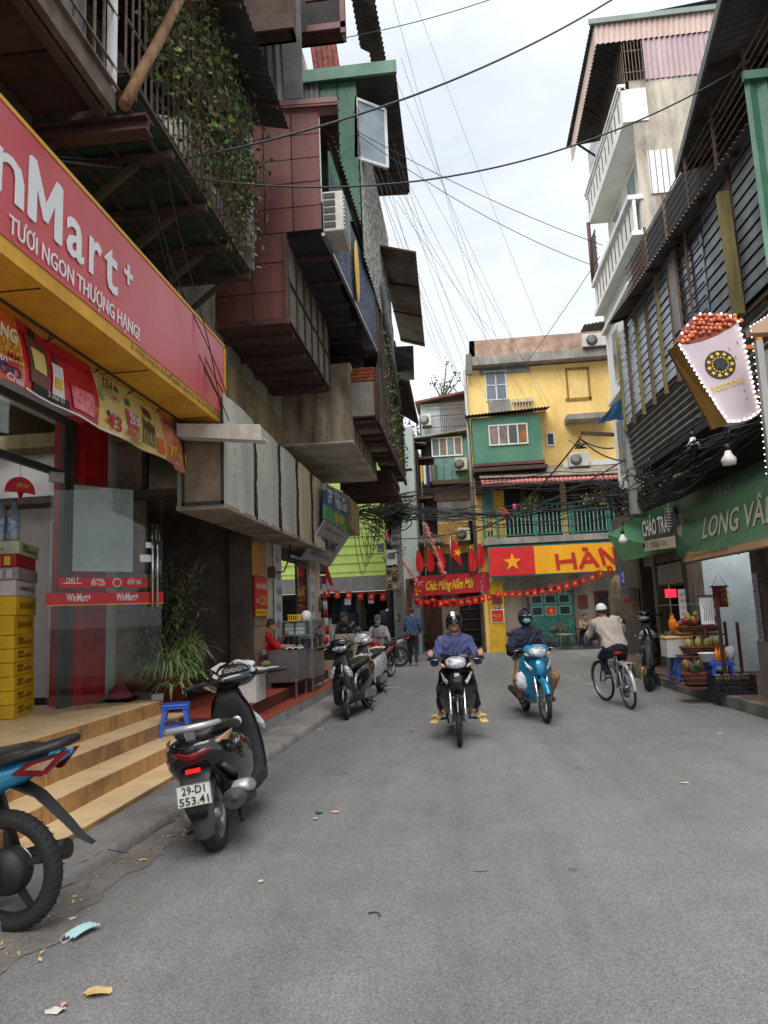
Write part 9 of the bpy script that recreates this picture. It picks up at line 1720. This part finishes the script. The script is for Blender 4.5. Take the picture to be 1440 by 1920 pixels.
cap_(t, F, M('white_cap', rgb(214, 212, 208), rgb(190, 188, 184), ro=.8)); q = Tb([(-.165, -.2, .83), (-.175, -.02, .83), (-.18, .08, .74)], .006, 4); ch_(q, 'white_piping', WHT, t)
# walking man
DEN = cloth('denim_jacket', rgb(52, 74, 98), rgb(70, 92, 118)); JNS = cloth('dark_jeans', rgb(32, 38, 54))
Jw = dict(pelvis=(0, 0, .94), chest=(0, .0, 1.22), neck=(0, .0, 1.45), head=(0, .02, 1.60), shL=(-.19, 0, 1.38), shR=(.19, 0, 1.38), elL=(-.25, .02, 1.12), elR=(.25, -.02, 1.12), wrL=(-.20, .16, .98), wrR=(.21, .15, .98), handL=(-.16, .22, .97), handR=(.17, .22, .97), hipL=(-.09, 0, .88), hipR=(.09, 0, .88), knL=(-.10, .04, .48), knR=(.11, .02, .48), anL=(-.10, .0, .09), anR=(.12, -.24, .15), toeL=(-.10, .14, .03), toeR=(.13, -.12, .04))
P = fz(776, 1248); t, F = human('person', 'man in a denim jacket and dark jeans walking away past the alley', P, R(-4), Jw, [SKIN, DEN, JNS, M('white_sneaker', (0, 0, 0))], torso_w=1.15, vox=.012)
q = Tb([p_ for p_ in ring((0, 0, .90), (1, 0, 0), (0, 1, 0), .185, .135, 20, 2.2)], .016, 6, closed=True); ch_(q, 'jacket_hem', M('rust_hem', rgb(150, 66, 62), ro=.9), t)
# woman in red
RT_ = cloth('red_tshirt', rgb(190, 26, 40), rgb(166, 18, 32))
Js = dict(pelvis=(0, 0, .45), chest=(0, .08, .70), neck=(0, .12, .90), head=(0, .17, 1.03), shL=(-.16, .10, .85), shR=(.16, .10, .85), elL=(-.19, .26, .66), elR=(.20, .28, .66), wrL=(-.12, .42, .82), wrR=(.15, .50, .66), handL=(-.09, .46, .90), handR=(.14, .58, .66), hipL=(-.10, .02, .42), hipR=(.10, .02, .42), knL=(-.13, .40, .44), knR=(.13, .40, .44), anL=(-.13, .34, .08), anR=(.13, .34, .08), toeL=(-.13, .46, .03), toeR=(.13, .46, .03))
P = fy(494, 1250, 12.55); t, F = human('person', 'woman in a red T-shirt sitting behind the steel food counter', (P.x, 12.45, .42), R(-72), Js, [SKIN, RT_, DKTR, BLK], torso_w=.95, vox=.01, sleeve='short', headrot=0)
q = El(F(0, -.12, -.05), (.05, .05, .06), 0, 12, 8); q.tube([F(0, -.12, -.08), F(0, -.12, -.24)], [.03, .012], 8); ch_(q, 'ponytail', HAIR, t); stool('low_stool', 'low blue stool under the woman in red', (P.x, 12.45, .42), .34, .28, .3)
# masked man on the red bike
GR = cloth('light_grey_jacket', rgb(168, 164, 168), rgb(146, 142, 148)); t, F = human('person', 'man in a grey cap, face mask and light grey jacket on the red motorbike', R3, R3Z, ride(sit=.74), [SKIN, GR, DKTR, BLK], vox=.012, headrot=R(40)); cap_(t, F, M('grey_cap', rgb(96, 90, 88), ro=.9)); q = El(F(0, .075, -.045), (.056, .045, .045), 0, 12, 8); ch_(q, 'face_mask', M('white_mask', rgb(206, 206, 206), ro=.9), t)
# stall man in black
Jm = dict(Js); P = fy(634, 1200, 17.8); t, F = human('person', 'man in a grey cap and black shirt bending over the stall near the striped pole', (P.x, 17.8, .5), R(-60), Jm, [SKIN, cloth('black_shirt', rgb(30, 34, 36)), DKTR, BLK], vox=.012, sleeve='short'); cap_(t, F, M('grey_cap', (0, 0, 0)))
stool('low_stool', 'low blue stool under the man in the black shirt', (P.x, 17.8, .5), .36, .28, .2)
q = Rb(P.x - .4, P.x + .9, 17.4, 18.4, .1, .5, .02); solo(q, 'stall_platform', PIL, 'low wooden platform under the man in the black shirt', 'platform')
# cafe man
P = fy(1099, 1213, 26.55); t, F = human('person', 'man in a patterned beige shirt sitting outside the cafe', (P.x, 26.6, .11), R(185), Js, [SKIN, M('patterned_shirt', rgb(176, 160, 136), rgb(110, 96, 80), ro=.9, sc=26, mix=(.45, .55)), DKTR, BLK], vox=.014, sleeve='short'); stool('low_stool', 'low blue stool under the man outside the cafe', (P.x, 26.6, .11), .36, .28, .1)
P = fy(1113, 1190, 26.3); q = El(P, (.22, .15, .2), 0, 12, 8); solo(q, 'black_bag', BLK, 'black bag on the cafe table beside the seated man', 'bag')
# ================================================================ CABLES
def wire(name, pts, r, lb, grp=None, m_=WIRE):
    q = Tb(pts, r, 5, 0, False); return solo(q, name, m_, lb, 'cable', grp)
# heavy overhead cables crossing the street (pixel pairs at plausible spans)
def span(p0, d0, p1, d1, s, r, lb, n=26, grp=None): return wire('overhead_cable', sag(fy(*p0, d0), fy(*p1, d1), s, n), r, lb, grp)
span((255, 315), 6.6, (1150, -2), 9.5, .35, .014, 'thick black cable sweeping from the vine cage up to the top right of the sky')
span((-60, 268), 4.2, (255, 315), 6.6, .04, .014, 'thick black cable crossing above the letter M of the red fascia')
span((-60, 258), 4.2, (200, 298), 6.2, .05, .008, 'thin black cable just above the thick one over the red fascia')
span((255, 315), 6.6, (1440, 95), 8.0, .8, .010, 'long black cable sagging across the street below the thick one')
span((0, 60), 4.6, (255, 315), 6.6, .03, .006, 'thin cable slanting down from the top left corner to the cable knot')
span((640, 72), 12, (1000, -30), 12, .1, .008, 'short thin cable crossing the upper sky from the red balcony')
span((668, 245), 13.0, (1130, 460), 15, .15, .007, 'upper thin cable falling from the open white window to the right house')
span((668, 250), 13.0, (1110, 497), 15, .25, .007, 'lower thin cable falling from the open white window to the right house')
span((980, 690), 22, (1125, 480), 16, .05, .008, 'thin cable rising from the yellow house to the white house')
for k, (a, b) in enumerate([((255, 315), (420, 735)), ((262, 318), (418, 770)), ((258, 316), (424, 790)), ((270, 318), (424, 745)), ((315, 300), (422, 800))]):
    wire('hanging_cable', [fy(*a, 6.6).lerp(fy(*b, 8.2), t) + V((.04 * sin(t * 6 + k), 0, -.12 * sin(3.14 * t))) for t in [i / 14 for i in range(15)]], .0065, ['first', 'second', 'third', 'fourth', 'last'][k] + ' thin black cable hanging from the knot to the end of the red fascia', 'cables from the knot to the fascia end')
P = fy(258, 316, 6.6); wire('cable_knot', [P + V((.03 * cos(j), .02 * sin(j * 1.3), .03 * sin(j * 1.7))) for j in range(34)], .009, 'tied knot of black cables in front of the vine cage')
wire('cable_hanger', [fy(258, 316, 6.6), fy(268, 270, 6.7), fy(291, 228, 6.8)], .012, 'pale strap holding the cable knot to the vine cage', m_=GALV)
rc = random.Random(77)
# sheaf of thin lines fanning from the distant roofs over the sky
for k in range(15):
    x0 = 690 + k * 4.5 + rc.uniform(-6, 6); x1 = 830 + k * 17 + rc.uniform(-14, 14); wire('sky_line', sag(fy(x0 + rc.uniform(-5, 30), rc.uniform(-60, 380), 13 + k * .3), fy(x1, 690 + rc.uniform(-30, 120), 26.9), rc.uniform(.1, .5), 20), .005, 'thin line of the sheaf fanning down the sky to the yellow house', 'thin lines fanning down the sky', GALV)
# dense bundles across the junction and along the right frontage
def mbundle(name, a, b, n, spread, s, r, lb, seed, wav=.05):
    rg = random.Random(seed); q = MB(); a, b = V(a), V(b)
    for _ in range(n):
        o1 = V((rg.gauss(0, spread[0]), rg.gauss(0, spread[0]), rg.gauss(0, spread[1]))); o2 = V((rg.gauss(0, spread[0]), rg.gauss(0, spread[0]), rg.gauss(0, spread[1]))); ph = rg.uniform(0, 6); ss = s * rg.uniform(.5, 1.6)
        pts = sag(a + o1, b + o2, ss, 22); pts = [p_ + V((0, 0, wav * rg.gauss(0, .3) + wav * sin(ph + i * .8))) for i, p_ in enumerate(pts)]; q.tube(pts, r * rg.uniform(.5, 1.3), 4, 0, False)
    o = solo(q, name, WIRE, lb, 'cable bundle'); o['kind'] = 'stuff'
mbundle('cable_bundle', (-1.9, 22.8, 5.0), fy(1165, 935, 18.5), 17, (.12, .22), .3, .011, 'dense black cable bundle crossing the junction in front of the balcony', 1)
mbundle('cable_bundle', (-1.9, 22.8, 5.3), fy(1160, 905, 18.5), 9, (.1, .12), -.1, .010, 'upper straighter cable bundle crossing the junction', 2)
mbundle('cable_bundle', (-3.4, 18.0, 4.6), (-1.9, 22.8, 4.9), 20, (.1, .12), .25, .014, 'cable bundle from the left block to the utility pole', 3)
mbundle('cable_bundle', fy(1160, 945, 18.5), fy(1300, 850, 9.8), 26, (.05, .10), .15, .012, 'thick black cable bundle running under the louvred house', 4, .03); mbundle('cable_bundle', fy(1290, 855, 10), fy(1470, 745, 8.6), 24, (.03, .07), .05, .012, 'cable bundle continuing behind the cup sign to the right edge', 5, .02)
mbundle('cable_bundle', fy(1180, 935, 18), fy(1420, 785, 8.8), 12, (.05, .05), .3, .014, 'loose lower cables drooping along the right frontage', 6)
tangle('cable_tangle', fy(1165, 930, 18), (.35, .2, .25), 70, .014, 'tangled knot of cables on the corner of the white house', 41); tangle('cable_tangle', fy(1230, 900, 14), (.3, .2, .2), 40, .012, 'tangled cables under the louvred house above the small awning', 42)
q = Tb(sag(fy(1085, 820, 18), fy(1200, 860, 16.5), .25, 14), .02, 6); q.tube(sag(fy(1085, 820, 18), fy(1150, 840, 17), .1, 14), .02, 6); q.beam(fy(1090, 812, 18), fy(1150, 815, 17.5), .09); solo(q, 'cable_bracket', DKSTEEL, 'rusty steel arm with thick pale cables projecting from the white house corner', 'bracket')
wire('overhead_cable', sag(fy(880, 1000, 24), fy(1090, 818, 18), .45, 16), .022, 'thick cable rising to the steel arm across the green balcony'); wire('overhead_cable', sag(fy(740, 1010, 22.8), fy(1250, 812, 14.6), .6, 20), .016, 'thick cable slanting in front of the pink tiled roof')
tangle('cable_tangle', fy(1083, 835, 18), (.09, .06, .07), 14, .02, 'dark knot of cable clamps at the end of the steel arm', 43)
# ================================================================ LITTER
PAPER = M('litter_paper', rgb(206, 202, 194), rgb(180, 174, 164), ro=.8, sc=20); rl = random.Random(5)
def litter(name, px, py, w, h, m_, lb, cat, rz=0.0, z=0.006, n=7, curl=.012):
    P = fz(px, py, z); q = MB(); out = []
    for k in range(n): a = 6.283 * k / n; rr_ = rl.uniform(.75, 1.1); out.append((cos(a) * w / 2 * rr_, sin(a) * h / 2 * rr_))
    c, s = cos(rz), sin(rz); pts = [P + V((x * c - y * s, x * s + y * c, rl.uniform(0, curl))) for x, y in out]; q.add([P + V((0, 0, curl * .6))] + pts, [(0, 1 + k, 1 + (k + 1) % n) for k in range(n)], 0, True); q.add([P + V((0, 0, curl * .6 - .001))] + [p_ - V((0, 0, .001)) for p_ in pts], [(0, 1 + (k + 1) % n, 1 + k) for k in range(n)]); return solo(q, name, m_, lb, cat)
P = fz(153, 1748, .012); q = MB(); c, s = cos(R(68)), sin(R(68))
def mk(u_, v_, e=0): x, y = (u_ - .5) * .165, (v_ - .5) * .09; return P + V((x * c - y * s, x * s + y * c, .012 + .006 * sin(v_ * 18) + .012 * sin(u_ * 3) + e))
q.grid(lambda a, b: mk(a, b), 10, 12); q.grid(lambda a, b: mk(a, b, -.003), 10, 12); mk_ = solo(q, 'face_mask', M('mask_pale_blue', rgb(168, 200, 200), rgb(148, 182, 186), ro=.8), 'pale blue surgical face mask lying in the gutter', 'mask'); q = Tb([mk(0, .1), mk(-.25, .3), mk(-.2, .7), mk(0, .9)], .0015, 4); ch_(q, 'ear_loop', WHT, mk_)
DRYL = M('fallen_leaf', rgb(206, 180, 126), rgb(180, 148, 96), ro=.8, sc=14)
litter('fallen_leaf', 183, 1862, .13, .08, DRYL, 'large crumpled beige leaf near the bottom left corner', 'leaf', .2, n=11, curl=.02); litter('fallen_leaf', 265, 1614, .09, .03, DRYL, 'long tan leaf by the gutter behind the scooter', 'leaf', .1); litter('fallen_leaf', 233, 1617, .05, .025, DRYL, 'small tan leaf beside the long one in the gutter', 'leaf', .5); litter('paper_scrap', 105, 1896, .1, .05, PAPER, 'torn white paper scrap at the bottom left', 'litter', .1, n=10); litter('paper_scrap', 120, 1886, .03, .03, M('peach_scrap', rgb(220, 170, 140), ro=.8), 'tiny peach scrap above the torn paper', 'litter'); litter('paper_scrap', 320, 1568, .07, .05, PAPER, 'white crumpled scrap behind the parked black scooter', 'litter', .3); litter('paper_scrap', 135, 1723, .06, .03, PAPER, 'white paper scrap above the face mask', 'litter', .4); litter('paper_scrap', 55, 1730, .05, .03, PAPER, 'white scrap under the blue motorbike wheel', 'litter')
litter('paper_scrap', 598, 1524, .07, .08, M('green_scrap', rgb(60, 110, 90), ro=.6), 'dark green folded wrapper in the road', 'litter', .6); litter('paper_scrap', 629, 1523, .10, .04, M('pink_scrap', rgb(226, 170, 170), ro=.6), 'pink wrapper beside the green one in the road', 'litter', -.2); litter('paper_scrap', 592, 1536, .05, .05, PAPER, 'pale scrap below the green wrapper', 'litter'); litter('paper_scrap', 489, 1654, .04, .02, PAPER, 'small white scrap in the left half of the road', 'litter'); litter('paper_scrap', 600, 1368, .1, .05, PAPER, 'white scrap on the pavement near the parked scooter wheel', 'litter', z=.095); litter('paper_scrap', 1284, 1468, .1, .04, PAPER, 'white scrap at the right of the road', 'litter'); litter('paper_scrap', 1350, 1375, .08, .06, PAPER, 'clear plastic scrap near the right kerb', 'litter'); litter('paper_scrap', 1110, 1282, .25, .08, PAPER, 'flat white scrap left of the bicycle', 'litter'); litter('paper_scrap', 1086, 1268, .15, .08, PAPER, 'small white scrap further beyond the flat one', 'litter'); litter('paper_scrap', 737, 1289, .3, .08, PAPER, 'flat strip of cardboard on the road behind the first rider', 'litter')
litter('paper_scrap', 900, 1632, .1, .04, M('dull_scrap', rgb(130, 128, 122), ro=.9), 'faint grey flattened scrap in the middle of the road', 'litter', z=.004, curl=.002)
q = MB(); P = fz(690, 1712, .01); q.tube([P, P + V((.03, .012, 0)), P + V((.05, 0, .004)), P + V((.07, -.03, 0))], .004, 5); solo(q, 'twig', BLK, 'small dark curved twig in the middle of the road', 'twig')
# grit and crumbs along the gutter: uncountable
q = MB()
for _ in range(1500):
    y = rl.uniform(2.2, 8) ; x = kx(y) + abs(rl.gauss(0, .16)) + .0; s = rl.uniform(.002, .007); P = V((x, y, .012)); d = V((rl.gauss(0, 1), rl.gauss(0, 1), .6)).normalized() * s; e = V((-d.y, d.x, 0))
    q.add([P + d, P - d * .5 + e, P - d * .5 - e, P + V((0, 0, s))], [(0, 1, 3), (1, 2, 3), (2, 0, 3), (0, 2, 1)])
solo(q, 'grit', M('grit_pale', rgb(170, 160, 146), rgb(110, 100, 90), ro=1, sc=40), 'scattered grit and crumbs along the left gutter', 'grit')['kind'] = 'stuff'
q = MB()
for _ in range(90):
    y = rl.uniform(2.3, 6.5); x = kx(y) + abs(rl.gauss(0, .2)); leafcloud(q, [(x, y, .012)], .035, rl, 0, 0, .5)
solo(q, 'leaf_crumbs', DRYL, 'dry leaf crumbs scattered in the left gutter', 'leaf litter')['kind'] = 'stuff'
